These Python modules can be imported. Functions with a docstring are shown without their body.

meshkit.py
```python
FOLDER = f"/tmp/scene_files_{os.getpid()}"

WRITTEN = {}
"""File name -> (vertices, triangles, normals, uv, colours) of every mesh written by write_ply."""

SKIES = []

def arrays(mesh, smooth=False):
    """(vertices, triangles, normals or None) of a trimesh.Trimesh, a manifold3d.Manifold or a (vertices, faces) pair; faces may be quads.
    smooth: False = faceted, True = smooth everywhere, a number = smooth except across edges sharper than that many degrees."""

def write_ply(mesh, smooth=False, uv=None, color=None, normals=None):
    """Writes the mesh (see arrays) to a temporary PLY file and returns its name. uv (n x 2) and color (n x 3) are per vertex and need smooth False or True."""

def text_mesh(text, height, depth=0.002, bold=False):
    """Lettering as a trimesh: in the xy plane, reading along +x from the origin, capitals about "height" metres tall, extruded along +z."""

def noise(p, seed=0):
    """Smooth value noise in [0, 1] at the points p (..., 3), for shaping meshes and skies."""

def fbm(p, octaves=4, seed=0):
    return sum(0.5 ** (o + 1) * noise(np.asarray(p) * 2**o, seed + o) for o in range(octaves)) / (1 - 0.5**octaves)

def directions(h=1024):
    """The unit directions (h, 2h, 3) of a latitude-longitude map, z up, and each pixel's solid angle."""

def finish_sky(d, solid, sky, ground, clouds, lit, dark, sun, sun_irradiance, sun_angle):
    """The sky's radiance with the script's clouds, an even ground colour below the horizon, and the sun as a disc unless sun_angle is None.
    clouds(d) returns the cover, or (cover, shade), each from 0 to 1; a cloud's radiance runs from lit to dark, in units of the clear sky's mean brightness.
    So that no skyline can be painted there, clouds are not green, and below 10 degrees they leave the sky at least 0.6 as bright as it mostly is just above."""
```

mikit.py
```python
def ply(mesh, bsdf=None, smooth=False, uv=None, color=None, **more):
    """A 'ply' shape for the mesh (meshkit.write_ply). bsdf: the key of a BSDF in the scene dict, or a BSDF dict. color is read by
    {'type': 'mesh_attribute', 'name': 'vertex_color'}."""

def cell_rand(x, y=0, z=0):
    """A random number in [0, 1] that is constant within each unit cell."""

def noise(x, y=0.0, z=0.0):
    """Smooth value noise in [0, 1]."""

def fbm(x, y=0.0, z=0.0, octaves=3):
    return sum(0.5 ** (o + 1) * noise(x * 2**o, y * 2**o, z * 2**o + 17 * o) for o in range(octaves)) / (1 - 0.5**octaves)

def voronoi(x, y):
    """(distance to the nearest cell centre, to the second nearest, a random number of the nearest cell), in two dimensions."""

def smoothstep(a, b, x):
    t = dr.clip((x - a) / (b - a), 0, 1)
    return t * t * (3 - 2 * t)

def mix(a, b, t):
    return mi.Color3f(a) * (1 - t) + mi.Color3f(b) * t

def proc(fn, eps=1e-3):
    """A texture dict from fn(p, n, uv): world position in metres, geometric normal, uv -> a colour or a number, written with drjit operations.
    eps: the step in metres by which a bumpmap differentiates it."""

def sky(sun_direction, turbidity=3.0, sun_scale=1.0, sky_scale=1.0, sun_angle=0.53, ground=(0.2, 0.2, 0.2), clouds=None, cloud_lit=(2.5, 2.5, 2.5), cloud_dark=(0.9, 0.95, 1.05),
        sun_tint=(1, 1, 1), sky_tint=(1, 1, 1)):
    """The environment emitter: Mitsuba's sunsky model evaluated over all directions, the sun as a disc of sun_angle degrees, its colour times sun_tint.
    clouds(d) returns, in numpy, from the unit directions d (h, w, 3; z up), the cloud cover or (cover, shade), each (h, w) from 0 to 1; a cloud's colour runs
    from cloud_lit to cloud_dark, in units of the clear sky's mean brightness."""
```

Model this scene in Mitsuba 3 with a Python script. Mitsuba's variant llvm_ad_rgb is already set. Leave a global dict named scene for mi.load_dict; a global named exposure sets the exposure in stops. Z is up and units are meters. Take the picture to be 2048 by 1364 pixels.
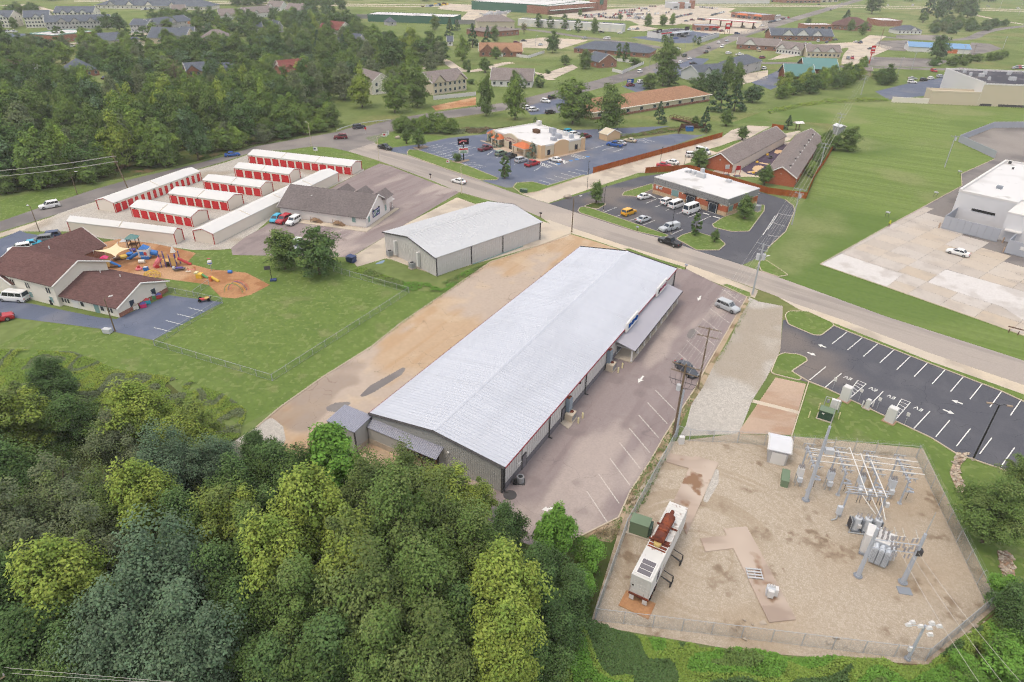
import math,random
import numpy as np,trimesh,mitsuba as mi,drjit as dr,mikit
from mikit import noise,fbm,voronoi,cell_rand,smoothstep,mix
from shapely.geometry import Polygon,LineString
T=mi.ScalarTransform4f
rng=np.random.default_rng(7)
random.seed(7)
scene,labels={},{}
exposure=2.35

# ------------------------------------------------------------------ camera and light
CAM_H,PITCH,ROLL,FOCAL=59.0,math.radians(30.89),math.radians(-0.97),1311.5
_c,_s,_cr,_sr=math.cos(PITCH),math.sin(PITCH),math.cos(ROLL),math.sin(ROLL)
_fw=np.array([0,_c,-_s]);_r=np.array([1.0,0,0]);_d=np.array([0,-_s,-_c])
_up=-(-_sr*_r+_cr*_d)
scene['camera']={'type':'perspective','fov_axis':'x','fov':2*math.degrees(math.atan(1024/FOCAL)),'near_clip':1.0,'far_clip':12000.0,
    'to_world':T().look_at(origin=[0,0,CAM_H],target=(np.array([0,0,CAM_H])+50*_fw).tolist(),up=_up.tolist())}
scene['sky']=mikit.sky([-0.35,-0.25,0.9],turbidity=3,sun_scale=0.25,sun_angle=24,clouds=lambda d:1.0,cloud_lit=(2.5,2.55,2.7),ground=(0.12,0.13,0.1))

# ------------------------------------------------------------------ helpers
def rgb(c):return {'type':'rgb','value':[float(x) for x in c]}
def flat(key,c,rough=None,metallic=0.0,spec=0.5):
    if rough is None:b={'type':'diffuse','reflectance':rgb(c)}
    else:b={'type':'principled','base_color':rgb(c),'roughness':rough,'metallic':metallic,'specular':spec}
    scene[key]={'type':'twosided','b':b}
    return key
def procm(key,fn,rough=None,eps=0.01):
    tx=mikit.proc(fn,eps)
    b={'type':'diffuse','reflectance':tx} if rough is None else {'type':'principled','base_color':tx,'roughness':rough}
    scene[key]={'type':'twosided','b':b}
    return key
_counts={}
def uniq(k):
    n=_counts.get(k,0);_counts[k]=n+1
    return k if n==0 else '%s_%03d' % (k,n)

class MB:
    """Collects simple solids into one mesh."""
    def __init__(s):s.v,s.f,s.n=[],[],0
    def raw(s,v,f):
        v=np.asarray(v,float);f=np.asarray(f,int)
        if len(f) and f.shape[1]==4:f=np.vstack([f[:,[0,1,2]],f[:,[0,2,3]]])
        s.v.append(v);s.f.append(f+s.n);s.n += len(v);return s
    def mesh(s,m):return s.raw(m.vertices,m.faces)
    def box(s,x0,x1,y0,y1,z0,z1,rot=0.0,at=(0,0,0)):
        v=np.array([[x,y,z] for z in (z0,z1) for x,y in ((x0,y0),(x1,y0),(x1,y1),(x0,y1))],float)
        if rot:
            c,sn=math.cos(rot),math.sin(rot)
            v[:,:2]=v[:,:2] @ np.array([[c,sn],[-sn,c]])
        v=v+np.asarray(at,float)
        return s.raw(v,[[3,2,1,0],[4,5,6,7],[0,1,5,4],[1,2,6,5],[2,3,7,6],[3,0,4,7]])
    def prism(s,poly,z0,z1):
        p=np.asarray(poly,float)
        if Polygon(p).exterior.is_ccw is False:p=p[::-1]
        v2,f=trimesh.creation.triangulate_polygon(Polygon(p),engine='earcut')
        m=trimesh.creation.extrude_triangulation(v2,f,z1-z0);m.apply_translation([0,0,z0])
        return s.mesh(m)
    def hull(s,pts):
        return s.mesh(trimesh.convex.convex_hull(np.asarray(pts,float)))
    def tube(s,p,r,n=6,cap=True):
        p=np.asarray(p,float);r=np.broadcast_to(np.asarray(r,float),(len(p),))
        t=np.gradient(p,axis=0);t /= np.linalg.norm(t,axis=1,keepdims=True)+1e-12
        ref=np.array([0,0,1.0]) if abs(t[:,2]).mean()<0.8 else np.array([1.0,0,0])
        a=np.cross(t,ref);a /= np.linalg.norm(a,axis=1,keepdims=True)+1e-12
        b=np.cross(t,a);g=np.arange(n)*2*np.pi/n
        v=(p[:,None]+r[:,None,None]*(np.cos(g)[None,:,None]*a[:,None]+np.sin(g)[None,:,None]*b[:,None])).reshape(-1,3)
        i,j=np.meshgrid(np.arange(len(p)-1),np.arange(n),indexing='ij')
        q=np.stack([i*n+j,i*n+(j+1) % n,(i+1)*n+(j+1) % n,(i+1)*n+j],-1).reshape(-1,4)
        f=np.vstack([q[:,[0,2,1]],q[:,[0,3,2]]])
        if cap:
            k=np.arange(1,n-1);e=(len(p)-1)*n
            f=np.vstack([f,np.stack([k*0,k,k+1],1),np.stack([k*0+e,k+1+e,k+e],1)])
        return s.raw(v,f)
    def cyl(s,x,y,z0,z1,r,n=12,r1=None):
        return s.tube([[x,y,z0],[x,y,z1]],[r,r if r1 is None else r1],n)
    def bar(s,a,b,w):                                     # square bar between two points
        return s.tube([a,b],w*0.707,4)
    def quad(s,a,b,c,d):return s.raw([a,b,c,d],[[0,1,2,3]])
    def get(s):
        return np.vstack(s.v),np.vstack(s.f)

class Frame:
    """A local frame on the ground: u along the length, v across, z up."""
    def __init__(s,o,ang,z=0.0):s.o,s.a,s.z=np.array([o[0],o[1]],float),ang,z
    def w(s,u,v):c,n=math.cos(s.a),math.sin(s.a);return (s.o[0]+c*u-n*v,s.o[1]+n*u+c*v)
    def m(s):return T().translate([float(s.o[0]),float(s.o[1]),float(s.z)]).rotate([0,0,1],math.degrees(s.a))
    def inv(s,p):d=np.array(p)-s.o;c,n=math.cos(s.a),math.sin(s.a);return (c*d[0]+n*d[1],-n*d[0]+c*d[1])
def rect(a,b,c):
    a,b,c=(np.array(x,float) for x in (a,b,c))
    ang=math.atan2(*(b-a)[::-1]);f=Frame(a,ang);u,v=f.inv(c)
    L,W=float(np.linalg.norm(b-a)),float(v)
    if W<0:f=Frame(f.w(0,W),ang);W=-W
    return f,L,W

def put(key,m,mat,smooth=False,fr=None):
    if isinstance(m,MB):m=m.get()
    d=mikit.ply(m,mat,smooth=smooth)
    if fr is not None:d['to_world']=fr.m()
    scene[key]=d
    return key
def tag(key,label,cat,group=None,kind=None):
    labels[key]={}
    if label:labels[key]['label']=label
    if cat:labels[key]['category']=cat
    if group:labels[key]['group']=group
    if kind:labels[key]['kind']=kind
    return key
def thing(name,label,cat,group=None):
    return tag(uniq(name),label,cat,group)
def solo(name,m,mat,label,cat,group=None,smooth=False,fr=None):
    k=thing(name,label,cat,group);put(k,m,mat,smooth,fr);return k
def part(t,name,m,mat,smooth=False,fr=None,label=None):
    k=put(uniq(t+'__'+name),m,mat,smooth,fr)
    if label:labels[k]={'label':label}
    return k
def struct(name,m,mat,label=None,smooth=False,fr=None):
    k=put(uniq(name),m,mat,smooth,fr);labels[k]={'kind':'structure'}
    if label:labels[k]['label']=label
    return k
def stuff(name,m,mat,label,cat,smooth=False):
    k=put(uniq(name),m,mat,smooth);tag(k,label,cat,None,'stuff');return k
def poly_mesh(pts,z,holes=None):
    p=Polygon(pts,holes).buffer(0)
    vs,fs,n=[],[],0
    for g in getattr(p,'geoms',[p]):
        v,f=trimesh.creation.triangulate_polygon(g,engine='earcut')
        v=np.asarray(v);f=np.asarray(f)
        a=v[f];cr=(a[:,1,0]-a[:,0,0])*(a[:,2,1]-a[:,0,1])-(a[:,1,1]-a[:,0,1])*(a[:,2,0]-a[:,0,0])
        f=np.where((cr<0)[:,None],f[:,::-1],f)
        vs.append(np.c_[v,np.full(len(v),z)]);fs.append(f+n);n += len(v)
    return np.vstack(vs),np.vstack(fs)
def sheet(name,pts,z,mat,label=None,smooth=0,holes=None):
    if smooth:pts=rounded(pts,smooth)
    return struct(name,poly_mesh(pts,z,holes),mat,label)
def rounded(pts,r):
    p=Polygon(pts).buffer(0).buffer(-r,quad_segs=4).buffer(2*r,quad_segs=4).buffer(-r,quad_segs=4)
    return list(p.exterior.coords)[:-1]
def spline(pts,step=4.0):
    p=np.asarray(pts,float)
    if len(p)<3:return p
    from scipy.interpolate import CubicSpline
    t=np.r_[0,np.cumsum(np.linalg.norm(np.diff(p,axis=0),axis=1))]
    return CubicSpline(t,p)(np.linspace(0,t[-1],max(3,int(t[-1]/step))))
def ribbon(pts,w):return list(LineString(pts).buffer(w/2,cap_style='flat',join_style='round').exterior.coords)[:-1]
def road(name,pts,w,z,mat,label=None,step=6):
    return sheet(name,ribbon(spline(pts,step),w),z,mat,label)
def kerb_mesh(pts,w=0.16,h=0.13,closed=False):
    ls=LineString(list(pts)+([pts[0]] if closed else []))
    p=ls.buffer(w/2,cap_style='flat',join_style='mitre')
    m=MB()
    for g in getattr(p,'geoms',[p]):
        v2,f=trimesh.creation.triangulate_polygon(g,engine='earcut')
        e=trimesh.creation.extrude_triangulation(v2,f,h);m.mesh(e)
    return m
def kerb(pts,closed=False,w=0.16,h=0.13,label='concrete kerb along the paved edge'):
    return struct('kerb',kerb_mesh(pts,w,h,closed),'m_kerb',label)
def island(pts,r=0.6,z=0.11,mat='m_lawn',kerbed=True,label='grass island with a concrete kerb'):
    q=rounded(pts,r)
    struct('grass_island',MB().prism(q,0.0,z),mat,label)
    if kerbed:kerb(q,True)
def line_mark(a,b,w,z):
    a,b=np.array(a),np.array(b);d=(b-a)/np.linalg.norm(b-a);n=np.array([-d[1],d[0]])*w/2
    return [a-n,b-n,b+n,a+n]
def marks(name,segs,z,w=0.11,mat='m_paint',label=None,parent=None):
    for a,b in segs:
        q=line_mark(a,b,w,z);m=(np.array([[p[0],p[1],z] for p in q]),np.array([[0,1,2,3]]))
        k=put(uniq((parent+'__' if parent else '')+name),m,mat)
        if not parent:labels[k]={'kind':'structure'}
def lerp(a,b,t):return tuple(np.array(a)*(1-t)+np.array(b)*t)
def row(a0,b0,a1,b1,n):                      # n stall lines from a0-b0 to a1-b1
    return [(lerp(a0,a1,i/(n-1)),lerp(b0,b1,i/(n-1))) for i in range(n)]

# ------------------------------------------------------------------ materials
def S(r,g,b,k=1.3):return tuple(((x/255+0.055)/1.055) ** 2.4/k for x in (r,g,b))
def C3(c):return mi.Color3f(*[float(x) for x in c])
def blend(*stops):                                # stops: colour,(colour, weight), ...
    c=C3(stops[0])
    for col,w in stops[1:]:c=mix(c,C3(col),dr.clip(w,0,1))
    return c

def f_lawn(p,n,uv):
    big,mid=fbm(p.x*.04,p.y*.04,1.0),fbm(p.x*.4,p.y*.4,2.0)
    fine=noise(p.x*3.5+p.y,p.y*3.5)
    s=noise(p.x*.9+p.y*.5,p.y*.12-p.x*.2)
    m=noise((p.x*.62+p.y*.78)*.7,(p.x*.78-p.y*.62)*.03)
    return blend(S(122,142,78),(S(106,128,68),smoothstep(.4,.75,mid)*.6),(S(136,150,90),smoothstep(.45,.75,big)*.6),(S(150,148,108),smoothstep(.6,.78,fbm(p.x*.3+9,p.y*.3,0.,4))*.55),(S(108,132,68),m*.45),(S(84,104,56),fbm(p.x*2.2+p.y,p.y*2.2)*.5),(S(150,156,104),smoothstep(.7,.8,noise(p.x*1.7,p.y*1.7))*.35))
procm('m_lawn',f_lawn)
def f_field(p,n,uv):
    u,v=p.x*.53+p.y*.848,-p.x*.848+p.y*.53        # mower lines
    st=smoothstep(.35,.65,noise(u*.55,v*.02));st2=noise(u*1.6+3,v*.05)
    big,mid=fbm(p.x*.025+4,p.y*.025,1.0),fbm(p.x*.3,p.y*.3,5.0)
    return blend(S(126,146,80),(S(108,130,68),st*.6),(S(146,158,102),st2*.55),(S(100,124,66),smoothstep(.5,.72,big)*.7),(S(152,156,110),smoothstep(.52,.78,fbm(p.x*.05,p.y*.05,7.0))*.65),(S(88,108,58),fbm(p.x*1.6,p.y*1.6)*.4))
procm('m_field',f_field)
def f_meadow(p,n,uv):                           # the base ground: rough grass, far pasture
    big,mid=fbm(p.x*.008,p.y*.008,1.0),fbm(p.x*.08,p.y*.08,2.0)
    return blend(S(128,142,88),(S(150,154,108),smoothstep(.45,.7,big)),(S(110,126,74),smoothstep(.45,.7,mid)*.7),(S(150,140,100),smoothstep(.6,.8,fbm(p.x*.02+5,p.y*.05))*.5),(S(70,90,45),noise(p.x*1.2,p.y*1.2)*.3))
procm('m_meadow',f_meadow)
def f_forest(p,n,uv):
    return blend(S(92,98,58),(S(126,108,82),smoothstep(.5,.75,fbm(p.x*.2,p.y*.2))),(S(74,92,48),smoothstep(.45,.7,fbm(p.x*.5+7,p.y*.5))))
procm('m_forest',f_forest)
def asphalt(base,worn,dirt,grain=.25):
    def f(p,n,uv):
        mid=fbm(p.x*.25,p.y*.25,3.0);big=fbm(p.x*.06+3,p.y*.06)
        cr=voronoi(p.x*.12+noise(p.x*.7,p.y*.7)*.25,p.y*.12+noise(p.y*.7,p.x*.7)*.25)
        crack=1-smoothstep(.0,.012,cr[1]-cr[0])
        return blend(base,(worn,smoothstep(.45,.75,mid)*.6),(dirt,smoothstep(.58,.8,big)*.8),(tuple(x*.6 for x in base),noise(p.x*7,p.y*7)*grain),(tuple(x*.45 for x in base),crack*.55))
    return f
procm('m_asphalt',asphalt(S(100,101,109),S(114,114,120),S(140,130,124)))
procm('m_asphalt_blue',asphalt(S(112,120,140),S(130,135,152),S(140,138,142)))
def f_oldlot(p,n,uv):                           # worn, pinkish asphalt of the main lot, with tyre-bleached streaks along its length
    u,v=p.x*.49+p.y*.872,-p.x*.872+p.y*.49
    mid,st=fbm(p.x*.3,p.y*.3,3.0),fbm(u*.09,v*.8,2.0)
    pale=smoothstep(.52,.75,fbm(u*.06+2,v*.2+1))
    cr=voronoi(p.x*.1+noise(p.x*.6,p.y*.6)*.3,p.y*.1+noise(p.y*.6,p.x*.6)*.3)
    return blend(S(160,147,146),(S(148,134,134),smoothstep(.4,.7,st)*.7),(S(196,182,174),pale*.75),(S(138,126,126),smoothstep(.6,.8,mid)*.5),(S(112,104,106),(1-smoothstep(0,.01,cr[1]-cr[0]))*.4),(S(120,110,110),noise(p.x*6,p.y*6)*.22))
procm('m_oldlot',f_oldlot)
def f_road(p,n,uv):                             # concrete main road: pale, with tyre tracks and oil staining
    u,v=p.x*.77-p.y*.64,p.x*.64+p.y*.77
    tr=fbm(u*.03,v*.55,4.0)
    return blend(S(182,172,164),(S(160,152,147),smoothstep(.42,.68,tr)*.8),(S(200,188,176),smoothstep(.6,.8,fbm(p.x*.08,p.y*.08))*.6),(S(140,132,128),noise(p.x*5,p.y*5)*.2))
procm('m_road',f_road)
def f_street(p,n,uv):
    return blend(S(146,140,138),(S(128,123,123),smoothstep(.4,.7,fbm(p.x*.15,p.y*.15))),(S(168,160,154),smoothstep(.55,.8,fbm(p.x*.04+2,p.y*.04))*.7),(S(110,105,105),noise(p.x*4,p.y*4)*.2))
procm('m_street',f_street)
def f_conc(p,n,uv):
    return blend(S(212,200,184),(S(190,178,164),smoothstep(.42,.7,fbm(p.x*.25,p.y*.25))),(S(222,206,182),smoothstep(.55,.75,fbm(p.x*.07+8,p.y*.07))*.7),(S(160,150,138),noise(p.x*5,p.y*5)*.2))
procm('m_concrete',f_conc)
def f_slab(p,n,uv):                             # uv.x carries the slab's own tone, uv.y how ochre its dust is
    dust=smoothstep(.4,.7,fbm(p.x*.09,p.y*.09,3.0)*.6+uv.y*.5)
    return blend(S(198,188,178),(S(222,218,216),uv.x),(S(206,188,164),dust*.6*(1-uv.x*.8)),(S(176,166,158),smoothstep(.5,.75,fbm(p.x*.3+2,p.y*.3))*.4),(S(150,140,130),noise(p.x*4,p.y*4)*.16))
procm('m_slab',f_slab)
def f_dirt(p,n,uv):
    u,v=p.x*.49+p.y*.872,-p.x*.872+p.y*.49
    old=smoothstep(.5,.66,fbm(u*.05+1,v*.12+5)) ;tr=fbm(u*.04,v*.7)
    damp=smoothstep(.66,.76,fbm(p.x*.1+20,p.y*.1+3))
    cr=voronoi(u*.07+noise(p.x*.5,p.y*.5)*.4,v*.07+noise(p.y*.5,p.x*.5)*.4)
    return blend(S(202,176,148),(S(196,164,130),smoothstep(.45,.65,tr)*.7),(S(198,184,172),old*.9),(S(214,194,168),smoothstep(.55,.75,fbm(p.x*.3,p.y*.3))*.5),(S(150,136,128),damp*.6),(S(120,110,100),(1-smoothstep(0,.009,cr[1]-cr[0]))*.5),(S(160,136,114),fbm(p.x*2.5,p.y*2.5)*.3))
procm('m_dirt',f_dirt)
def f_gravel(p,n,uv):                           # pebbles of many tones, brown weed and oil spots
    a=voronoi(p.x*5.0,p.y*5.0)
    spot=smoothstep(.56,.8,fbm(p.x*.3+3,p.y*.4+1,1.0,4))*smoothstep(.3,.7,fbm(p.x*1.4,p.y*1.4))
    return blend(S(182,168,150),(S(206,194,178),a[2]*.7),(S(150,134,116),(1-smoothstep(.0,.35,a[1]-a[0]))*.35),(S(176,156,132),smoothstep(.45,.7,fbm(p.x*.08,p.y*.08))*.5),(S(160,142,120),smoothstep(.5,.62,fbm(dr.norm(mi.Point2f(p.x-22,p.y-52))*1.1,p.x*.05))*smoothstep(.3,.6,fbm(p.x*.06+4,p.y*.06))*.5),(S(128,108,88),spot*.75))
procm('m_gravel',f_gravel)
def f_greygravel(p,n,uv):
    a=voronoi(p.x*3.0,p.y*3.0)
    return blend(S(190,184,176),(S(212,206,198),a[2]*.7),(S(170,156,138),smoothstep(.5,.7,fbm(p.x*.1,p.y*.1))*.7),(S(130,124,116),(1-smoothstep(.0,.3,a[1]-a[0]))*.3))
procm('m_greygravel',f_greygravel)
def f_mulch(p,n,uv):
    return blend(S(196,150,112),(S(176,128,92),smoothstep(.4,.65,fbm(p.x*.5,p.y*.5))),(S(208,170,136),smoothstep(.55,.75,fbm(p.x*.13+5,p.y*.13))),(S(140,100,72),noise(p.x*6,p.y*6)*.35))
procm('m_mulch',f_mulch)
def f_orangepad(p,n,uv):
    return blend(S(194,170,152),(S(184,154,132),smoothstep(.4,.65,fbm(p.x*.25,p.y*.6))),(S(200,176,156),smoothstep(.5,.7,fbm(p.x*.1+5,p.y*.1))),(S(140,120,106),noise(p.x*6,p.y*6)*.2))
procm('m_orangepad',f_orangepad)
def shingle(base,vary=.18):
    def f(p,n,uv):
        h=p.z*6.2;a=cell_rand(dr.floor(p.x*2.6+cell_rand(dr.floor(h))*5),dr.floor(h),dr.floor(p.y*2.6))
        return C3(base)*(1-vary+2*vary*a)*(.88+.24*fbm(p.x*.3,p.y*.3,p.z*.3))
    return f
procm('m_shingle_grey',shingle(S(124,116,116)))
procm('m_shingle_brown',shingle(S(112,86,84)))
procm('m_shingle_taupe',shingle(S(142,132,130)))
procm('m_shingle_rust',shingle(S(168,130,106)))
procm('m_shingle_slate',shingle(S(104,110,122)))
procm('m_shingle_red',shingle(S(136,84,80)))
def brick(a,b,mortar):
    def f(p,n,uv):
        h=p.z*6.0;r=dr.floor(h);u=(p.x-p.y)*2.2+(r-2*dr.floor(r/2))*.5
        j=smoothstep(.08,.16,dr.minimum(h-r,u-dr.floor(u)))
        return mix(C3(mortar),mix(C3(a),C3(b),cell_rand(dr.floor(u),r)),j*.75+.25)
    return f
procm('m_brick',brick(S(150,96,80),S(168,116,98),S(174,152,138)))
procm('m_brick_orange',brick(S(180,98,70),S(190,110,82),S(188,124,98)))
def f_block(p,n,uv):
    h=p.z*5.0;r=dr.floor(h);u=(p.x-p.y)*2.0+(r-2*dr.floor(r/2))*.5
    j=smoothstep(.05,.12,dr.minimum(h-r,u-dr.floor(u)))
    return mix(C3(S(176,150,118)),mix(C3(S(204,176,142)),C3(S(220,196,164)),cell_rand(dr.floor(u),r)),j)
procm('m_block',f_block)
def f_whiteroof(p,n,uv):
    return blend(S(228,227,228),(S(208,206,206),smoothstep(.45,.75,fbm(p.x*.12,p.y*.12))),(S(176,172,166),smoothstep(.66,.8,fbm(p.x*.3+4,p.y*.3))*.5))
procm('m_whiteroof',f_whiteroof)
def f_darkroof(p,n,uv):
    return blend(S(86,86,96),(S(112,110,116),smoothstep(.45,.75,fbm(p.x*.1,p.y*.1))),(S(140,134,130),smoothstep(.64,.8,fbm(p.x*.25+4,p.y*.25))*.5))
procm('m_darkroof',f_darkroof)
def f_metalroof(p,n,uv):                        # bare galvanised panels: uv.x is the panel's own tone
    u,v=p.x*.49+p.y*.872,-p.x*.872+p.y*.49
    return blend(S(192,196,207),(S(202,206,216),uv.x),(S(178,182,192),smoothstep(.5,.8,fbm(u*.05,v*.25,2.0))*.4),(S(172,175,184),smoothstep(.62,.85,fbm(u*1.2,v*.06))*.2))
procm('m_metalroof',f_metalroof,rough=.5)
def f_wood(p,n,uv):
    return blend(S(178,100,54),(S(152,82,44),noise(p.x*1.2,p.y*1.2,p.z*.3)),(S(198,124,72),smoothstep(.5,.8,fbm(p.x*3,p.y*3,p.z*.4))*.6))
procm('m_cedar',f_wood)
def f_pole(p,n,uv):
    return blend(S(132,112,92),(S(104,92,80),fbm(p.x*6,p.y*6,p.z*.5)),(S(150,134,112),noise(p.x*9,p.y*9,p.z*.3)*.5))
procm('m_pole',f_pole)
def f_rust(p,n,uv):
    return blend(S(118,72,62),(S(148,84,62),smoothstep(.4,.7,fbm(p.x*1.5,p.y*1.5,p.z*1.5))),(S(96,62,58),smoothstep(.5,.75,fbm(p.x*4,p.y*4,p.z*4))*.6))
procm('m_rust',f_rust)
def f_boxpaint(p,n,uv):                         # weathered white container paint with rust runs
    r=smoothstep(.66,.78,fbm(p.x*2.2,p.y*2.2,p.z*.5))
    return blend(S(232,231,228),(S(206,204,200),fbm(p.x*.8,p.y*.8,p.z*.8)*.7),(S(150,110,88),r*.55))
procm('m_boxpaint',f_boxpaint)
def f_bark(p,n,uv):return blend(S(112,100,84),(S(84,74,62),fbm(p.x*3,p.y*3,p.z*.8)))
procm('m_bark',f_bark)
scene['m_leaf']={'type':'twosided','b':{'type':'diffuse','reflectance':{'type':'mesh_attribute','name':'vertex_color'}}}

def f_padconc(p,n,uv):return blend(S(190,172,158),(S(172,154,142),smoothstep(.4,.65,fbm(p.x*.3,p.y*.7))),(S(202,186,172),smoothstep(.5,.75,fbm(p.x*.12+5,p.y*.12))),(S(150,120,98),smoothstep(.66,.8,fbm(p.x*.5+2,p.y*.5))))
procm('m_padconc',f_padconc)
def f_soil(p,n,uv):return blend(S(186,166,142),(S(150,128,104),smoothstep(.45,.7,fbm(p.x*.4,p.y*.4))),(S(120,118,80),smoothstep(.56,.74,fbm(p.x*.7+5,p.y*.7))*.8))
procm('m_soil',f_soil)
F=flat
F('m_paint',S(232,230,226));F('m_paint_old',S(212,204,198));F('m_paint_yellow',S(206,182,120));F('m_paint_blue',S(104,150,206));F('m_kerb',S(206,192,172));F('m_fadeline',S(188,178,174))
F('m_white',S(226,225,224));F('m_white2',S(230,228,226));F('m_cream',S(238,232,220));F('m_creamwall',S(234,224,212));F('m_beige',S(214,202,180));F('m_tan',S(222,190,152))
F('m_siding_pink',S(236,230,227));F('m_greywall',S(190,188,188));F('m_greywall_dark',S(150,150,150));F('m_lightgrey',S(204,206,210));F('m_stucco',S(228,228,232));F('m_bluegrey',S(178,182,192))
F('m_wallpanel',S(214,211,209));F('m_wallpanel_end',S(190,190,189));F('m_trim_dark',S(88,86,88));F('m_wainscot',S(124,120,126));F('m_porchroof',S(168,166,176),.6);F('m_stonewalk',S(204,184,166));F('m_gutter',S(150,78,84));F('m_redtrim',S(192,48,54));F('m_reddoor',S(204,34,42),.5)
F('m_annexroof',S(150,152,168),.45);F('m_orange_tile',S(214,126,88));F('m_greenwall',S(72,112,96));F('m_greenroof',S(104,148,138),.6);F('m_teal_roof',S(88,134,132),.6);F('m_blueroof',S(112,152,194),.6)
F('m_glass',S(56,66,80),.12);F('m_glass_blue',S(110,136,160),.12);F('m_glass_dark',S(34,38,46),.12);F('m_glass_teal',S(128,160,158),.12)
F('m_black',S(36,36,40),.5);F('m_tyre',S(40,40,42));F('m_rim',S(170,172,176),.35,.6);F('m_chrome',S(200,202,206),.3,.8)
F('m_steel',S(182,188,198),.5);F('m_steel_dark',S(140,146,156),.5);F('m_galv',S(176,180,184),.5);F('m_wiregrey',S(150,156,158));F('m_wiregreen',S(92,116,104));F('m_wire',S(206,202,196));F('m_bus',S(236,234,230));F('m_darkwire',S(92,88,86))
F('m_ceramic',S(156,152,154),.3);F('m_trafo',S(206,212,220),.45);F('m_padgreen',S(112,132,106),.6);F('m_padgreen_dark',S(52,78,66),.6)
F('m_acbeige',S(206,192,172),.6);F('m_acgrey',S(150,152,156),.6);F('m_duct',S(134,150,164),.4);F('m_bollard',S(232,222,178));F('m_copper',S(128,76,58))
F('m_brown',S(110,84,68));F('m_deckwood',S(160,132,108));F('m_sail',S(240,222,184));F('m_sky_blue',S(50,120,200),.5);F('m_toyred',S(196,62,66),.5);F('m_toypink',S(222,120,128),.5);F('m_purple',S(90,78,150),.5);F('m_toyyellow',S(230,190,70),.5);F('m_toygreen',S(96,160,100),.5);F('m_toyteal',S(60,176,196),.5);F('m_toymagenta',S(214,50,110),.5);F('m_toywood',S(214,178,118))
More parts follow.
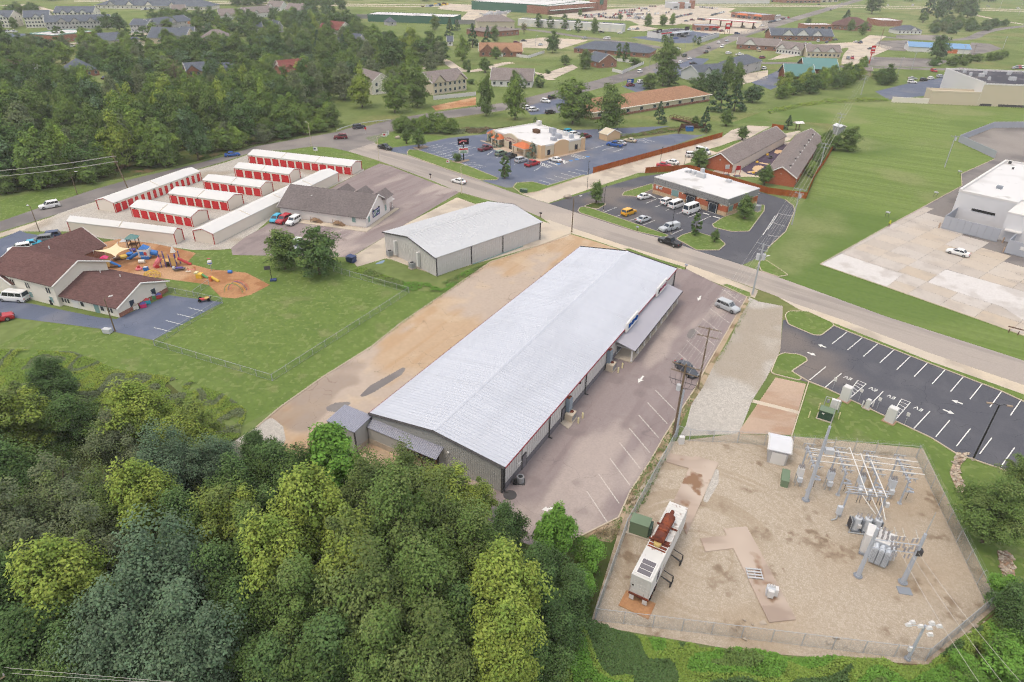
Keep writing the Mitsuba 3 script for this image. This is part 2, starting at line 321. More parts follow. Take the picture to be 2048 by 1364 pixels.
F('m_navy',S(40,62,110),.5);F('m_signred',S(206,40,50));F('m_signblue',S(30,84,160));F('m_signmaroon',S(150,30,80));F('m_signnavy',S(58,60,130));F('m_signgreen',S(84,150,104));F('m_signblack',S(48,36,46));F('m_purplemat',S(96,84,100));F('m_hivis',S(222,232,60));F('m_skin',S(190,140,110));F('m_stone',S(186,174,160));F('m_stone2',S(168,150,134));F('m_terracotta',S(190,120,84));F('m_silverroof',S(216,218,224),.5);F('m_cap',S(228,228,230));F('m_redcanopy',S(196,56,76));F('m_log',S(124,82,62));F('m_darkgrass',S(90,96,60))
CAR={'white':S(236,236,236),'silver':S(186,190,196),'grey':S(120,124,130),'charcoal':S(70,74,84),'black':S(34,35,40),'red':S(178,30,44),'darkred':S(110,34,46),'maroon':S(120,40,60),'blue':S(44,92,170),'skyblue':S(50,170,206),'navy':S(54,68,104),'yellow':S(226,168,40),'green':S(120,140,120),'tan':S(190,176,150)}
for _k,_v in CAR.items():F('car_'+_k,_v,.25)

# ------------------------------------------------------------------ ground, roads, lots
struct('ground',MB().quad((-7000,-300,0),(7000,-300,0),(7000,9000,0),(-7000,9000,0)),'m_meadow','rough grass land reaching to the horizon')
Z1,Z2,Z3,Z4,Z5=.006,.012,.018,.024,.030
FAR=[(-49.4,232.1),(-41.8,221.4),(-35.4,216.6),(-21.2,201.6),(-10.2,190.9),(-0.7,180.4),(9.4,171.3),(16.6,164.2),(29.7,151.7),(35.9,147.3),(42,140.6),(50.5,132.8),(54.66,128.62),(62.32,120.05),(71.05,110.03),(82.02,99.94),(99.39,83.57)]
NEAR=[(-56,220.5),(-45.5,211.5),(-39,205),(-24.6,190.1),(-15.8,180),(-7,173.3),(-0.6,169.5),(6.8,160.8),(14.7,153.3),(24.9,143.7),(38,133.2),(44.41,126.53),(51.61,119.27),(55.19,114.98),(62.19,108.36),(72.5,96.81),(82.4,87.53),(92.66,75.43)]
sheet('main_road',FAR+NEAR[::-1],Z3,'m_road','pale concrete road running across the picture from the wood to the lower right')
sheet('wood_street',[(-129.4,139.9),(-125.5,151.3),(-122.1,161.7),(-116.6,176.9),(-111.8,185.7),(-101.4,200),(-94.1,211.9),(-88.3,225),(-77.2,236.1),(-65.9,246.9),(-62.5,253.8),(-54.4,258.6),(-48.3,245.6),(-54.4,238.9),(-49.4,232.1),(-41.8,221.4),(-45.5,211.5),(-56,220.5),(-63,225.1),(-69.6,226),(-76.7,220.7),(-86.1,218.6),(-91.6,206.8),(-96.4,197.9),(-101.8,189.5),(-108.1,178.5),(-110.3,168.6),(-115.7,155.5),(-121.1,144.8),(-125.5,134.7)],Z2,'m_street','grey street curving along the wood on the left')
AVE=[(-55.5,232.8),(-52.7,249.2),(-45.4,262.6),(-36.7,272.2),(-20.6,285.6),(-1.8,300.2),(16.2,322.3),(39.8,354),(59,381.9),(78.9,410),(99,444.1),(126.6,494.5),(149.6,536.5),(180.4,591.7),(233.2,675.7),(277.1,745.4),(336.2,838.1),(409.1,954.2),(500.2,1096.7),(743.3,1471.4)]
road('avenue',AVE,13.0,Z1,'m_street','grey avenue climbing from the bend to the shops at the top')
road('highway',[(-518.1,858.9),(-460,866.6),(-309.2,867.6),(-158.4,870.2),(-6.9,897),(168.4,937.3),(330.8,974.7),(512.5,989.2),(663.9,966.7),(811.9,945.8)],10.0,Z2,'m_concrete','far carriageway of the pale highway crossing the far fields',step=30)
road('highway',[(-507.3,840.3),(-449.1,845.4),(-300.4,842),(-153.9,844.4),(-6.7,872.8),(163.9,911.1),(322.8,950.1),(495.6,955.4),(642.5,934.3),(782.7,910.5)],10.0,Z3,'m_concrete','near carriageway of the pale highway crossing the far fields',step=30)
sheet('sidewalk',[(6.8,160.8),(14.7,153.3),(24.9,143.7),(38,133.2),(44.41,126.53),(49.97,120.35),(48.22,116.9),(42.89,122.81),(36.82,129.45),(25.2,140.2),(18.4,146.3),(14.4,149.5),(9.6,155)],Z2,'m_concrete','beige concrete pavement between the road and the long building')
sheet('sidewalk',[(53.04,117.45),(62.19,108.36),(72.5,96.81),(82.4,87.53),(92.66,75.43),(90.96,73.36),(80.67,84.91),(71.09,94.18),(59.39,107.79),(55.28,112.53)],Z2,'m_concrete','beige pavement along the near edge of the road by the dark lot')
sheet('sidewalk',[(-123.8,137.5),(-120.5,144),(-115.3,154.8),(-110.1,167.6),(-108.7,165.8),(-113.4,152.3),(-116.1,146.3),(-118.8,141.4),(-121.8,134.8)],Z1,'m_concrete','pale pavement beside the wood street')

# -- around the long metal building
sheet('dirt_lot',[(-39.31,68.74),(-36.2,73.38),(-34.25,78.42),(-30.05,86.42),(-24.03,96.08),(-20.57,103.93),(-13.22,117.21),(-5,132.3),(-0.3,136.2),(7.5,143.4),(13.6,149.5),(18.4,145.8),(25.1,139.7),(26.1,135.5),(23.37,124.19),(-10.96,69.22),(-0.56,61.3),(-7.08,56.5),(-24.7,59.41),(-33.32,62.77)],Z1,'m_dirt','worn tan lot of broken asphalt and dirt beside the long building')
sheet('gravel_end',[(-39.31,68.74),(-36.2,73.38),(-34.94,76),(-32.45,73.77),(-31.27,71.05),(-31.14,68.44),(-28.93,61.06),(-33.32,62.77)],Z2,'m_greygravel','light grey gravel at the near end of the dirt lot',smooth=.6)
LOT=[(35.1,130.2),(37.7,130),(42.94,122.02),(46.71,117.2),(38.56,102.54),(32.89,92.49),(28.76,84.71),(25.1,78.63),(21.34,72.2),(18.92,67.7),(15.42,61.98),(13.24,57.29),(8.2,54.14),(2.47,52.86),(-3.4,55),(-1.85,62.16),(20.55,110.85)]
K_LOT=sheet('parking_lot',LOT,Z3,'m_oldlot','worn pinkish asphalt lot along the front of the long building')
sheet('weed_verge',[(46.71,117.2),(46.57,115.29),(39.25,102.17),(34,92.53),(30.29,85.47),(26.05,78.5),(24.18,74.7),(22.36,72.22),(20.93,67.75),(16.95,59.85),(13.89,55.53),(11.87,53.4),(8.2,54.14),(13.24,57.29),(15.42,61.98),(18.92,67.7),(21.34,72.2),(25.1,78.63),(28.76,84.71),(32.89,92.49),(38.56,102.54)],Z2,'m_soil','strip of weeds and bare earth beside the lot')
kerb([(46.71,117.2),(38.56,102.54),(32.89,92.49),(28.76,84.71),(25.1,78.63),(21.34,72.2),(18.92,67.7),(15.42,61.98),(13.24,57.29),(8.2,54.14)])
kerb([(-36.2,73.38),(-34.25,78.42),(-30.05,86.42),(-24.03,96.08),(-20.57,103.93),(-13.22,117.21),(-5,132.3),(-0.3,136.2),(7.5,143.4),(13.6,149.5)],label='low stone kerb between the lawn and the dirt lot')
sheet('gravel_drive',[(47.15,117.22),(48.54,115.37),(52.7,113.65),(46.55,97.12),(41.09,88.03),(37.12,82.18),(32.64,73.82),(24.92,73.17),(23.22,71.81),(25.48,75.69),(28.59,83.99),(38.82,100.61)],Z1,'m_greygravel','pale gravel drive between the lot and the dark car park')
sheet('grass_strip',[(25.3,141),(26.7,141.1),(31.8,135.8),(37.6,131),(37.04,129.76),(30.3,135.4)],Z3,'m_lawn','narrow grass strip at the end of the long building')
island([(43.1,122.44),(44.34,123.01),(47.95,119.2),(47.59,117.23),(46.82,117.2)],.3)
sheet('clay_pad',[(42.79,88.51),(47.08,86.79),(40.13,73.8),(32.35,73.82)],Z2,'m_orangepad','clay stained concrete pad beside the gravel drive')
sheet('clay_pad_joint',[(37.32,82.31),(43.31,79.55),(42.88,78.8),(36.84,81.52)],Z3,'m_concrete','pale joint across the clay stained pad')
SUB=[(22.8,71.8),(31.77,72.8),(38.94,72.66),(56.82,70.65),(51.89,45.89),(40.99,39.41),(8.95,43.6),(13.33,54.22),(14.98,58.64)]
sheet('gravel_yard',[(22.38,71.79),(32.06,73.81),(39.25,73.55),(57.58,71.3),(52.14,45.78),(40.85,38.78),(23.9,39.78),(8.43,42.54),(13.07,55.37),(14.85,59.48)],Z3,'m_gravel','beige gravel yard of the electrical substation')
sheet('wood_floor',[(-88.55,67.21),(-72.22,84.34),(-54.46,84.88),(-38.16,70.63),(-24.39,62.99),(-7.5,61.13),(-0.54,59.98),(2.47,52.86),(8.31,53.73),(14.01,56.98),(8.38,41.97),(23.82,39.52),(41.05,38.78),(52.05,45.47),(57.76,39.09),(48.68,27.15),(-52.15,25.62)],Z2,'m_forest','brown forest floor under the near wood')
def slab(label,*pts,h=.12,mat='m_padconc'):
    p=list(pts);return struct('concrete_pad',MB().prism(p,0.0,h),mat,label)
slab('long pinkish concrete pad under the trailer',(25.19,68.86),(28.04,67.53),(20.91,54.72),(20.36,59.93))
slab('short concrete pad beside the gate',(21.9,69.29),(25.16,68.46),(23.93,66.26),(20.96,67.55))
slab('angled concrete pad with two arms',(25.57,55.76),(27.64,56.09),(28.47,56.16),(29.78,43.53),(26.86,43.13),(25.9,52.79),(22.57,52.25),(22.44,54.19),(25.66,54.75),(25.56,55.79))
sheet('oily_puddle',[(27.03,66.19),(27.86,66.45),(27.02,63.61),(24.69,60.03),(23.42,57.92),(24.44,60.88)],Z4,'m_greygravel','grey washed gravel along the pad',smooth=.3)

# -- dark charging lot
EV=[(50.74,107.96),(46.08,96.04),(42.41,90.08),(47.49,87.36),(49.81,85.7),(56.64,77.62),(60.02,73.7),(61.59,70.3),(68.01,65.77),(78.28,58.02),(89.68,71.81),(79.49,83.13),(77.64,85.67),(70.08,93.96),(61.07,104.13),(59.4,106.14),(55.33,108.12)]
K_EV=sheet('parking_lot',EV,Z3,'m_asphalt','dark asphalt car park with charging posts')
island([(51.68,109.68),(52.93,111.41),(56.61,111.54),(59.71,107.02),(59.47,106.06),(55.52,102.23),(54.28,102.49),(51.12,106.28)],.9)
island([(42.72,90.39),(45.35,95.14),(46.73,96.06),(49.14,95.66),(50.09,94.7),(49.89,93.71),(46.02,90.38),(47.56,87.54),(47.09,87.35),(42.47,89.64)],.7)
sheet('lawn',[(47.76,87.44),(49.78,85.63),(56.61,77.56),(59.99,73.64),(61.59,70.3),(68.01,65.77),(77.94,57.61),(59.8,35.65),(52.05,45.47),(57.13,70.97),(39.83,73.57)],Z2,'m_lawn','mown lawn around the substation fence')
kerb([(46.02,90.38),(47.76,87.44),(49.78,85.63),(56.61,77.56),(59.99,73.64),(61.59,70.3),(68.01,65.77),(78.07,57.77)])
kerb([(47.76,87.44),(39.37,72.33)])
kerb([(59.4,106.14),(61.03,104.04),(70.04,93.88),(77.6,85.6),(79.32,82.86),(89.23,71.27)])
sheet('grass_strip',[(59.35,107.69),(71.02,94.06),(80.61,84.81),(90.77,73.14),(89.68,71.81),(79.67,83.4),(77.7,85.77),(70.12,94.04),(61.11,104.22),(59.56,106.24)],Z2,'m_lawn','thin grass strip between the road and the dark lot')
# -- field and store lot on the right
sheet('mown_field',[(52.8,133.5),(57.3,136.8),(63.4,148),(75.9,170),(81.6,178.6),(95.6,205.2),(111.9,234.6),(132.6,272.5),(108.9,279.7),(83.3,268.9),(110.4,299.3),(132.6,314.7),(159.1,325.6),(175.6,325.5),(214.3,317.2),(232.6,314.6),(284.8,308),(99.72,83.97),(82.02,99.94),(71.05,110.03),(62.32,120.05),(54.66,128.62)],Z1,'m_field','wide mown field between the daycare and the store')
STORE=[(67.9,133.9),(95.4,159),(134,193.6),(140.9,206),(163.2,224.6),(164.4,247.5),(196,277.1),(210.3,280.9),(266.6,286),(104.05,72.18),(92.94,103.45),(89.21,108.34),(77.25,122.95)]
sheet('store_lot',STORE,Z2,'m_street','joint bed under the concrete slabs behind the store')
_sf,_sl,_sw=rect((67.9,133.9),(89.21,108.34),(134,193.6))
_wh=[Polygon([(68.1,134),(75.3,140.2),(83.98,129.36),(77.18,122.79)]),Polygon([(87.22,125.57),(94.8,132.4),(105.09,121.82),(110,118.3),(97.68,102.19),(96.1,114.91)])]
_sp=Polygon(STORE).buffer(-.15);_r=np.random.default_rng(3);_cells=[]
for i in range(-3,16):
    for j in range(-2,28):
        u0,v0=i*6.2,j*5.0
        _cells.append((Polygon([_sf.w(u0,v0),_sf.w(u0+6.2,v0),_sf.w(u0+6.2,v0+5),_sf.w(u0,v0+5)]).intersection(_sp),0))
_cells=[(c.difference(_wh[0]).difference(_wh[1]),0) for c,_ in _cells]+[(w.intersection(_sp),1) for w in _wh]
labels['store_lot']['label']='tan and white concrete slab yard behind the big store'
for c,white in _cells:
    c=c.buffer(-.03)
    for g in getattr(c,'geoms',[c]):
        if g.area<1.5 or g.bounds[0]>110:continue
        v,f=poly_mesh(list(g.exterior.coords)[:-1],.03)
        a,b=(1.0,0) if white else (_r.uniform(0,.45),_r.choice([.1,.45,.9]))
        scene[uniq('store_lot__slab')]=mikit.ply((v,f),'m_slab',uv=np.tile([[a,b]],(len(v),1)))
kerb([(67.9,133.9),(95.4,159),(134,193.6),(140.9,206),(163.2,224.6)])
kerb([(67.9,133.9),(77.25,122.95),(89.21,108.34),(92.94,103.45),(102.01,86.74)])

# -- clinic lot
CL=[(9.4,171.3),(23.5,184.1),(38.2,197.3),(44.4,200.4),(54.7,204.6),(72.2,182.5),(72.2,182.5),(75.5,177.9),(76,172.7),(74.8,168.6),(67.2,153.6),(59.2,142.7),(56.3,138.1),(50.4,132.8),(42,140.6),(35.9,147.3),(29.7,151.7),(16.6,164.2)]
K_CL=sheet('parking_lot',CL,Z2,'m_asphalt','dark asphalt lot around the orange brick clinic')
island([(16.8,166.3),(17.6,168.7),(19.5,169),(37.5,149.5),(36,148.1),(29.9,151.9),(17.1,164.5)],.5)
struct('planting_bed',MB().prism(rounded([(18.9,169.8),(21.4,172.4),(24.4,172.5),(24.7,171.2),(22.3,167.8),(19.2,168.2)],.5),0,.12),'m_forest','mulch bed with a young tree');kerb(rounded([(18.9,169.8),(21.4,172.4),(24.4,172.5),(24.7,171.2),(22.3,167.8),(19.2,168.2)],.5),True)
island([(30.1,179.1),(31.2,182.1),(40.9,190.8),(39.9,185.3),(34,178.4)],.4)
island([(50,157.5),(54.1,162.7),(68.7,174.2),(66.5,168.2),(58,153.2),(53.5,152.8),(50,155.4)],.6)
island([(38.9,147.4),(40.9,150),(44.5,152.6),(49.4,147.6),(49.8,144.5),(47.3,140.9),(42.2,140.7)],.6)
island([(56.2,136.7),(54.2,133.9),(53.61,129.86),(56.28,127),(58.76,127.94)],.5)
kerb([(75.5,177.9),(76,172.7),(74.8,168.6),(67.2,153.6),(59.2,142.7)])
sheet('grass_strip',[(9.2,171.7),(14.8,177.3),(23.7,186.8),(38.3,201.5),(38.2,198.3),(23.5,184.4)],Z2,'m_lawn','grass strip between the daycare drive and the clinic lot')
sheet('daycare_drive',[(2.1,178.8),(6.5,181.7),(24,200),(41.3,216.9),(76.9,249.1),(83.4,260.2),(92.5,268.7),(100,267.6),(100.9,267.2),(94,258.3),(71.3,227),(68.3,224.9),(45.2,202.3),(38.3,201.1),(23.7,186.5),(9.2,171.7),(5.8,174.6)],Z2,'m_concrete','pale concrete drive to the daycare')
island([(66.8,230.3),(72.4,235.4),(79.5,243),(82.4,245.2),(82.4,243.2),(74.6,233.4),(69.2,226.7)],.4)
sheet('daycare_yard',[(61.8,204.4),(70.2,211.8),(97.3,242.5),(100.6,243.9),(96.3,234.8),(77.7,202),(75.9,198.6),(71.3,199.2),(67.9,198.2),(64.9,201.2)],Z3,'m_concrete','pale concrete walk between the two daycare wings')
sheet('play_surface',[(71.6,207.1),(96.5,240.3),(97.7,239.2),(78,203.6),(76.4,199.5),(72.1,202.1)],Z4,'m_purplemat','purple safety surface of the daycare courtyard')
for q in ([(75.4,207.7),(77.4,211.4),(79.4,211.9),(80.1,210.2),(77,206.1),(75.3,205.2)],[(89.2,228.2),(91.1,231.9),(93.2,231.5),(91.8,228.3),(89.5,226.2)],[(72.9,204.6),(76.5,206.1),(76.4,204.8),(72.6,202.9)],[(80.3,215.6),(83.1,213.9),(82.5,212.5),(79.8,214.2)]):
    sheet('sand_patch',q,Z5,'m_tan','tan patch in the purple courtyard surface',smooth=.3)
sheet('daycare_path',[(102.2,255.8),(109.9,261.3),(110.3,260.1),(106.3,254.9),(101.1,246.2),(97.3,242.5)],Z2,'m_concrete','concrete path behind the daycare wings')
# -- restaurant lot
RL=[(-42.5,225.7),(-35.3,230),(-23.7,241),(-10.9,247.7),(-10.7,255.4),(13,253.9),(61,265.6),(31.7,241.1),(45,244.4),(60.7,253.2),(68.9,251.2),(72.7,254),(24.1,200.1),(9.3,187.1),(5.2,190.4),(0.2,189.2),(-0.7,184.7),(-2.6,184.6),(-9.7,190.6),(-4.9,193.2),(-36.1,223.3),(-35.8,217.4),(-41.8,221.4)]
K_RL=sheet('parking_lot',RL,Z2,'m_asphalt_blue','blue grey asphalt lot around the restaurant')
island([(-36.2,220.3),(-36,223.7),(-33,223.5),(-15.2,206),(-4.8,193.2),(-5.5,191.5),(-10.2,191.2),(-21.2,202),(-35.4,217)],.4)
island([(-0.4,185),(0.7,189.2),(5.2,190.2),(9.6,186.8),(22.2,199.2),(23.9,200),(6.5,181.2),(2.1,178.8)],.4)
struct('planting_bed',MB().prism(rounded([(-20.6,210.2),(-19.1,211.1),(-15,213.3),(-14.7,211.7),(-18,208.1)],.3),0,.12),'m_stone2','stony bed under the restaurant pole sign')
struct('planting_bed',MB().prism(rounded([(-35,226.2),(-31.5,229.8),(-29.7,227.7),(-33,223.5)],.3),0,.12),'m_stone2','stony bed with shrubs at the lot entrance')
struct('sidewalk',MB().prism([(-12.6,237.4),(-11.6,239.4),(-8.3,240),(-7.5,226.1),(0.8,216.5),(8.3,211.8),(24.5,226.4),(22,227.3),(8.6,217),(-1.8,229.2),(-8,236.2)],0,.12),'m_stonewalk','tan walk around the restaurant')
# -- storage yard and office lot
sheet('storage_yard',[(-116.6,145.2),(-114.5,160.5),(-109.9,168),(-107.5,177.4),(-101.3,188.4),(-91,205.3),(-87,215),(-86.8,220.7),(-46.7,200.9),(-46.2,198.7),(-51.2,185),(-60.5,163.2),(-61.8,147.7),(-62.7,137.4),(-66.4,136.3),(-71.7,136),(-95.7,142),(-104.6,145.8)],Z1,'m_greygravel','gravel yard of the storage units')
OF=[(-63,144.5),(-61.8,147.7),(-59,158.3),(-51,184.3),(-45.6,200.6),(-42.8,206.7),(-38.9,204.1),(-33.8,198.6),(-21.1,185.1),(-15.3,180.1),(-26.5,155),(-36,133.3),(-39.4,133.6),(-62.1,133.6),(-63.8,137.3)]
K_OF=sheet('parking_lot',OF,Z2,'m_oldlot','faded pinkish lot around the storage office')
sheet('concrete_apron',[(-26.5,155),(-15.9,174.9),(-7.4,171.2),(3.4,161.3),(14.6,151.2),(12.9,147.9),(-0.3,137.2),(-16.08,124.97),(-28.1,133.2),(-33.45,128.51),(-35.9,132.9)],Z3,'m_concrete','pale concrete apron around the grey metal building')
sheet('grass_strip',[(-16.2,175.6),(-15,179),(-7.6,172.3),(-10.5,169.9)],Z4,'m_lawn','grass patch at the road by the grey metal building')
sheet('muddy_patch',[(-31.93,128.14),(-27.4,133.2),(-16.38,124.55),(-8.3,131.3),(-5,132.3),(-13.22,117.21),(-21.03,117.66)],Z3,'m_meadow','weedy wet ground behind the grey metal building')
sheet('puddle',[(-30.39,129.51),(-29,131.7),(-27.8,132.7),(-28.4,130.5)],Z4,'m_glass_blue','puddle behind the grey metal building',smooth=.3)
sheet('lawn',[(-77,219.8),(-69.5,225.5),(-62.9,224.6),(-55.9,220.1),(-42.8,208.2),(-45.6,200.9),(-47.2,200.8),(-54.1,211)],Z2,'m_lawn','lawn at the corner by the storage units')
sheet('lawn',[(-54.1,237.7),(-52,245.8),(-45.2,249.7),(-23.8,242.2),(-35.6,230.5),(-42.6,226.4)],Z1,'m_lawn','grass corner at the bend with welcome signs')
sheet('lawn',[(-128.2,143.6),(-125.8,151.7),(-122.3,162),(-118.2,173.1),(-119.4,176.7),(-127,177.8),(-136.4,167.3),(-141.3,161.7)],Z1,'m_lawn','lawn beyond the wood street')
# -- childcare yard
sheet('lawn',[(-98.25,78.29),(-86.9,94.43),(-83.83,103.27),(-61.74,96.31),(-57.43,112.14),(-70.95,120.51),(-72.5,136),(-62.6,136.4),(-51.2,133.2),(-35.7,132),(-21.03,117.66),(-13.24,117.35),(-20.59,104.06),(-24.06,96.24),(-30.08,86.56),(-34.29,78.54),(-38.38,73.6),(-53.27,85.02),(-71.44,89.49),(-81.36,86.27)],Z1,'m_lawn','mown lawn behind the childcare house')
sheet('play_yard',[(-96.2,138.2),(-93.7,139.7),(-91.3,141.6),(-82,139.2),(-75.5,136.7),(-70.5,134.3),(-70.16,128.91),(-63.82,125.99),(-55.86,124.63),(-53.01,122.29),(-49.06,119.04),(-51.5,114.49),(-53.85,112.9),(-56.77,113.37),(-61.11,118.42),(-62.95,119.12),(-70.93,121),(-85.97,124.38),(-89.66,126.6)],Z3,'m_mulch','orange wood chip surface of the playground')
CC=[(-108.45,115.91),(-98.01,110.8),(-91.24,109.42),(-75.4,104.45),(-72.2,104.03),(-67.16,113.85),(-55.63,111.29),(-62,96.87),(-69.37,99.23),(-73.23,100.48),(-90.93,103.91),(-102.17,107.25)]
K_CC=sheet('driveway',CC,Z3,'m_asphalt_blue','blue grey drive and parking bay beside the childcare house')
sheet('parking_lot',[(-121.7,136.9),(-118.1,140.5),(-117,145.8),(-114.5,144.2),(-106.4,141.8),(-108.92,126.87),(-112.51,124.05)],Z3,'m_asphalt_blue','blue grey lot behind the childcare house')

# ------------------------------------------------------------------ the long metal building
_o=lambda x,y,z:None
A0,A1,A2=(-19.03,71.58),(14.5,131.3),(-0.81,61.51)
mf,ML,MW=rect(A0,A1,A2)
RIDGE=5.6
mt=thing('metal_warehouse','long building with pale ribbed metal roof, low porch and two shop signs','building')
fl=mf.inv(A2)[1]>0 and mf.inv(A0)[1]>MW/2        # True when v grows from the right eave
def pv(v):return v
# v = 0 is the right (front) side, v = MW the dirt-lot side
w=MB()
e=.35
w.raw([(e,0,0),(ML-e,0,0),(ML-e,0,4.2),(e,0,4.2)],[[0,1,2,3]])
w.raw([(e,MW,0),(ML-e,MW,0),(ML-e,MW,4.2),(e,MW,4.2)],[[3,2,1,0]])
part(mt,'wall',w,'m_wallpanel',fr=mf)
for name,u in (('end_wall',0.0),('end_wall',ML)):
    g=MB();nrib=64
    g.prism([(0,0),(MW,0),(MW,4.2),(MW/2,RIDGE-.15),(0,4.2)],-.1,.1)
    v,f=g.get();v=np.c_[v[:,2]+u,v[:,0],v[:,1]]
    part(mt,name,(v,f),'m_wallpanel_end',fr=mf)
    r=MB()
    for k in range(nrib):
        y=(k+.5)*MW/nrib;top=4.2+(RIDGE-4.35)*(1-abs(y-MW/2)/(MW/2))
        r.box(u-.14,u+.14,y-.03,y+.03,.05,top)
    k_=part(mt,'wall_rib',r,'m_wallpanel_end',fr=mf);labels[k_]={'kind':'stuff'}
r=MB()
for k in range(int(ML/.6)):r.box(.5+k*.6,.56+k*.6,-.05,0.0,.9,4.1);r.box(.5+k*.6,.56+k*.6,MW,MW+.05,.1,4.1)
k_=part(mt,'wall_rib',r,'m_wallpanel',fr=mf);labels[k_]={'kind':'stuff'}
part(mt,'wainscot',MB().box(.2,ML-.2,-.09,-.02,0,.95),'m_wainscot',fr=mf)
NP=116
pw=ML/NP;_r=np.random.default_rng(5)
part(mt,'roof_deck',MB().hull([(u,y,z) for u in (.1,ML-.1) for y,z in ((-.3,4.1),(-.3,4.22),(MW/2,RIDGE-.07),(MW+.3,4.22),(MW+.3,4.1))]),'m_lightgrey',fr=mf)
for side in (0,1):
    for k in range(NP):
        u0,u1=k*pw+.004,(k+1)*pw-.004
        ya,yb=(-.35,MW/2) if side==0 else (MW+.35,MW/2)
        za,zb=4.28,RIDGE
        m=MB()
        def lay(a,b,dz0,dz1):
            v=[(a,ya,za+dz0),(b,ya,za+dz0),(b,yb,zb+dz0),(a,yb,zb+dz0),(a,ya,za+dz1),(b,ya,za+dz1),(b,yb,zb+dz1),(a,yb,zb+dz1)]
            f=[[3,2,1,0],[4,5,6,7],[0,1,5,4],[1,2,6,5],[2,3,7,6],[3,0,4,7]]
            m.raw(v,f if side==0 else [q[::-1] for q in f])
        lay(u0+.004,u1,-.04,0);lay(u0+.03,u0+.07,.0005,.018)
        v,f=m.get();tone=float(np.clip(_r.normal(.45,.12),0,1))
        d=mikit.ply((v,f),'m_metalroof',uv=np.tile([[tone,0]],(len(v),1)));d['to_world']=mf.m()
        scene[uniq(mt+'__roof_panel')]=d
part(mt,'ridge_cap',MB().hull([(0,MW/2-.35,RIDGE-.02),(0,MW/2,RIDGE+.09),(0,MW/2+.35,RIDGE-.02),(ML,MW/2-.35,RIDGE-.02),(ML,MW/2,RIDGE+.09),(ML,MW/2+.35,RIDGE-.02)]),'m_metalroof',fr=mf)
t_=MB()
for u in (-.16,ML+.16):
    t_.bar((u,-.35,4.2),(u,MW/2,RIDGE-.05),.3);t_.bar((u,MW+.35,4.2),(u,MW/2,RIDGE-.05),.3)
    t_.box(u-.1,u+.1,-.15,.1,0,4.1);t_.box(u-.1,u+.1,MW-.1,MW+.15,0,4.1)
part(mt,'trim',t_,'m_trim_dark',fr=mf)
part(mt,'gutter',MB().box(0,ML,-.46,-.36,4.12,4.26).box(0,ML,MW+.36,MW+.46,4.12,4.26),'m_gutter',fr=mf,label='dull red gutter')
U=lambda p:mf.inv(p)[0]
for p in ((-0.5,61.41),(5.58,72.23),(11.63,82.88)):
    u=U(p);part(mt,'downpipe',MB().box(u-.07,u+.07,-.24,-.1,.15,4.1).box(u-.07,u+.07,-.7,-.1,.02,.14),'m_trim_dark',fr=mf)
for p,h in (((1.9,65.98),2.2),((7.45,76.42),2.2)):
    u=U(p);k=part(mt,'door',MB().box(u-.5,u+.5,-.16,-.05,.02,h),'m_wainscot',fr=mf)
    part(k,'frame',MB().box(u-.58,u-.5,-.18,-.03,0,h+.08).box(u+.5,u+.58,-.18,-.03,0,h+.08).box(u-.5,u+.5,-.18,-.03,h+.001,h+.08),'m_trim_dark',fr=mf)
u=U((1.9,65.98));part(mt,'wall_vent',MB().box(u-.45,u+.4,-.12,-.03,2.5,3.5),'m_wallpanel',fr=mf)
u=U((0.46,64.26));part(mt,'antenna',MB().tube([(u,-.1,2.4),(u,-.7,2.7)],.03).tube([(u-.4,-.6,2.7),(u+.4,-.75,2.8)],.03).tube([(u-.2,-.65,2.6),(u-.2,-.6,2.9)],.03),'m_white',fr=mf)
u=U((9.88,80.96));part(mt,'floodlight',MB().box(u-.15,u+.15,-.35,-.1,3.5,3.75),'m_black',fr=mf)
# porch: front edge measured on the ground
p0,p1=mf.inv((19.96,92.09)),mf.inv((32.18,113.84))
PU0,PU1,PV=p0[0],p1[0],(p0[1]+p1[1])/2
roofk=part(mt,'porch_roof',MB().hull([(PU0-.4,PV-.5,2.75),(PU1+.4,PV-.5,2.75),(PU1+.4,-.1,3.62),(PU0-.4,-.1,3.62),(PU0-.4,PV-.5,2.63),(PU1+.4,PV-.5,2.63),(PU1+.4,-.1,3.5),(PU0-.4,-.1,3.5)]),'m_porchroof',fr=mf)
part(roofk,'fascia',MB().box(PU0-.45,PU1+.45,PV-.56,PV-.505,2.5,2.76),'m_trim_dark',fr=mf)
part(mt,'porch_floor',MB().box(PU0,PU1,PV,-.1,0,.16),'m_concrete',fr=mf)
n=9
for i in range(n):
    u=PU0+.2+(PU1-PU0-.4)*i/(n-1)
    part(mt,'porch_post',MB().box(u-.11,u+.11,PV+.05,PV+.27,.161,2.7).box(u-.16,u+.16,PV,PV+.32,.161,.4),'m_white2',fr=mf)
    if i<n-1:
        du=(PU1-PU0-.4)/(n-1);k=part(mt,'shop_window',MB().box(u+.5,u+du-.3,-.12,-.1,.5,2.5),'m_glass',fr=mf)
        part(k,'frame',MB().box(u+.42,u+.5,-.14,-.09,.42,2.58).box(u+du-.3,u+du-.22,-.14,-.09,.42,2.58).box(u+.5,u+du-.3,-.14,-.09,2.501,2.58).box(u+.5,u+du-.3,-.14,-.09,.42,.499),'m_white2',fr=mf)
part(mt,'porch_ceiling',MB().box(PU0,PU1,PV-.2,-.12,2.5,2.56),'m_white',fr=mf)
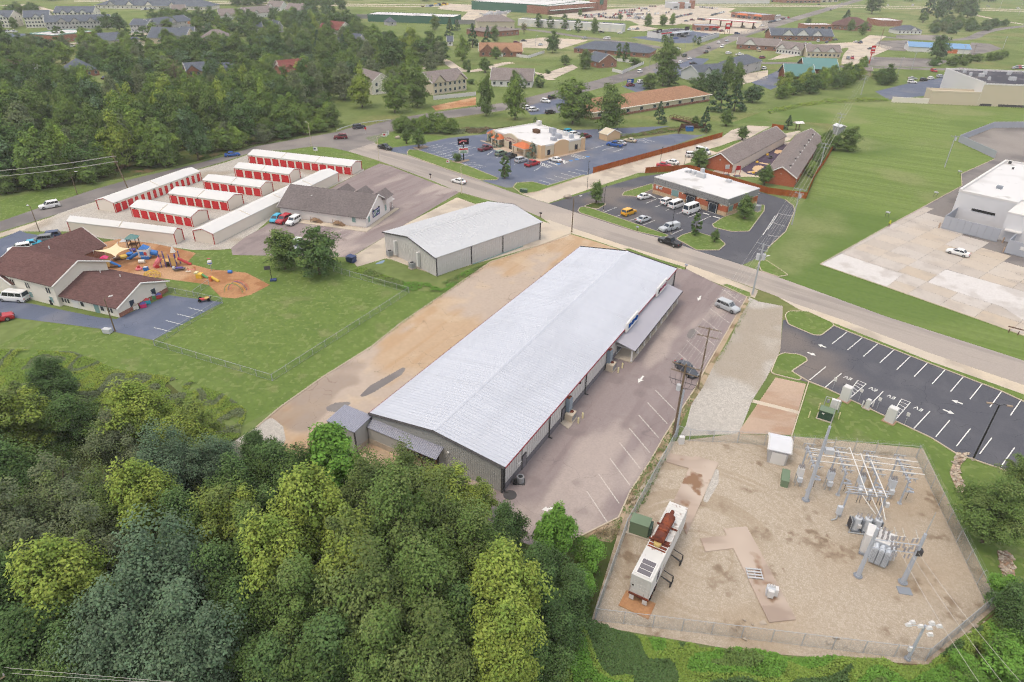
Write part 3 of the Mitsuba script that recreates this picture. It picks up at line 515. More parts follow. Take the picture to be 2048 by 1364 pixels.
# two sign boards standing at the eave
import meshkit
def text_on(u0,u1,z0,z1,v,s,bold=True):
    m=meshkit.text_mesh(s,1.0,.03,bold);b=m.bounds
    sx,sz=(u1-u0)/(b[1][0]-b[0][0]),(z1-z0)/(b[1][1]-b[0][1])
    q=m.vertices.copy();x=u0+(q[:,0]-b[0][0])*sx;z=z0+(q[:,1]-b[0][1])*sz
    return (np.c_[x,v-q[:,2],z],m.faces)
def script(u0,u1,z0,z1,v,loops,w):          # joined-up handwriting that the photograph does not resolve into letters
    m=MB();t=np.linspace(0,1,loops*10+1);ph=t*loops*2*np.pi
    x=u0+(u1-u0)*t+.35*(u1-u0)/loops*np.sin(ph);z=(z0+z1)/2-(z1-z0)/2*np.cos(ph)*(.7+.3*np.sin(t*17))
    for a in range(len(t)-1):m.bar((x[a],v,z[a]),(x[a+1],v,z[a+1]),w)
    return m
s0,s1=mf.inv((19.15,95.83))[0],mf.inv((21.86,100.46))[0]
sg=solo('shop_sign',MB().box(s0,s1,-.75,-.45,3.72,5.45),'m_white2','white board with blue lettering on the eave, nearer of two shop signs','sign',fr=mf)
part(sg,'lettering',script(s0+.7,s1-.3,4.2,5.0,-.77,9,.17),'m_signblue',fr=mf)
s0,s1=mf.inv((26.77,109.29))[0],mf.inv((29.51,114.04))[0]
sg=solo('shop_sign',MB().box(s0,s1,-.75,-.45,3.72,5.45),'m_white2','white board with crimson lettering on the eave, farther shop sign','sign',fr=mf)
part(sg,'lettering',script(s0+1.3,s1-.5,4.25,4.85,-.77,6,.13),'m_signmaroon',fr=mf);part(sg,'initial',script(s0+.45,s0+1.4,4.05,5.1,-.78,2,.1).box(s1-.5,s1-.36,-.8,-.76,4.2,5.15),'m_signblack',fr=mf)
# rear annex, lean-to and entrance canopy
B=[mf.inv((-24.94,70.67)),mf.inv((-20.73,68.46)),mf.inv((-19.18,72.17))]
v1=mf.inv((-24.94,70.67))[1];v0=mf.inv((-20.73,68.46))[1];ua=(B[0][0]+B[1][0])/2
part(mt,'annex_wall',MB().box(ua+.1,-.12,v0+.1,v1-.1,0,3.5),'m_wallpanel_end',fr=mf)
part(mt,'annex_roof',MB().hull([(ua-.1,v0-.1,3.5),(ua-.1,v1+.1,3.5),(-.02,v0-.1,3.9),(-.02,v1+.1,3.9),(ua-.1,v0-.1,3.62),(ua-.1,v1+.1,3.62),(-.02,v0-.1,4.0),(-.02,v1+.1,4.0)]),'m_annexroof',fr=mf)
r=MB()
for k in range(16):
    y=v0+(v1-v0)*(k+.5)/16;r.bar((ua-.1,y,3.63),(-.02,y,4.01),.05)
k_=part(mt,'roof_rib',r,'m_annexroof',fr=mf);labels[k_]={'kind':'stuff'}
part(mt,'corner_trim',MB().box(ua-.02,ua+.14,v0-.02,v0+.14,0,3.45).box(ua-.02,ua+.14,v1-.14,v1+.02,0,3.45),'m_trim_dark',fr=mf)
L=[mf.inv((-19.77,70.62)),mf.inv((-13.62,66.96)),mf.inv((-8.3,65.97)),mf.inv((-9.41,64.15))]
ul=L[0][0];vl1,vl0=v0-.12,L[1][1]
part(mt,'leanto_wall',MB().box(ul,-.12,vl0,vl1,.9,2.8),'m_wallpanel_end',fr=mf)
part(mt,'foundation',MB().box(ul-.05,-.12,vl0,vl1,0,.899).box(ua+.05,-.13,v0+.05,v0+.2,0,.7),'m_concrete',fr=mf)
vc0=L[3][1]
def slopeslab(u0,v0_,v1_,z0,z1):return MB().hull([(u0,v0_,z0),(u0,v1_,z0),(-.02,v0_,z1),(-.02,v1_,z1),(u0,v0_,z0+.1),(u0,v1_,z0+.1),(-.02,v0_,z1+.1),(-.02,v1_,z1+.1)])
part(mt,'leanto_roof',slopeslab(ul-.15,vl0,vl1,2.8,3.5),'m_annexroof',fr=mf)
part(mt,'canopy_roof',slopeslab(L[3][0]-.1,vc0,vl0-.01,2.7,3.5),'m_annexroof',fr=mf)
r=MB()
for k in range(40):
    y=vc0+(vl1-vc0)*(k+.5)/40
    r.bar(((ul-.15) if y>vl0 else L[3][0]-.1,y,2.91 if y>vl0 else 2.81),(-.02,y,3.61),.05)
k_=part(mt,'roof_rib',r,'m_annexroof',fr=mf);labels[k_]={'kind':'stuff'}
for y in (vc0+.2,(vc0+vl0)/2,vl0-.3):part(mt,'canopy_post',MB().box(L[3][0]+.05,L[3][0]+.25,y-.1,y+.1,0,2.7),'m_brown',fr=mf)
part(mt,'loading_door',MB().box(-.2,-.13,vc0+.8,vl0-.6,.05,2.4),'m_trim_dark',fr=mf)
part(mt,'wall_lamp',MB().box(-.3,-.1,vc0-.9,vc0-.6,3.0,3.2),'m_white',fr=mf)
# air units, ducts and bollards along the front
for i,(pu,pd) in enumerate((((9.21,76.34),(8.54,77.1)),((16.75,89.81),(16.11,90.45)))):
    u=U(pu);v=mf.inv(pu)[1]+.55
    lab=('near the middle door','beside the porch')[i]
    ac=thing('air_conditioner','beige air conditioning unit on the lot %s' % lab,'air conditioner')
    part(ac,'case',MB().box(u-.75,u+.75,v-.6,v+.6,.12,1.25),'m_acbeige',fr=mf);part(ac,'base',MB().box(u-.85,u+.85,v-.7,v+.7,.02,.119),'m_concrete',fr=mf)
    part(ac,'fan',MB().cyl(u+.25,v,1.251,1.29,.36,16),'m_rust',fr=mf);g=MB()
    for k in range(9):g.box(u-.7+k*.16,u-.62+k*.16,v-.63,v-.601,.25,1.1)
    part(ac,'louvre',g,'m_acgrey',fr=mf)
    ud=U(pd);dk=thing('ventilation_duct','blue grey sheet metal duct on the wall %s' % lab,'duct')
    part(dk,'shaft',MB().box(ud-.55,ud+.02,-.75,-.12,.3,3.6).box(ud+.1,ud+.6,-.7,-.12,.3,3.4).box(ud-.5,ud+.6,-.7,-.1,.12,.29),'m_duct',fr=mf)
    part(dk,'cap',MB().cyl(ud-.27,-.43,3.601,3.72,.25).cyl(ud+.35,-.4,3.401,3.5,.22),'m_copper',fr=mf)
for i,(p,l) in enumerate((((9.8,75.71),'in front of the middle unit, nearer one'),((10.54,76.9),'in front of the middle unit, farther one'),((17.35,89.18),'by the porch unit, nearer one'),((18.2,90.52),'by the porch unit, farther one'))):
    solo('bollard',MB().cyl(p[0],p[1],0,.95,.13,12).cyl(p[0],p[1],.95,1.02,.13,12,.05),'m_bollard','cream bollard %s' % l,'bollard','cream bollards at the air units')
p=(1.39,63.26);q=thing('air_conditioner','round grey condenser at the near corner of the long building','air conditioner')
part(q,'case',MB().cyl(p[0],p[1],.12,.95,.48,14),'m_acgrey');part(q,'grille',MB().cyl(p[0],p[1],.951,.98,.3,14),'m_black');part(q,'base',MB().box(p[0]-.6,p[0]+.6,p[1]-.6,p[1]+.6,.02,.119),'m_trim_dark')
p=(0.68,62.93);solo('utility_meter',MB().box(p[0]-.25,p[0]+.25,p[1]-.3,p[1]+.3,0,.5).cyl(p[0],p[1],.5,.9,.08),'m_black','black gas meter beside the round condenser','meter')
p=(0.07,60.84);solo('manhole_cover',MB().cyl(p[0],p[1],.02,.06,.85,20),'m_trim_dark','dark round cover at the corner of the long building','manhole cover')
p=(8.02,75.27);struct('door_slab',MB().prism([(7.16,75.63),(7.6,76.29),(8.95,75.43),(8.27,74.27)],0,.1),'m_concrete','pale concrete slab in front of the side door')
u_=(25.45,112.7)
# painted markings on the lot
def arrow(pts_tail_tip,z,w=.3,parent=K_LOT,mat='m_paint'):
    a,b=np.array(pts_tail_tip[0]),np.array(pts_tail_tip[1]);d=(b-a)/np.linalg.norm(b-a);n=np.array([-d[1],d[0]]);L=np.linalg.norm(b-a);h=a+d*L*.5
    q=[a-n*w/2,h-n*w/2,h-n*w*1.5,b,h+n*w*1.5,h+n*w/2,a+n*w/2]
    put(uniq(parent+'__arrow'),poly_mesh([tuple(x) for x in q],z),mat)
arrow(((37.59,117.44),(36.49,115.3)),Z4);arrow(((21.34,88.34),(20.16,86.27)),Z4);arrow(((5.36,58.74),(3.99,58.38)),Z4)
marks('line',row((42.76,120.49),(45.05,114.54),(26.1,91.61),(28.19,86.22),8)[1:7],Z4,.11,'m_paint_old',parent=K_LOT)
marks('line',row((22.57,84.35),(24.6,79.16),(9.83,61.76),(11.85,56.46),8),Z4,.11,'m_paint_old',parent=K_LOT)
marks('line',[((42.63,120.69),(44.83,114.53))]+[(lerp((42.63,120.69),(44.83,114.53),t),lerp((43.95,119.54),(45.79,115.97),t)) for t in (.1,.35,.6,.9)],Z4,.1,'m_paint_old',parent=K_LOT)
sheet('asphalt_patch',[(31.38,101.91),(32.28,103.72),(33.2,104.24),(33.54,103.56),(32.68,101.56),(31.92,100.38),(31.19,100.62)],Z4,'m_street','grey oval asphalt patch in the main lot',smooth=.3)

# ------------------------------------------------------------------ trees: a few models, each a trunk with limbs and a crown of leaf sprays
def leaves(centers,normals,size,r,aspect=.62,col=None,jit=.11,hue=.07):
    """Rhombic leaf sprays at the points, roughly facing along the normals; their own tone varies from spray to spray."""
    n=len(centers)
    nn=normals+r.normal(0,.42,(n,3));nn /= np.linalg.norm(nn,axis=1,keepdims=True)+1e-9
    a=r.normal(0,1,(n,3));a -= (a*nn).sum(1,keepdims=True)*nn;a /= np.linalg.norm(a,axis=1,keepdims=True)+1e-9
    b=np.cross(nn,a);s=size*r.uniform(.6,1.3,(n,1))
    v=np.stack([centers-a*s*.5,centers-b*s*aspect*.5-nn*s*.08,centers+a*s*.5,centers+b*s*aspect*.5-nn*s*.08],1).reshape(-1,3)
    k=np.arange(n)*4
    f=np.vstack([np.stack([k,k+1,k+2],1),np.stack([k,k+2,k+3],1)])
    c=np.asarray(col) if np.ndim(col)==2 else np.tile(col,(n,1))
    c=c*r.uniform(1-jit,1+jit,(n,1))*(1+r.normal(0,hue*.5,(n,3)))
    return v,f,np.repeat(np.clip(c,.005,.9),4,axis=0)
TONE={'yellow':(.215,.275,.058),'lime':(.175,.255,.055),'mid':(.115,.175,.052),'olive':(.135,.18,.062),'deep':(.078,.13,.048),'blue':(.105,.158,.095),'fresh':(.12,.24,.045),'pine':(.062,.105,.058),'grey':(.15,.18,.10),'bronze':(.17,.135,.085),'silver':(.18,.22,.18)}
def tree_model(key,seed,h,r,tone,tone2,clumps,per,leaf,base=.22,form='round',trunk=.22):
    g=np.random.default_rng(seed);zc,rz=h*(base+1)/2,h*(1-base)/2
    cs=[]
    lead=[]                                      # several upright leaders, each with its own plume of clumps
    for q in range(8):
        t,a=g.uniform(.05,.68) if q else 0,q*2.4+g.uniform(-.5,.5)
        lead.append((t*r*math.cos(a),t*r*math.sin(a),h*(1-.42*t ** 1.4)*(g.uniform(.74,1.0) if q else 1),r*g.uniform(.36,.56)))
    while len(cs)<clumps:
        if form=='cone':
            t=g.uniform(0,1) ** .8;q=g.uniform(0,2*np.pi);rr=r*(1-t)*g.uniform(.75,1.02)+.15
            p=np.array([rr*math.cos(q),rr*math.sin(q),h*(base+(1-base)*t)])
        elif form=='column':
            t=g.uniform(0,1);q=g.uniform(0,2*np.pi);rr=r*(math.sin(math.pi*min(.97,.12+t*.86)) ** .6)*g.uniform(.55,1)
            p=np.array([rr*math.cos(q),rr*math.sin(q),h*(base+(1-base)*t)])
        else:
            lx,ly,lz,lw=lead[int(g.integers(8))];t=g.uniform(0,1) ** .75;q=g.uniform(0,2*np.pi)
            rr=lw*min(1,.45+2.2*t)*(1-t ** 2.2) ** .5*g.uniform(.45,1.12);k=.55+.45*t
            p=np.array([lx*k+rr*math.cos(q),ly*k+rr*math.sin(q),h*base+(lz-h*base)*t])
        cs.append(p)
    cs=np.array(cs);V,N,C=[],[],[]
    for i,p in enumerate(cs):
        cr=r*(.34 if form=='round' else .26)*g.uniform(.5,1.45)*(clumps/60) **-.36
        if form=='cone':cr *= max(.35,1.3*(1-(p[2]/h-base)/(1-base)))
        d=g.normal(0,1,(per,3));d[:,2]=np.abs(d[:,2])*.9+d[:,2]*.1-.12;d /= np.linalg.norm(d,axis=1,keepdims=True)
        out=(p-[0,0,zc])/np.array([r,r,rz])
        ax=out*[1,1,.6]+[0,0,.45]+g.normal(0,.3,3);ax /= np.linalg.norm(ax)+1e-9;d=d*g.uniform(.4,1.1,(per,1));along=(d*ax).sum(1,keepdims=True)*ax
        q=p+cr*((d-along)*.78+along*(1.45 if form=='round' else 1.0))      # sprays reach outwards and up
        q[:,2] -= .12*cr*(np.linalg.norm((q-p)[:,:2],axis=1)/cr) ** 2*2
        V.append(q);N.append(d+out*.6+[0,0,.35])
        m=g.uniform(0,1) if g.uniform()<.5 else 0
        C.append(np.tile(np.array(TONE[tone])*(1-m)+np.array(TONE[tone2])*m,(per,1))*g.uniform(.74,1.2))
    V,N,C=np.vstack(V),np.vstack(N),np.vstack(C)
    v,f,c=leaves(V,N,leaf,g,col=C)
    tr=MB();bend=g.normal(0,.02*h,2);top=np.array([bend[0],bend[1],h*.72 if form != 'cone' else h*.97])
    tr.tube([[0,0,-.3],[0,0,.4],[bend[0]*.4,bend[1]*.4,h*.35],top],[trunk*1.5,trunk,trunk*.75,trunk*.18],7)
    if form=='round':
        for p in cs[g.permutation(len(cs))[:14]]:
            z0=min(h*g.uniform(.22,.5),p[2]-.4);s=np.array([bend[0]*.4*z0/(h*.35),bend[1]*.4*z0/(h*.35),max(z0,.5)])
            mid=(s+p)/2+[0,0,.06*h]
            tr.tube([s,mid,p],[trunk*.42,trunk*.28,trunk*.1],5)
    scene[key]={'type':'shapegroup','trunk':mikit.ply(tr.get(),'m_bark'),'crown':mikit.ply((v,f),'m_leaf',color=c)}
    return key
# near models: fine sprays
TM=tree_model
NEAR_T={
 'Y1':TM('tg_y1',11,15,4.6,'yellow','lime',120,270,0.30),'Y2':TM('tg_y2',12,13,3.9,'yellow','olive',105,270,0.29),
 'M1':TM('tg_m1',13,15,4.8,'mid','olive',125,270,0.28),'M2':TM('tg_m2',14,14,4.4,'olive','mid',120,270,0.27),
 'D1':TM('tg_d1',15,14,4.5,'deep','mid',115,270,0.30),'D2':TM('tg_d2',16,12,4.0,'deep','deep',100,270,0.29),
 'B1':TM('tg_b1',17,15,5.2,'blue','blue',130,280,0.29),'F1':TM('tg_f1',18,10,3.6,'fresh','fresh',110,170,0.42),
 'O1':TM('tg_o1',19,14,4.6,'grey','olive',125,260,0.25),'S1':TM('tg_s1',20,6,2.6,'fresh','mid',70,200,0.26,base=.05)}
# models for the middle distance and beyond: larger sprays
FAR_T={
 'm':TM('tf_m',31,13,5.2,'mid','olive',95,100,.58,base=.1),'m2':TM('tf_m2',32,14,5.0,'mid','lime',95,100,.58,base=.1),'y':TM('tf_y',33,12,4.6,'yellow','lime',95,100,.58,base=.1),
 'd':TM('tf_d',34,14,5.4,'deep','mid',95,100,.58,base=.1),'d2':TM('tf_d2',35,12,4.8,'deep','blue',95,100,.58,base=.1),'o':TM('tf_o',36,12,5.0,'grey','olive',95,100,.58,base=.1),
 'l':TM('tf_l',37,12,4.6,'lime','mid',95,100,.58,base=.1),'c':TM('tf_c',38,9,2.3,'deep','mid',50,80,.55,base=.1,form='column'),'p':TM('tf_p',39,10,3.2,'pine','deep',90,70,.55,base=.04,form='cone'),
 's':TM('tf_s',40,5,1.9,'mid','deep',60,90,.27,base=.12),'b':TM('tf_b',41,2.0,1.6,'deep','mid',26,70,.34,base=.0),'sv':TM('tf_sv',42,4.6,1.7,'silver','blue',40,70,.34,base=.02,form='cone'),
 'bz':TM('tf_bz',43,8,2.9,'bronze','olive',30,40,.5),'dd':TM('tf_dd',44,11,4.0,'bronze','grey',26,16,.4)}
H_OF={'Y1':15,'Y2':13,'M1':15,'M2':14,'D1':14,'D2':12,'B1':15,'F1':10,'O1':14,'S1':6,'m':13,'m2':14,'y':12,'d':14,'d2':12,'o':12,'l':12,'c':9,'p':10,'s':5,'b':2.0,'sv':4.6,'bz':8,'dd':11}
R_OF={'Y1':4.6,'Y2':3.9,'M1':4.8,'M2':4.4,'D1':4.5,'D2':4.0,'B1':5.2,'F1':3.6,'O1':4.6,'S1':2.6,'m':5.2,'m2':5.0,'y':4.6,'d':5.4,'d2':4.8,'o':5.0,'l':4.6,'c':2.3,'p':3.2,'s':1.9,'b':1.6,'sv':1.7,'bz':2.9,'dd':4.0}
_tr=np.random.default_rng(77)
def plant(name,model,p,h,r,label,group=None,cat=None,z=0.0):
    """One tree: a copy of a model scaled to the height and crown radius measured in the photograph."""
    gid=(NEAR_T.get(model) or FAR_T[model]);sz,sr=h/H_OF[model],r/R_OF[model]
    k=thing(name,label,cat or ('bush' if 'bush' in name or 'shrub' in name else 'tree'),group)
    scene[k]={'type':'instance','to_world':T().translate([float(p[0]),float(p[1]),z]).rotate([0,0,1],float(_tr.uniform(0,360))).scale([sr,sr,sz]),'g':{'type':'ref','id':gid}}
    return k
def away(p,d):                                    # d metres further from the camera's foot
    p=np.array(p);return p+p/np.linalg.norm(p)*d
# the near wood at the lower left: (crown centre at 62 % of its height, model, height, radius)
WOODWORDS={'Y1':'tall yellow green tree','Y2':'yellow green tree','M1':'mid green tree','M2':'olive green tree','D1':'dark green tree','D2':'small dark green tree','B1':'blue green broad tree','F1':'bright fresh green tree','O1':'grey green feathery tree','S1':'leafy bright green bush'}
def wood(p,model,h,r,label=None,group='trees of the near wood'):
    lab=label or WOODWORDS[model]+' in the near wood at the lower left'
    plant('bush' if model=='S1' else 'broadleaf_tree',model,p,h,r,lab,None if label else group+' (%s)' % WOODWORDS[model])
W=wood
W((-61.11,64.67),'Y2',13,5.0,'yellow green tree at the left edge above the wood');W((-62.88,58.45),'D1',14,5);W((-54.98,54.42),'D1',13,4.6)
W((-66.45,77.19),'D2',8,3.6);W((-56.84,66.86),'D1',10,4.2,'dark green tree at the top edge of the near wood');W((-48.09,61.87),'O1',11,4.2)
W((-46.46,65.35),'Y1',13,5.0,'broad yellow green tree by the weedy meadow');W((-40.13,64.76),'Y2',11,4.4,'second yellow green tree by the weedy meadow');W((-39.44,56.88),'B1',13,4.4)
W((-34.39,57.28),'B1',11,3.8);W((-29.74,53.06),'D1',12,4.0);W((-47.05,50.1),'O1',14,5.0);W((-48.54,45.59),'O1',15,5.4);W((-42.07,49.14),'M2',13,4.0)
W((-37.31,48.95),'Y1',15,4.4,'yellow green tree with bare limbs showing in the middle of the wood');W((-32.47,47.28),'D1',13,4.0);W((-28.09,47.04),'Y2',14,4.2);W((-39.69,43.89),'O1',14,4.4)
W((-39.65,38.71),'Y1',15,5.2,'yellow green tree at the left of the blue green tree');W((-44.63,38.61),'D1',14,4.6);W((-39.44,33.29),'D2',12,4.4);W((-44.49,34.59),'D1',14,4.8)
W((-31.04,39.43),'B1',17,5.6,'tall blue green tree at the bottom left');W((-31.72,34.12),'B1',15,5.0);W((-25.76,33.77),'B1',15,5.0);W((-35.43,32.24),'D1',12,4.2);W((-25.69,40.08),'D1',14,4.2);W((-23.7,43.01),'M1',14,4.0)
W((-26.51,57.05),'D1',11,4.0);W((-31.16,61.63),'D2',8,3.2);W((-21.42,60.5),'F1',10,4.4,'bright green round tree beside the rear annex');W((-19.68,46.28),'Y1',17,5.0,'tallest yellow green tree in front of the long building');W((-21.01,41.04),'Y1',16,4.6);W((-15,41.46),'Y2',16,4.2,'narrow yellow green tree left of the olive tree');W((-18.18,37.05),'M1',14,4.6);W((-14.73,33.75),'D1',13,4.8)
W((-15.17,52.63),'M2',13,4.4);W((-12.24,56.15),'M2',11,4.0);W((-7.38,55.7),'Y2',9,4.2,'thin yellow green tree against the grey end wall');W((-3.4,56.03),'Y2',7,2.6)
W((-10.5,44.55),'M1',17,5.4,'large mid green tree in front of the long building');W((-6.81,45.87),'M2',15,4.6);W((-11.66,37.18),'M2',17,5.0);W((-7.14,37.27),'M1',16,4.8);W((-6.24,32.78),'M2',15,4.6);W((-10.21,32.27),'M1',14,4.6)
W((-3.02,44.32),'M1',13,4.2);W((-0.41,50.4),'D2',8,2.6,'small dark tree beside the lot arrow');W((-0.68,38.18),'Y1',16,4.6,'yellow green tree at the right of the near wood');W((0.07,33.12),'Y1',15,4.4);W((-3.23,36.34),'D1',13,4.0)
W((4.94,50.38),'F1',8,2.6,'dark green young tree at the corner of the main lot');W((3.19,43.62),'D2',9,3.4);W((6.15,42.41),'D2',8,2.8);W((4.51,39.06),'D2',8,3.2)
W((8.79,49.45),'S1',5,2.2,'bright green bush by the trailer fence');W((7.8,45.82),'S1',4,2.0);W((2.06,34.86),'D1',9,3.4);W((-19.06,33.18),'D1',11,4.2);W((-23.5,36.68),'D1',12,4.0)
W((55.55,54.46),'M1',8.5,4.6,'round mid green tree outside the right fence of the substation');W((63.82,60.82),'M2',8,3.4);W((52.17,46.09),'S1',4,2.2);W((51.75,42.91),'D2',6,3.4,'dark bush at the lower right edge');W((46.68,37.77),'S1',5,3.0);W((43.2,37.6),'S1',3,2.0)

# ------------------------------------------------------------------ buildings of the middle distance
def roof_mesh(L,W,e,r,over=.4,hip=False,th=.14,along='u'):
    m=MB();a=over
    if along=='v':
        v,f=roof_mesh(W,L,e,r,over,hip,th).get();return MB().raw(np.c_[v[:,1],v[:,0],v[:,2]],f[:,::-1])
    de=(r-e)*a/(W/2);z0=e-de;hp=min(W/2,L/2) if hip else -a
    A_,B_,C_,D_=(-a,-a,z0),(L+a,-a,z0),(L+a,W+a,z0),(-a,W+a,z0)
    if hip:
        R0,R1=(hp,W/2,r),(L-hp,W/2,r)
        up=[A_,B_,C_,D_,R0,R1];fa=[[0,1,5],[0,5,4],[1,2,5],[2,3,4],[2,4,5],[3,0,4],[0,2,1],[0,3,2]]
        return m.raw(up,fa)
    for s in (0,1):
        y0,y1=(-a,W/2) if s==0 else (W+a,W/2)
        v=[(-a,y0,z0),(L+a,y0,z0),(L+a,y1,r),(-a,y1,r)];v=v+[(x,y,z+th) for x,y,z in v]
        f=[[3,2,1,0],[4,5,6,7],[0,1,5,4],[1,2,6,5],[2,3,7,6],[3,0,4,7]]
        m.raw(v,f if s==0 else [q[::-1] for q in f])
    return m
def walls_mesh(L,W,e,r,gable=True,along='u'):
    m=MB();t=.02
    if not gable:return m.box(0,L,0,W,0,e)
    if along=='u':prof=[(0,0),(W,0),(W,e),(W/2,r-.05),(0,e)];n=L
    else:prof=[(0,0),(L,0),(L,e),(L/2,r-.05),(0,e)];n=W
    k=MB().prism(prof,0,n);v,f=k.get()
    return m.raw(np.c_[v[:,2],v[:,0],v[:,1]],f) if along=='u' else m.raw(np.c_[v[:,0],v[:,2],v[:,1]],f[:,::-1])
def on_side(side,L,W,u,w,z,h,d0,d1):
    """A box standing on a wall face: side f (v=0), b, l (u=0), r; u is its centre along that side; d0..d1 its depth outwards."""
    m=MB()
    if side=='f':return m.box(u-w/2,u+w/2,-d1,-d0,z,z+h)
    if side=='b':return m.box(u-w/2,u+w/2,W+d0,W+d1,z,z+h)
    if side=='l':return m.box(-d1,-d0,u-w/2,u+w/2,z,z+h)
    return m.box(L+d0,L+d1,u-w/2,u+w/2,z,z+h)
def frame_on(side,L,W,u,w,z,h,d1,t=.09):
    m=MB()
    for (uu,ww,zz,hh) in ((u-w/2-t/2,t,z-t,h+2*t),(u+w/2+t/2,t,z-t,h+2*t),(u,w,z+h,t),(u,w,z-t,t)):
        m.raw(*on_side(side,L,W,uu,ww,zz,hh,-.02,d1).get())
    return m
class Bld:
    def __init__(s,name,label,cat,fr,L,W,group=None):s.k=thing(name,label,cat,group);s.fr,s.L,s.W=fr,L,W
    def add(s,name,m,mat,label=None):return part(s.k,name,m,mat,fr=s.fr,label=label)
    def win(s,side,u,w,z,h,frame='m_white2',pane='m_glass',name='window'):
        k=s.add(name,frame_on(side,s.L,s.W,u,w,z,h,.06),frame);part(k,'pane',on_side(side,s.L,s.W,u,w,z,h,.004,.03),pane,fr=s.fr);return k
    def wins(s,side,us,w,z,h,**k):
        for u in us:s.win(side,u,w,z,h,**k)
    def door(s,side,u,w,h,mat='m_white2',z=.02):return s.add('door',on_side(side,s.L,s.W,u,w,z,h,-.02,.07),mat)
def house(name,label,cat,fr,L,W,e,r,wall,roof,hip=False,over=.45,along='u',group=None,trim='m_white2'):
    b=Bld(name,label,cat,fr,L,W,group)
    b.add('wall',walls_mesh(L,W,e,r,not hip,along),wall);b.add('roof',roof_mesh(L,W,e+.02,r,over,hip,along=along),roof)
    if trim and not hip:
        m=MB()
        if along=='u':
            for u in (-over-.03,L+over+.03):
                for y in (-over,W+over):m.bar((u,y,e-(r-e)*over/(W/2)+.04),(u,W/2,r+.06),.22)
        else:
            for y in (-over-.03,W+over+.03):
                for u in (-over,L+over):m.bar((u,y,e-(r-e)*over/(L/2)+.04),(L/2,y,r+.06),.22)
        b.add('trim',m,trim);labels[list(scene)[-1]]={'kind':'stuff'}
    return b
# -- storage units: white roofs, cream walls, red doors and red end trim
def storage(label,a,b,c,ndoor,e=2.6,side='f',big=0):
    fr,L,W=rect(a,b,c)
    s=Bld('storage_building',label,'storage building',fr,L,W,'storage buildings in the gravel yard')
    s.add('wall',walls_mesh(L,W,e,e+.75),'m_creamwall');s.add('roof',roof_mesh(L,W,e,e+.8,.15),'m_white')
    for q in range(1,max(2,int(L/12))):
        u=L*q/max(2,int(L/12));s.add('roof_joint',MB().bar((u,-.15,e+.1),(u,W/2,e+.99),.12),'m_beige')
    t=MB()
    for u in (-.06,L+.06):
        t.bar((u,0,0),(u,0,e),.17);t.bar((u,W,0),(u,W,e),.17);t.bar((u,0,e),(u,W/2,e+.8),.17);t.bar((u,W,e),(u,W/2,e+.8),.17)
    k=s.add('trim',t,'m_redtrim','red edge trim');labels[k]['kind']='stuff'
    for q in range(ndoor):
        n=ndoor;p=L/n;wd=p*.78
        if big and q >= big:wd=p*.5
        d=s.add('door',on_side(side,L,W,p*(q+.5),wd,.03,2.1,-.02,.05),'m_reddoor')
        g=MB()
        for z in (.5,.95,1.4,1.85):g.raw(*on_side(side,L,W,p*(q+.5),wd-.06,z,.03,.051,.075).get())
        part(d,'rib',g,'m_redtrim',fr=fr);labels[list(scene)[-1]]={'kind':'stuff'}
    for q in range(0,ndoor,3):s.add('lamp',on_side(side,L,W,L*(q+.5)/max(1,ndoor),.3,2.25,.15,0,.2),'m_black')
    return s
storage('longest storage building along the wood street, red doors facing the yard',(-101,158.7),(-90.8,186.4),(-106.4,160.9),15,big=3)
storage('nearest of the four short door rows, right behind the blank front unit',(-95.4,156.1),(-77.7,149.9),(-75.4,154.8),7)
storage('second short door row from the front of the yard',(-90.7,166.7),(-73.4,161.5),(-71.5,167.1),7)
storage('third short door row from the front of the yard',(-86.6,178.5),(-68.8,173),(-66.9,177.8),7)
storage('fourth short door row, behind the storage office roof',(-82.5,190.8),(-64.7,185.3),(-62.8,190.1),6)
storage('rearmost long storage row beside the corner lawn',(-83.4,204.8),(-48.9,194.2),(-46.9,199.9),13)
storage('low blank walled front storage building facing the playground',(-104.9,145.6),(-77,139.1),(-76.2,141.8),0)
storage('long blank storage building running up to the office',(-68.2,139.3),(-51.3,187.6),(-73.4,141.4),0)
# -- storage office with dormers
fr,L,W=rect((-59,158.3),(-36,151.3),(-30.7,163))
of=house('office_building','cream office with a big grey shingle roof beside the storage yard','office',fr,L,W,2.7,6.3,'m_siding_pink','m_shingle_grey',over=.5)
of.wins('f',[L*.865],1.0,1.0,1.4,pane='m_glass_teal');of.wins('r',[1.6,W*.82],.9,.9,1.5,pane='m_glass_teal')
for q in (.14,.43,.69):
    of.door('f',L*q,1.0,2.3,'m_white2');st=of.add('stairs',MB().box(L*q-.9,L*q+.9,-1.6,-.08,.6,.75).box(L*q-.85,L*q-.75,-1.55,-1.45,.02,1.6).box(L*q+.75,L*q+.85,-1.55,-1.45,.02,1.6),'m_deckwood')
    m=MB()
    for z in range(4):m.box(L*q+.92+z*.3,L*q+1.2+z*.3,-1.5,-.3,.02,.6-z*.14)
    m.bar((L*q+.9,-1.55,1.5),(L*q+2.1,-1.55,.9),.08).bar((L*q-.9,-1.55,1.55),(L*q+.9,-1.55,1.55),.08);part(st,'railing',m,'m_deckwood',fr=fr)
for q in (.5,.72,.95):
    of.add('dormer_wall',MB().prism([(L*q-2,W-3),(L*q+2,W-3),(L*q+2,W+.4),(L*q-2,W+.4)],2.8,4.4),'m_siding_pink')
    of.add('dormer_roof',MB().hull([(L*q-2.3,W-4,4.3),(L*q+2.3,W-4,4.3),(L*q-2.3,W+.7,4.3),(L*q+2.3,W+.7,4.3),(L*q,W-4,5.9),(L*q,W+.7,5.9)]),'m_shingle_grey')
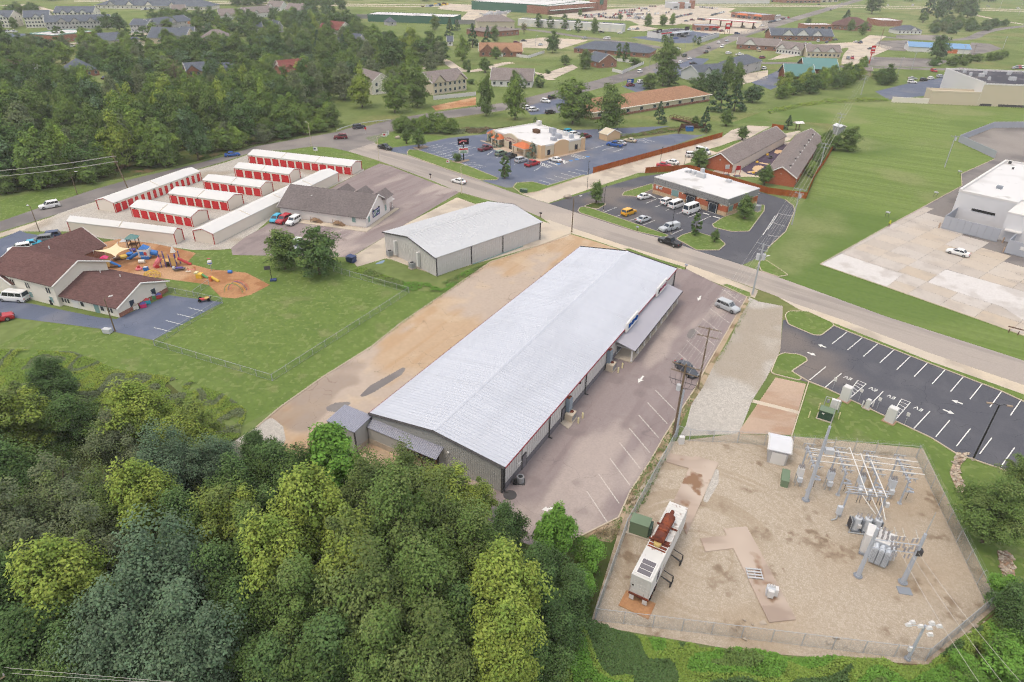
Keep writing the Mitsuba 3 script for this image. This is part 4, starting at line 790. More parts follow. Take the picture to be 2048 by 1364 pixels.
of.add('porch_roof',MB().box(L*.3,L+.5,W,W+2.2,2.6,2.75),'m_white2')
for q in (.35,.55,.78,.985):of.add('porch_post',MB().box(L*q-.1,L*q+.1,W+1.9,W+2.1,.1,2.6),'m_white2')
of.add('roof_vent',MB().cyl(L*.3,W*.3,4.2,5.0,.12).cyl(L*.3,W*.3,5.0,5.1,.22),'m_white');of.add('roof_vent',MB().cyl(L*.6,W*.35,4.5,5.3,.12),'m_white')
sg=solo('wall_sign',on_side('r',L,W,W*.42,3.6,1.3,1.7,.05,.14),'m_signnavy','navy sign with a large N and P on the office gable','sign',fr=fr)
def side_text(s,u0,u1,z0,z1,mat,nm,W_=None):
    v,f=text_on(0,u1-u0,z0,z1,0,s);v=np.c_[np.full(len(v),L+.16)+(-v[:,1]),u0+v[:,0],v[:,2]];part(sg,nm,(v,f),mat,fr=fr)
u0=W*.42-1.7
side_text('N',u0+.05,u0+.75,1.5,2.7,'m_white2','letter');side_text('P',u0+1.15,u0+1.8,1.6,2.8,'m_white2','letter')
part(sg,'panel',MB().box(L+.141,L+.155,u0+.7,u0+1.15,1.4,2.9),'m_signgreen',fr=fr)
for z,mm in ((2.55,'m_white'),(2.1,'m_signgreen'),(1.65,'m_white')):part(sg,'lettering',MB().box(L+.141,L+.156,u0+1.95,u0+3.3,z,z+.2),mm,fr=fr)
for u in (W*.3,W*.52):of.add('lamp',on_side('r',L,W,u,.2,3.15,.2,.05,.5),'m_trim_dark')
struct('planting_bed',MB().box(L+.3,L+1.4,-.5,W+2.5,0,.12),'m_conc2' if 'm_conc2' in scene else 'm_concrete',fr=fr);struct('sidewalk',MB().box(-.5,L+1.4,-2.6,-.5,0,.12),'m_concrete',fr=fr)
# -- grey metal building
fr,L,W=rect((-16.01,124.31),(6.2,145.7),(-28.9,137.7))
gb=house('metal_building','grey ribbed metal building with a pale shallow gable roof','building',fr,L,W,4.3,6.0,'m_wallpanel','m_lightgrey',over=.3,trim='m_trim_dark')
m=MB()
for u in np.arange(.4,L,.6):m.box(u,u+.08,-.05,-.0,.05,4.2)
for u in np.arange(.4,W,.6):m.box(-.05,0,u,u+.08,.05,4.3)
k=gb.add('wall_rib',m,'m_wallpanel');labels[k]={'kind':'stuff'}
m=MB()
for u in np.arange(0,L,.9):m.bar((u,-.3,4.36),(u,W/2,6.18),.05);m.bar((u,W+.3,4.36),(u,W/2,6.18),.05)
k=gb.add('roof_rib',m,'m_lightgrey');labels[k]={'kind':'stuff'}
for q in (.003,.31,.61,.997):gb.add('downpipe',on_side('f',L,W,L*q,.16,.05,4.2,.02,.18),'m_trim_dark')
gb.add('drain_pipe',MB().tube([(L*.31,-.5,.15),(L*.6,-.5,.15),(L*.8,-.5,.15)],.1),'m_glass_teal')
for q in (.75,.3):
    gb.add('exhaust_duct',MB().box(-.75,-.1,W*q-.3,W*q+.3,.6,3.4).box(-.75,.0,W*q-.3,W*q+.3,3.41,3.8),'m_white')
    u,v=gb.fr.w(-1.4,W*q+1.0);ac=thing('air_conditioner','grey condenser on a stand %s the grey metal building' % ('at the left of' if q>.5 else 'at the near corner of'),'air conditioner')
    part(ac,'case',MB().box(-1.9,-.8,W*q+.5,W*q+1.6,.3,1.4),'m_acgrey',fr=fr);part(ac,'fan',MB().cyl(-1.35,W*q+1.05,1.401,1.45,.4),'m_black',fr=fr);part(ac,'base',MB().box(-2,-.7,W*q+.4,W*q+1.7,.02,.299),'m_concrete',fr=fr)
p=(-35.2,131);db=thing('dumpster','blue dumpster behind the grey metal building','dumpster')
f2=Frame(p,-.5);part(db,'bin',MB().hull([(x,y,z) for x in (-.9,.9) for y,z in ((-.6,.1),(.6,.1),(-.8,1.1),(.8,1.35))]),'m_navy',fr=f2);part(db,'lid',MB().box(-.95,.95,-.8,.8,1.36,1.42),'m_navy',fr=f2)
# -- childcare house: three wings
def frame3(a,b,c):return rect(a,b,c)
fr,L,W=frame3((-86.58,109.7),(-71.85,104.62),(-68.03,115.53))
cc=house('childcare_house','cream childcare wing with brown shingle roof, nearest of three','house',fr,L,W,2.2,4.4,'m_cream','m_shingle_brown',over=.5)
cc.wins('f',[2.2,2.9,3.6],.5,.7,.9,frame='m_cream',pane='m_glass_dark');cc.door('f',5.3,1.6,1.9);cc.wins('f',[L*.45,L*.76],.8,.7,.9,pane='m_glass_dark');cc.door('f',L*.67,1.1,1.95,'m_glass_teal');cc.wins('f',[L*.86,L*.9],.6,.7,.9,frame='m_cream',pane='m_glass_dark')
cc.wins('r',[3.2,W*.72],1.0,.8,1.2);cc.add('brick_base',MB().box(L,L+.12,0,W,0,.8),'m_brick')
for q in (.3,.62):cc.add('roof_vent',MB().cyl(L*q,W*.62,3.6,4.5,.1),'m_white')
fr,L,W=frame3((-100.34,114.11),(-85.01,108.37),(-81.12,119.26))
c2=house('childcare_house','taller middle childcare wing with brown shingle roof and cream gable','house',fr,L,W,4.6,7.0,'m_cream','m_shingle_brown',over=.5)
for q in (.3,.55,.88):
    c2.wins('f',[L*q,L*q+.6],.45,2.5,1.2,frame='m_cream',pane='m_glass_dark');c2.wins('f',[L*q+.3],.9,.6,1.2,frame='m_cream',pane='m_glass_teal')
fr,L,W=frame3((-102.93,110.02),(-99.58,115.58),(-111.2,129.17))
e0,e1=np.array((-90.61,125.28)),np.array((-88.6,132));r0,r1=np.array((-100.56,114.26)),np.array((-93.4,132.7))
d=(r1-r0)/np.linalg.norm(r1-r0);nrm=np.array([d[1],-d[0]]);hw=abs(float((e0-r1) @ nrm));L=float(np.linalg.norm(r1-r0));o=r0+nrm*hw
c3=house('childcare_house','rear childcare wing under a dark brown roof','house',Frame(o,math.atan2(d[1],d[0])),L,hw*2,3.0,6.0,'m_brick','m_shingle_brown',over=.6)
c3.add('roof_vent',MB().cyl(L*.55,hw*.6,4.4,5.7,.12),'m_white');c3.add('roof_vent',MB().cyl(L*.5,hw*.6,4.4,5.4,.12),'m_white')
# -- restaurant
RH=4.4
fr,L,W=rect((-8,235.3),(8.4,214.7),(22,228.9))
rs=Bld('restaurant','cream stucco restaurant with white roof and orange tiled awnings','restaurant',fr,L,W)
rs.add('wall',MB().box(0,L,0,W,.9,RH-.5),'m_beige');rs.add('stone_base',MB().box(-.06,L+.06,-.06,W+.06,0,.899),'m_block')
m=MB().box(-.08,L+.08,-.08,.25,RH-.5,RH).box(-.08,L+.08,W-.25,W+.08,RH-.5,RH).box(-.08,.25,.25,W-.25,RH-.5,RH).box(L-.25,L+.08,.25,W-.25,RH-.5,RH);rs.add('parapet',m,'m_white2')
rs.add('roof',MB().box(.25,L-.25,.25,W-.25,RH-.5,RH-.3),'m_whiteroof')
def arch(u0,u1,z0,zs,rise,n=12):return [(u0,z0),(u1,z0),(u1,zs)]+[(u0+(u1-u0)*(1-t),zs+rise*math.sin(math.pi*t)) for t in np.linspace(0.02,.98,n)]+[(u0,zs)]
def face_prism(side,prof,d0,d1):
    v,f=MB().prism(prof,0,d1-d0).get()
    return (np.c_[v[:,0],-d0-v[:,2],v[:,1]],f) if side=='f' else (np.c_[L+d0+v[:,2],v[:,0],v[:,1]],f)
ax0,ax1=fr.inv((-3.1,227.4))[0],fr.inv((0.8,222.1))[0]
ax0,ax1=L*.28,L*.55
rs.add('entrance_arch',face_prism('f',arch(ax0,ax1,0,RH-.1,1.0),.065,.6),'m_beige');rs.add('entrance_door',face_prism('f',arch((ax0+ax1)/2-.8,(ax0+ax1)/2+.8,.05,2.2,.7),.58,.63),'m_black')
rs.add('side_arch',face_prism('r',arch(W*.29,W*.61,0,RH-.1,.9),.065,.25),'m_tan')
m=MB()
for t in np.linspace(.08,.92,11):m.box((ax0+(ax1-ax0)*t)-.11,(ax0+(ax1-ax0)*t)+.11,-.66,-.601,2.9+.55*math.sin(math.pi*t),3.3+.55*math.sin(math.pi*t))
sg=solo('wall_lettering',m,'m_signmaroon','arched dark red lettering over the restaurant entrance','sign',fr=fr)
part(sg,'lettering',MB().box(ax0+.5,ax1-.5,-.64,-.601,2.65,2.8),'m_signmaroon',fr=fr)
rs.add('corner_pilaster',MB().box(L-1.6,L+.14,-.14,-.061,0,RH),'m_tan');rs.add('corner_pilaster',MB().box(L+.061,L+.14,-.06,1.6,0,RH),'m_tan');rs.add('corner_pilaster',MB().box(L+.061,L+.14,W-1.8,W+.1,0,RH),'m_tan');rs.add('corner_pilaster',MB().box(-.14,1.2,-.14,-.061,0,RH),'m_tan');rs.add('wall_panel',MB().box(L*.62,L*.88,-.14,-.061,.9,RH-.02),'m_tan')
for q in (.17,.36,.5,.8):rs.win('r',W*q,1.1,.5 if .3<q<.6 else .6,1.9,frame='m_brown',pane='m_glass_dark')
for u0,v0,u1,v1 in ((-3.2,-.5,0,3.0),(L*.1,-3.0,L*.27,-.07),(L*.57,-3.4,L*.83,-.15)):
    rs.add('tile_awning',MB().hull([(u0,v0,2.75),(u1,v0,2.75),(u1,v1,2.75),(u0,v1,2.75),(u0+(u1-u0)*.3,v1-.3,3.9),(u1-(u1-u0)*.3,v1-.3,3.9),(u0+(u1-u0)*.3,v1-.8,3.9),(u1-(u1-u0)*.3,v1-.8,3.9)]),'m_orange_tile')
    rs.add('awning_beam',MB().box(u0+.1,u1-.1,v0+.1,v1-.02,2.5,2.748),'m_cream')
    for uu in (u0+.4,u1-.4):rs.add('awning_post',MB().box(uu-.22,uu+.22,v0+.2,v0+.64,0,2.5),'m_beige')
for (q,w_,s_,h_,mt_) in ((.42,.55,2.6,1.2,'m_brown'),(.55,.78,2.4,1.7,'m_bluegrey'),(.8,.62,2.2,1.4,'m_bluegrey'),(.85,.45,1.8,1.0,'m_bluegrey'),(.66,.68,.9,.9,'m_bluegrey'),(.75,.85,1.2,1.2,'m_white'),(.9,.8,1.0,1.3,'m_steel')):
    solo('rooftop_unit',MB().box(-s_/2,s_/2,-.8,.8,0,h_*.15).box(-s_/2+.05,s_/2-.05,-.75,.75,h_*.151,h_).cyl(s_*.2,0,h_,h_+.12,.4),mt_,'air handling unit on the restaurant roof','air conditioner','units on the restaurant roof',fr=Frame(fr.w(L*q,W*w_),fr.a,RH-.3))
rs.add('tower',MB().box(L*.08,L*.13,W-1.4,W+.1,RH,RH+1.3),'m_white2')
# -- orange brick clinic
CH=4.6
fr,L,W=rect((39.2,181.7),(54.9,163.5),(66.7,172.1))
cl=Bld('clinic','low clinic with white roof over grey, orange brick and block bands','building',fr,L,W)
cl.add('wall_base',MB().box(-.05,L+.05,-.05,W+.05,0,1.1),'m_block');cl.add('brick_wall',MB().box(0,L,0,W,1.101,2.7),'m_brick_orange');cl.add('sill_band',MB().box(-.03,L+.03,-.03,W+.03,2.701,2.85),'m_beige')
cl.add('panel_band',MB().box(-.06,L+.06,-.06,W+.06,2.851,CH),'m_greywall_dark');cl.add('roof',MB().box(-.1,L+.1,-.1,W+.1,CH+.001,CH+.15),'m_whiteroof')
m=MB()
for z in (3.3,3.8,4.2):m.box(-.08,L+.08,-.085,-.061,z,z+.03)
for u in np.arange(1.5,L,2.4):m.box(u,u+.03,-.085,-.061,2.9,CH)
k=cl.add('panel_joint',m,'m_trim_dark');labels[k]={'kind':'stuff'}
cl.win('f',L*.315,2.3,.7,2.2,pane='m_glass_teal',frame='m_lightgrey')
for q in (.535,.83):
    k=cl.add('entrance',on_side('f',L,W,L*q,2.9,.05,2.75,-.02,.12),'m_black');part(k,'door',on_side('f',L,W,L*q-.55,.8,.1,2.2,.125,.16),'m_glass',fr=fr);part(k,'door',on_side('f',L,W,L*q+.55,.8,.1,2.2,.125,.16),'m_glass',fr=fr);part(k,'frame',frame_on('f',L,W,L*q,2.2,.1,2.3,.18,.14),'m_white2',fr=fr);part(k,'canopy',on_side('f',L,W,L*q,3.6,2.9,.14,.1,1.1),'m_black',fr=fr)
for q in (.13,.42):cl.win('r',W*q,1.9,.25,2.3,pane='m_glass_teal',frame='m_lightgrey')
for q in (.03,.47,.985):cl.add('wall_lamp',on_side('r',L,W,W*q,.3,3.2,.2,.07,.3),'m_white')
for q in (.13,.42,.63,.93):cl.add('wall_lamp',on_side('f',L,W,L*q,.25,2.4,.25,.02,.2),'m_cream')
sg=solo('wall_sign',MB().tube([(L*.055,-.1,2.1),(L*.055,-.02,2.1)],.45,16),'m_white2','white round emblem with grey lettering on the clinic brick','sign',fr=fr)
part(sg,'lettering',MB().box(L*.085,L*.13,-.06,-.005,2.15,2.4).box(L*.085,L*.13,-.06,-.005,1.8,2.05),'m_lightgrey',fr=fr);part(sg,'ring',MB().tube([(L*.055,-.13,2.1),(L*.055,-.101,2.1)],.16,12),'m_bluegrey',fr=fr)
for (p,sx,h_) in (((52.2,181.9),2.6,1.2),((50.9,184.8),1.0,.9),((49.9,186),.8,.8),((53.7,186.5),.9,1.2),((58.9,177.9),1.4,.7),((49.1,186.6),.6,.5)):
    solo('rooftop_unit',MB().box(-sx/2,sx/2,-.6,.6,0,h_*.2).box(-sx/2+.05,sx/2-.05,-.55,.55,h_*.201,h_),'m_lightgrey','pale unit on the white clinic roof','air conditioner','units on the clinic roof',fr=Frame(p,fr.a,4.75))
p=(64.4,168.4);f2=Frame(p,fr.a);tb=thing('transformer_box','grey green transformer box on a pad beside the clinic','transformer');part(tb,'case',MB().box(-.9,.9,-.8,.8,.13,1.6).box(-.8,.8,-.86,-.801,.2,1.4),'m_acgrey',fr=f2);part(tb,'base',MB().box(-1.2,1.2,-1.1,1.1,0,.129),'m_concrete',fr=f2)
for i,(p,q) in enumerate((((37.6,178.8),(39.3,177.5)),((40,176.7),(41.1,175.4)),((49.6,165.5),(50.9,164.3)),((51.6,163.1),(53,161.7)))):part(K_CL,'wheel_stop',MB().bar((*p,.14),(*q,.14),.22),'m_white2')
# -- daycare: two long brick wings
for i,(a,b,c,lab) in enumerate((((67.3,202.7),(96.9,240.4),(59.7,206.4),'left daycare wing of red brick with long taupe shingle roof'),((82,189.3),(109,238.1),(75.4,194.9),'right daycare wing of red brick with long taupe shingle roof'))):
    fr,L,W=rect(a,b,c)
    h=house('daycare_building',lab,'building',fr,L,W,2.9,5.4,'m_brick_orange','m_shingle_taupe',over=.4)
    fside='f'
    if i==0:
        h.add('porch_wall',MB().box(.4,L-.4,-.12,-.02,.1,2.6),'m_creamwall')
        for q in np.arange(2.5,L-2,3.1):h.win('f',q,1.5,.7,1.5,pane='m_glass_dark',frame='m_white2') if int(q*10) % 2 else h.door('f',q,1.6,2.2,'m_trim_dark')
    else:
        for q in np.arange(3,L-2,4.4):h.add('roof_vent',MB().box(q,q+1.2,W*.28,W*.28+.2,4.4,4.7),'m_white');
        for q in np.arange(5,L-2,9.0):h.add('roof_fan',MB().cyl(q,W*.33,4.5,4.95,.3),'m_black')
        for q in np.arange(3,L-2,5.0):h.win('f',q,1.2,.9,1.2,pane='m_glass_dark',frame='m_white2')
    h.add('lamp',on_side('l',L,W,W*.5,.3,3.3,.2,.02,.2),'m_white')
# -- big white store on the right
SH=7.6
fr,L,W=rect((114.2,165.3),(123.1,156),(145.5,192.8))
st=Bld('big_store','tall white store with a stained white roof and parapets','store',fr,70,W)
st.add('wall',MB().box(0,L,0,W,0,SH-.5),'m_stucco');st.add('rear_wall',MB().box(L,70,4,W,0,SH-.5),'m_stucco')
st.add('parapet',MB().box(-.1,.45,-.1,W+.1,SH-.5,SH+.3).box(.45,70,W-.45,W+.1,SH-.5,SH+.3).box(.45,L,-.1,.45,SH-.5,SH+.02),'m_white2')
st.add('roof',MB().box(.45,L,.45,W-.45,SH-.5,SH-.15).box(L,70,4,W-.45,SH-.5,SH-.15),'m_whiteroof')
st.add('front_block',MB().box(L+.01,L+30,-7.5,3.99,0,SH-.9),'m_stucco');st.add('front_roof',MB().box(L-.1,L+30,-7.6,3.9,SH-.899,SH-.6),'m_white2')
a,b=fr.inv((107.7,157.5)),fr.inv((116.4,148.9));v0=(a[1]+b[1])/2
df=thing('dock_screen','grey panelled screen wall at the store loading dock','screen wall')
for q in range(8):
    t0,t1=a[0]+(b[0]-a[0])*q/8,a[0]+(b[0]-a[0])*(q+1)/8
    part(df,'panel',MB().box(t0+.02,t1-.02,v0-.08,v0+.08,.1,3.3),'m_bluegrey',fr=fr)
part(df,'side_panel',MB().box(a[0]-.08,a[0]+.08,v0+.1,-.2,.1,3.3),'m_bluegrey',fr=fr)
st.add('dock_seal',MB().box(a[0]+3,b[0]-4,-.12,-.02,3.2,3.8),'m_black')
d2=thing('dock_screen','grey screen wall with a white notice at the right edge of the slab lot','screen wall')
c_,d_=fr.inv((114,142.4)),fr.inv((117,139.9))
part(d2,'panel',MB().box(c_[0],c_[0]+14,c_[1]-.08,c_[1]+.08,.1,3.2).box(c_[0],c_[0]+.16,c_[1]+.081,c_[1]+6,.1,3.2),'m_bluegrey',fr=fr);part(d2,'notice',MB().box(c_[0]+2.6,c_[0]+3.6,c_[1]-.13,c_[1]-.081,1.6,2.4),'m_white2',fr=fr)
st.add('door_canopy',MB().box(L+.8,L+4.2,-8.8,-7.51,2.8,3.1),'m_white2');st.add('rooftop_unit',MB().box(L*.45,L*.45+1.3,W*.22,W*.22+1,SH-.149,SH+.6),'m_steel_dark');st.add('roof_vent',MB().cyl(1.6,W*.95,SH-.149,SH+.5,.4),'m_black');st.add('roof_vent',MB().cyl(L*.3,W*.8,SH-.149,SH+.4,.25),'m_black')
for i,p in enumerate(((107.3,157.8),(113.9,142.6),(117.5,148.5))):solo('bollard',MB().cyl(p[0],p[1],0,1.3,.16,12).cyl(p[0],p[1],1.3,1.38,.16,12,.06),'m_orangepad','orange bollard %s' % ('left of the store dock screen','beside the notice on the right dock screen','at the white wall between the dock screens')[i],'bollard')
yf=thing('panel_fence','grey panelled wall around the raised yard behind the store','fence')
pts=[(163.8,225.9),(164.1,248),(191.6,271.7),(205.3,273.3),(237.2,274.9)]
for i in range(4):
    a,b=np.array(pts[i]),np.array(pts[i+1]);n=max(2,int(np.linalg.norm(b-a)/4.5))
    for q in range(n):
        p0,p1=a+(b-a)*q/n,a+(b-a)*(q+1)/n;f2=Frame(p0,math.atan2(*(p1-p0)[::-1]));part(yf,'panel',MB().box(.02,float(np.linalg.norm(p1-p0))-.02,-.08,.08,0,2.4),'m_bluegrey',fr=f2)
# -- tan store at the upper right
fr,L,W=rect((212.3,316.8),(232.2,314.1),(247.3,383.7))
TH=9.8
ts=Bld('tan_store','tall tan store with a dark flat roof at the upper right','store',fr,80,42)
ts.add('wall',MB().box(0,80,0,42,0,TH-.6),'m_beige');ts.add('parapet',MB().box(-.1,.3,-.1,42,TH-.6,TH+.5).box(.3,80,-.1,.3,TH-.6,TH).box(.3,80,41.7,42.1,TH-.6,TH+.5),'m_white2');ts.add('side_wall',MB().box(-.12,-.005,0,42,.1,TH-.62),'m_white2');ts.add('roof',MB().box(.3,80,.3,41.7,TH-.6,TH-.3),'m_darkroof')
lw=fr.inv((191.7,320.9))[0];sc=fr.inv((175.8,325.1))[0]
ts.add('low_wing',MB().box(lw,-.13,0,7,0,5.2),'m_beige');ts.add('low_parapet',MB().box(lw-.1,-.13,-.1,.3,5.2,5.9).box(lw-.1,-.13,6.8,7.1,5.2,5.9).box(lw-.1,lw+.2,.3,6.8,5.2,5.9),'m_beige');ts.add('screen_wall',MB().box(sc,lw-.2,-.1,.2,0,2.4),'m_cream');ts.add('dock_opening',MB().box(1,6,-.1,-.01,.05,1.0).box(9,40,-.1,-.01,.05,1.0),'m_trim_dark')
for (u,v,s_) in ((8,22,2.4),(13,30,1.6),(18,14,3.0),(5,33,1.2),(25,32,1.6),(7,12,.8),(33,26,2.0),(4,24,1.0)):solo('rooftop_unit',MB().box(-s_/2,s_/2,-.8,.8,0,.25).box(-s_/2+.05,s_/2-.05,-.75,.75,.251,1.5),'m_lightgrey','unit on the dark roof of the tan store','air conditioner','units on the tan store roof',fr=Frame(fr.w(u,v),fr.a,TH-.3))
struct('parking_lot',poly_mesh([(180.3,348.9),(209.5,374.5),(260.1,410.6),(264.2,411),(233.6,361.8),(204.1,341.4),(177.3,328.2)],Z2),'m_asphalt_blue','dark lot beside the tan store')

# ------------------------------------------------------------------ buildings of the far background: each one with walls, roof and its own windows
def fb(name,label,cat,a,b,D,e,r,wall,roof,hip=False,nwin=0,floors=1,gables=(),along='u',group=None,doors=0,side=0,over=.5,pane='m_glass',ww=1.2,chim=None):
    a,b=np.array(a),np.array(b);fr=Frame(a,math.atan2(*(b-a)[::-1]));L=float(np.linalg.norm(b-a))
    h=house(name,label,cat,fr,L,D,e,r,wall,roof,hip,over,along,group)
    for fl_ in range(floors):
        z=.9+fl_*(e/floors)
        for q in range(nwin):h.win('f',L*(q+.5)/nwin,ww,z,1.3,pane=pane)
        for q in range(side):h.win('r' if fr.o[0]<0 else 'l',D*(q+.5)/side,ww,z,1.3,pane=pane)
    for q in range(doors):h.door('f',L*(q+.5)/doors,2.6,2.2,'m_white2')
    for g in gables:                                   # front gables: (centre as a share of the length, width)
        u,w=L*g[0],g[1];zz=min(r,e+w*.45)
        h.add('gable',MB().hull([(u-w/2,-.6,e-.1),(u+w/2,-.6,e-.1),(u,-.6,zz-.2),(u-w/2,.3,e-.1),(u+w/2,.3,e-.1),(u,.3,zz-.2)]),g[2] if len(g)>2 else 'm_white2')
        h.add('gable_roof',MB().hull([(u-w/2-.4,-1,e-.25),(u,-1,zz),(u,D/2,zz),(u-w/2-.4,D/3,e-.25),(u-w/2-.4,-1,e-.1),(u,-1,zz+.15)]).hull([(u+w/2+.4,-1,e-.25),(u,-1,zz),(u,D/2,zz),(u+w/2+.4,D/3,e-.25),(u+w/2+.4,-1,e-.1),(u,-1,zz+.15)]),roof)
    if chim:h.add('chimney',MB().box(L*chim-.5,L*chim+.5,D*.4,D*.4+1,e,r+1.3),'m_brick')
    return h
def flatb(name,label,cat,a,b,D,h_,wall,roof='m_whiteroof',nwin=0,group=None,band=None,pane='m_glass'):
    a,b=np.array(a),np.array(b);fr=Frame(a,math.atan2(*(b-a)[::-1]));L=float(np.linalg.norm(b-a));s=Bld(name,label,cat,fr,L,D,group)
    s.add('wall',MB().box(0,L,0,D,0,h_-.4),wall);s.add('parapet',MB().box(-.15,L+.15,-.15,.25,h_-.4,h_).box(-.15,L+.15,D-.25,D+.15,h_-.4,h_).box(-.15,.25,.25,D-.25,h_-.4,h_).box(L-.25,L+.15,.25,D-.25,h_-.4,h_),band or wall);s.add('roof',MB().box(.25,L-.25,.25,D-.25,h_-.4,h_-.2),roof)
    for q in range(nwin):s.win('f',L*(q+.5)/nwin,L/nwin*.55,.6,min(2.0,h_-1.5),pane=pane)
    return s
# right of the road: brick office and neighbours
ro=fb('brick_office','long cream and brick office with a rust coloured hip roof above the restaurant','office',(30.8,273.8),(89,317.3),17,3.1,6.4,'m_beige','m_shingle_rust',True,nwin=9,over=.8,ww=1.9);ro.add('brick_base',MB().box(-.06,ro.L+.06,-.06,ro.W+.06,0,.85),'m_brick');ro.add('fascia',MB().box(-.85,ro.L+.85,-.85,ro.W+.85,2.75,3.0),'m_cream')
fb('brick_house','brick house with a wide slate grey hip roof left of the avenue','house',(38.1,475.8),(84.6,456.7),22,3.0,7.0,'m_brick','m_shingle_slate',True,nwin=8,over=.8)
fb('brick_house','gabled brick wing with a white front gable inside the white fence','house',(47.6,409.9),(58.9,415.9),14,3.4,7.2,'m_brick','m_shingle_slate',nwin=2,along='v',side=2)
fb('cream_house','cream house with two front gables and a wall of windows','house',(-38.4,319.9),(-24,333.7),14,5.4,9.2,'m_beige','m_shingle_taupe',nwin=7,floors=2,gables=((.18,7,'m_beige'),(.8,6,'m_beige')),side=2)
fb('white_house','pale grey house with a white sunroom right of the cream house','house',(-12.6,345.6),(7.8,344),15,3.2,7.6,'m_white2','m_shingle_taupe',nwin=6,gables=((.7,7,'m_white2'),),side=1)
fb('brick_ranch','brick ranch house with a terracotta roof and open garage','house',(-23.5,449.4),(3.3,450.9),16,3.2,7.2,'m_brick','m_shingle_rust',nwin=6,gables=((.18,9,'m_brick'),(.62,6,'m_brick')),doors=1)
fb('small_house','tan house with an orange roof at the white fence corner','house',(-8,458.1),(1.9,464),10,3.0,6.0,'m_beige','m_shingle_rust',nwin=2,along='v')
fb('brick_church','large brick building with taupe hip roof and clerestory windows','building',(-23.6,553.2),(1.4,574),26,4.0,6.0,'m_brick','m_shingle_taupe',True,nwin=7,over=.9);fb('brick_annex','taupe roofed upper hall of the large brick building','building',(-33.4,610.9),(-2.4,615.9),20,6.4,10.5,'m_beige','m_shingle_taupe',True,nwin=6,over=.9)
fb('brick_house','brick house with rust red roof at the left of the hidden houses','house',(-122.7,352.8),(-114,342.9),10,5.2,8.4,'m_brick','m_shingle_red',nwin=2,floors=2,along='v');fb('brick_house','brick and cream house with rust red roof above the wood','house',(-115.1,345.6),(-105.4,354.5),12,6.0,9.6,'m_cream','m_shingle_red',nwin=3,floors=2,gables=((.25,5,'m_brick'),),side=2)
fb('white_house','cream house half hidden by trees above the avenue bend','house',(-66.5,318),(-58.4,324.9),16,5.6,9.0,'m_cream','m_shingle_taupe',nwin=2,floors=2,along='v',side=2)
fb('brick_colonial','brick and white colonial house with slate roof and chimney','house',(-159.9,339.2),(-151.7,344.6),10,5.6,8.8,'m_brick','m_shingle_slate',nwin=3,floors=2,gables=((.25,6,'m_brick'),));fb('white_wing','white wing with brick chimney right of the brick colonial house','house',(-151.5,344.6),(-141,351),9,5.0,7.8,'m_white2','m_shingle_slate',nwin=4,floors=2,chim=.96)
fb('brick_cottage','brick cottage with slate roof and two white dormers','house',(-222.3,348.5),(-214.8,358.8),13,3.2,8.2,'m_brick','m_shingle_slate',True,nwin=4,gables=((.5,3.2),(.68,3.2)))
fb('white_house','white house with brown roof at the far left edge','house',(-255.9,339.7),(-239.9,337.7),12,5.2,8.6,'m_white2','m_shingle_brown',nwin=3,floors=2)
fb('grey_house','grey roofed house behind the pale cottage roofs','house',(-206.8,555.6),(-197.8,559.2),12,4.2,7.6,'m_white2','m_shingle_slate',nwin=3);fb('grey_house','steep grey gabled house among the trees left of centre','house',(-187.4,563),(-183.8,565.8),12,4.0,8.0,'m_greywall','m_shingle_slate',nwin=1,along='v')
fb('red_house','house with a dark red roof and a white gable among trees','house',(-156.3,567.8),(-137.6,555.3),14,3.4,8.4,'m_cream','m_shingle_red',nwin=4,gables=((.55,7),));fb('grey_house','house under a pale grey roof left of the green shed','house',(-146.2,607.7),(-134,609.7),14,3.4,7.0,'m_white2','m_lightgrey',True,nwin=4);fb('grey_house','grey roof peeping between dark trees below the red house','house',(-120.9,480.8),(-106.1,476.3),13,4.5,8.5,'m_greywall','m_shingle_slate',nwin=2)
fb('grey_house','small grey roof under the green shed wall','house',(-112.1,629.2),(-105.7,633),10,3.0,6.5,'m_greywall','m_shingle_slate',nwin=1,hip=True);fb('grey_house','small grey roof behind the tall yellow green tree','house',(-48.4,498.8),(-44.9,499.2),8,3.0,6,'m_white2','m_shingle_slate',nwin=1)
# far left: apartments and townhouses
fb('apartment_block','cream apartment block with slate roof at the left edge','apartment building',(-416.3,561),(-396.1,564.3),20,7.5,11.5,'m_cream','m_shingle_slate',nwin=9,floors=3,gables=((.55,5),(.75,5)),side=3)
fb('apartment_block','cream apartment block, second from the left edge','apartment building',(-384.5,563.8),(-369.3,571.1),24,7.5,11.5,'m_cream','m_shingle_slate',nwin=8,floors=3,gables=((.5,5),(.8,5)))
fb('apartment_block','cream apartment block behind, right end of the slate roofed row','apartment building',(-391.7,613.8),(-363.1,621.6),24,7.0,11.0,'m_cream','m_shingle_slate',nwin=10,floors=3,gables=((.25,5),(.5,5),(.75,5)),side=3)
fb('townhouse_row','row of grey townhouses with green grey roofs','townhouses',(-362,553.6),(-322.7,573.9),15,5.4,9.4,'m_greywall','m_shingle_slate',nwin=18,floors=2,gables=((.25,6,'m_greywall'),(.45,6,'m_greywall'),(.7,6,'m_greywall')));fb('townhouse_row','grey townhouse with plain gable end right of the dark tree','townhouses',(-293.5,546.6),(-280.4,545.2),14,5.4,9.0,'m_greywall','m_shingle_slate',nwin=5,floors=2,side=0);fb('townhouse_row','grey townhouses behind the yellow digger','townhouses',(-276.2,549.3),(-264.6,588.3),15,5.4,9.0,'m_greywall','m_shingle_slate',nwin=8,floors=2,gables=((.5,6,'m_greywall'),))
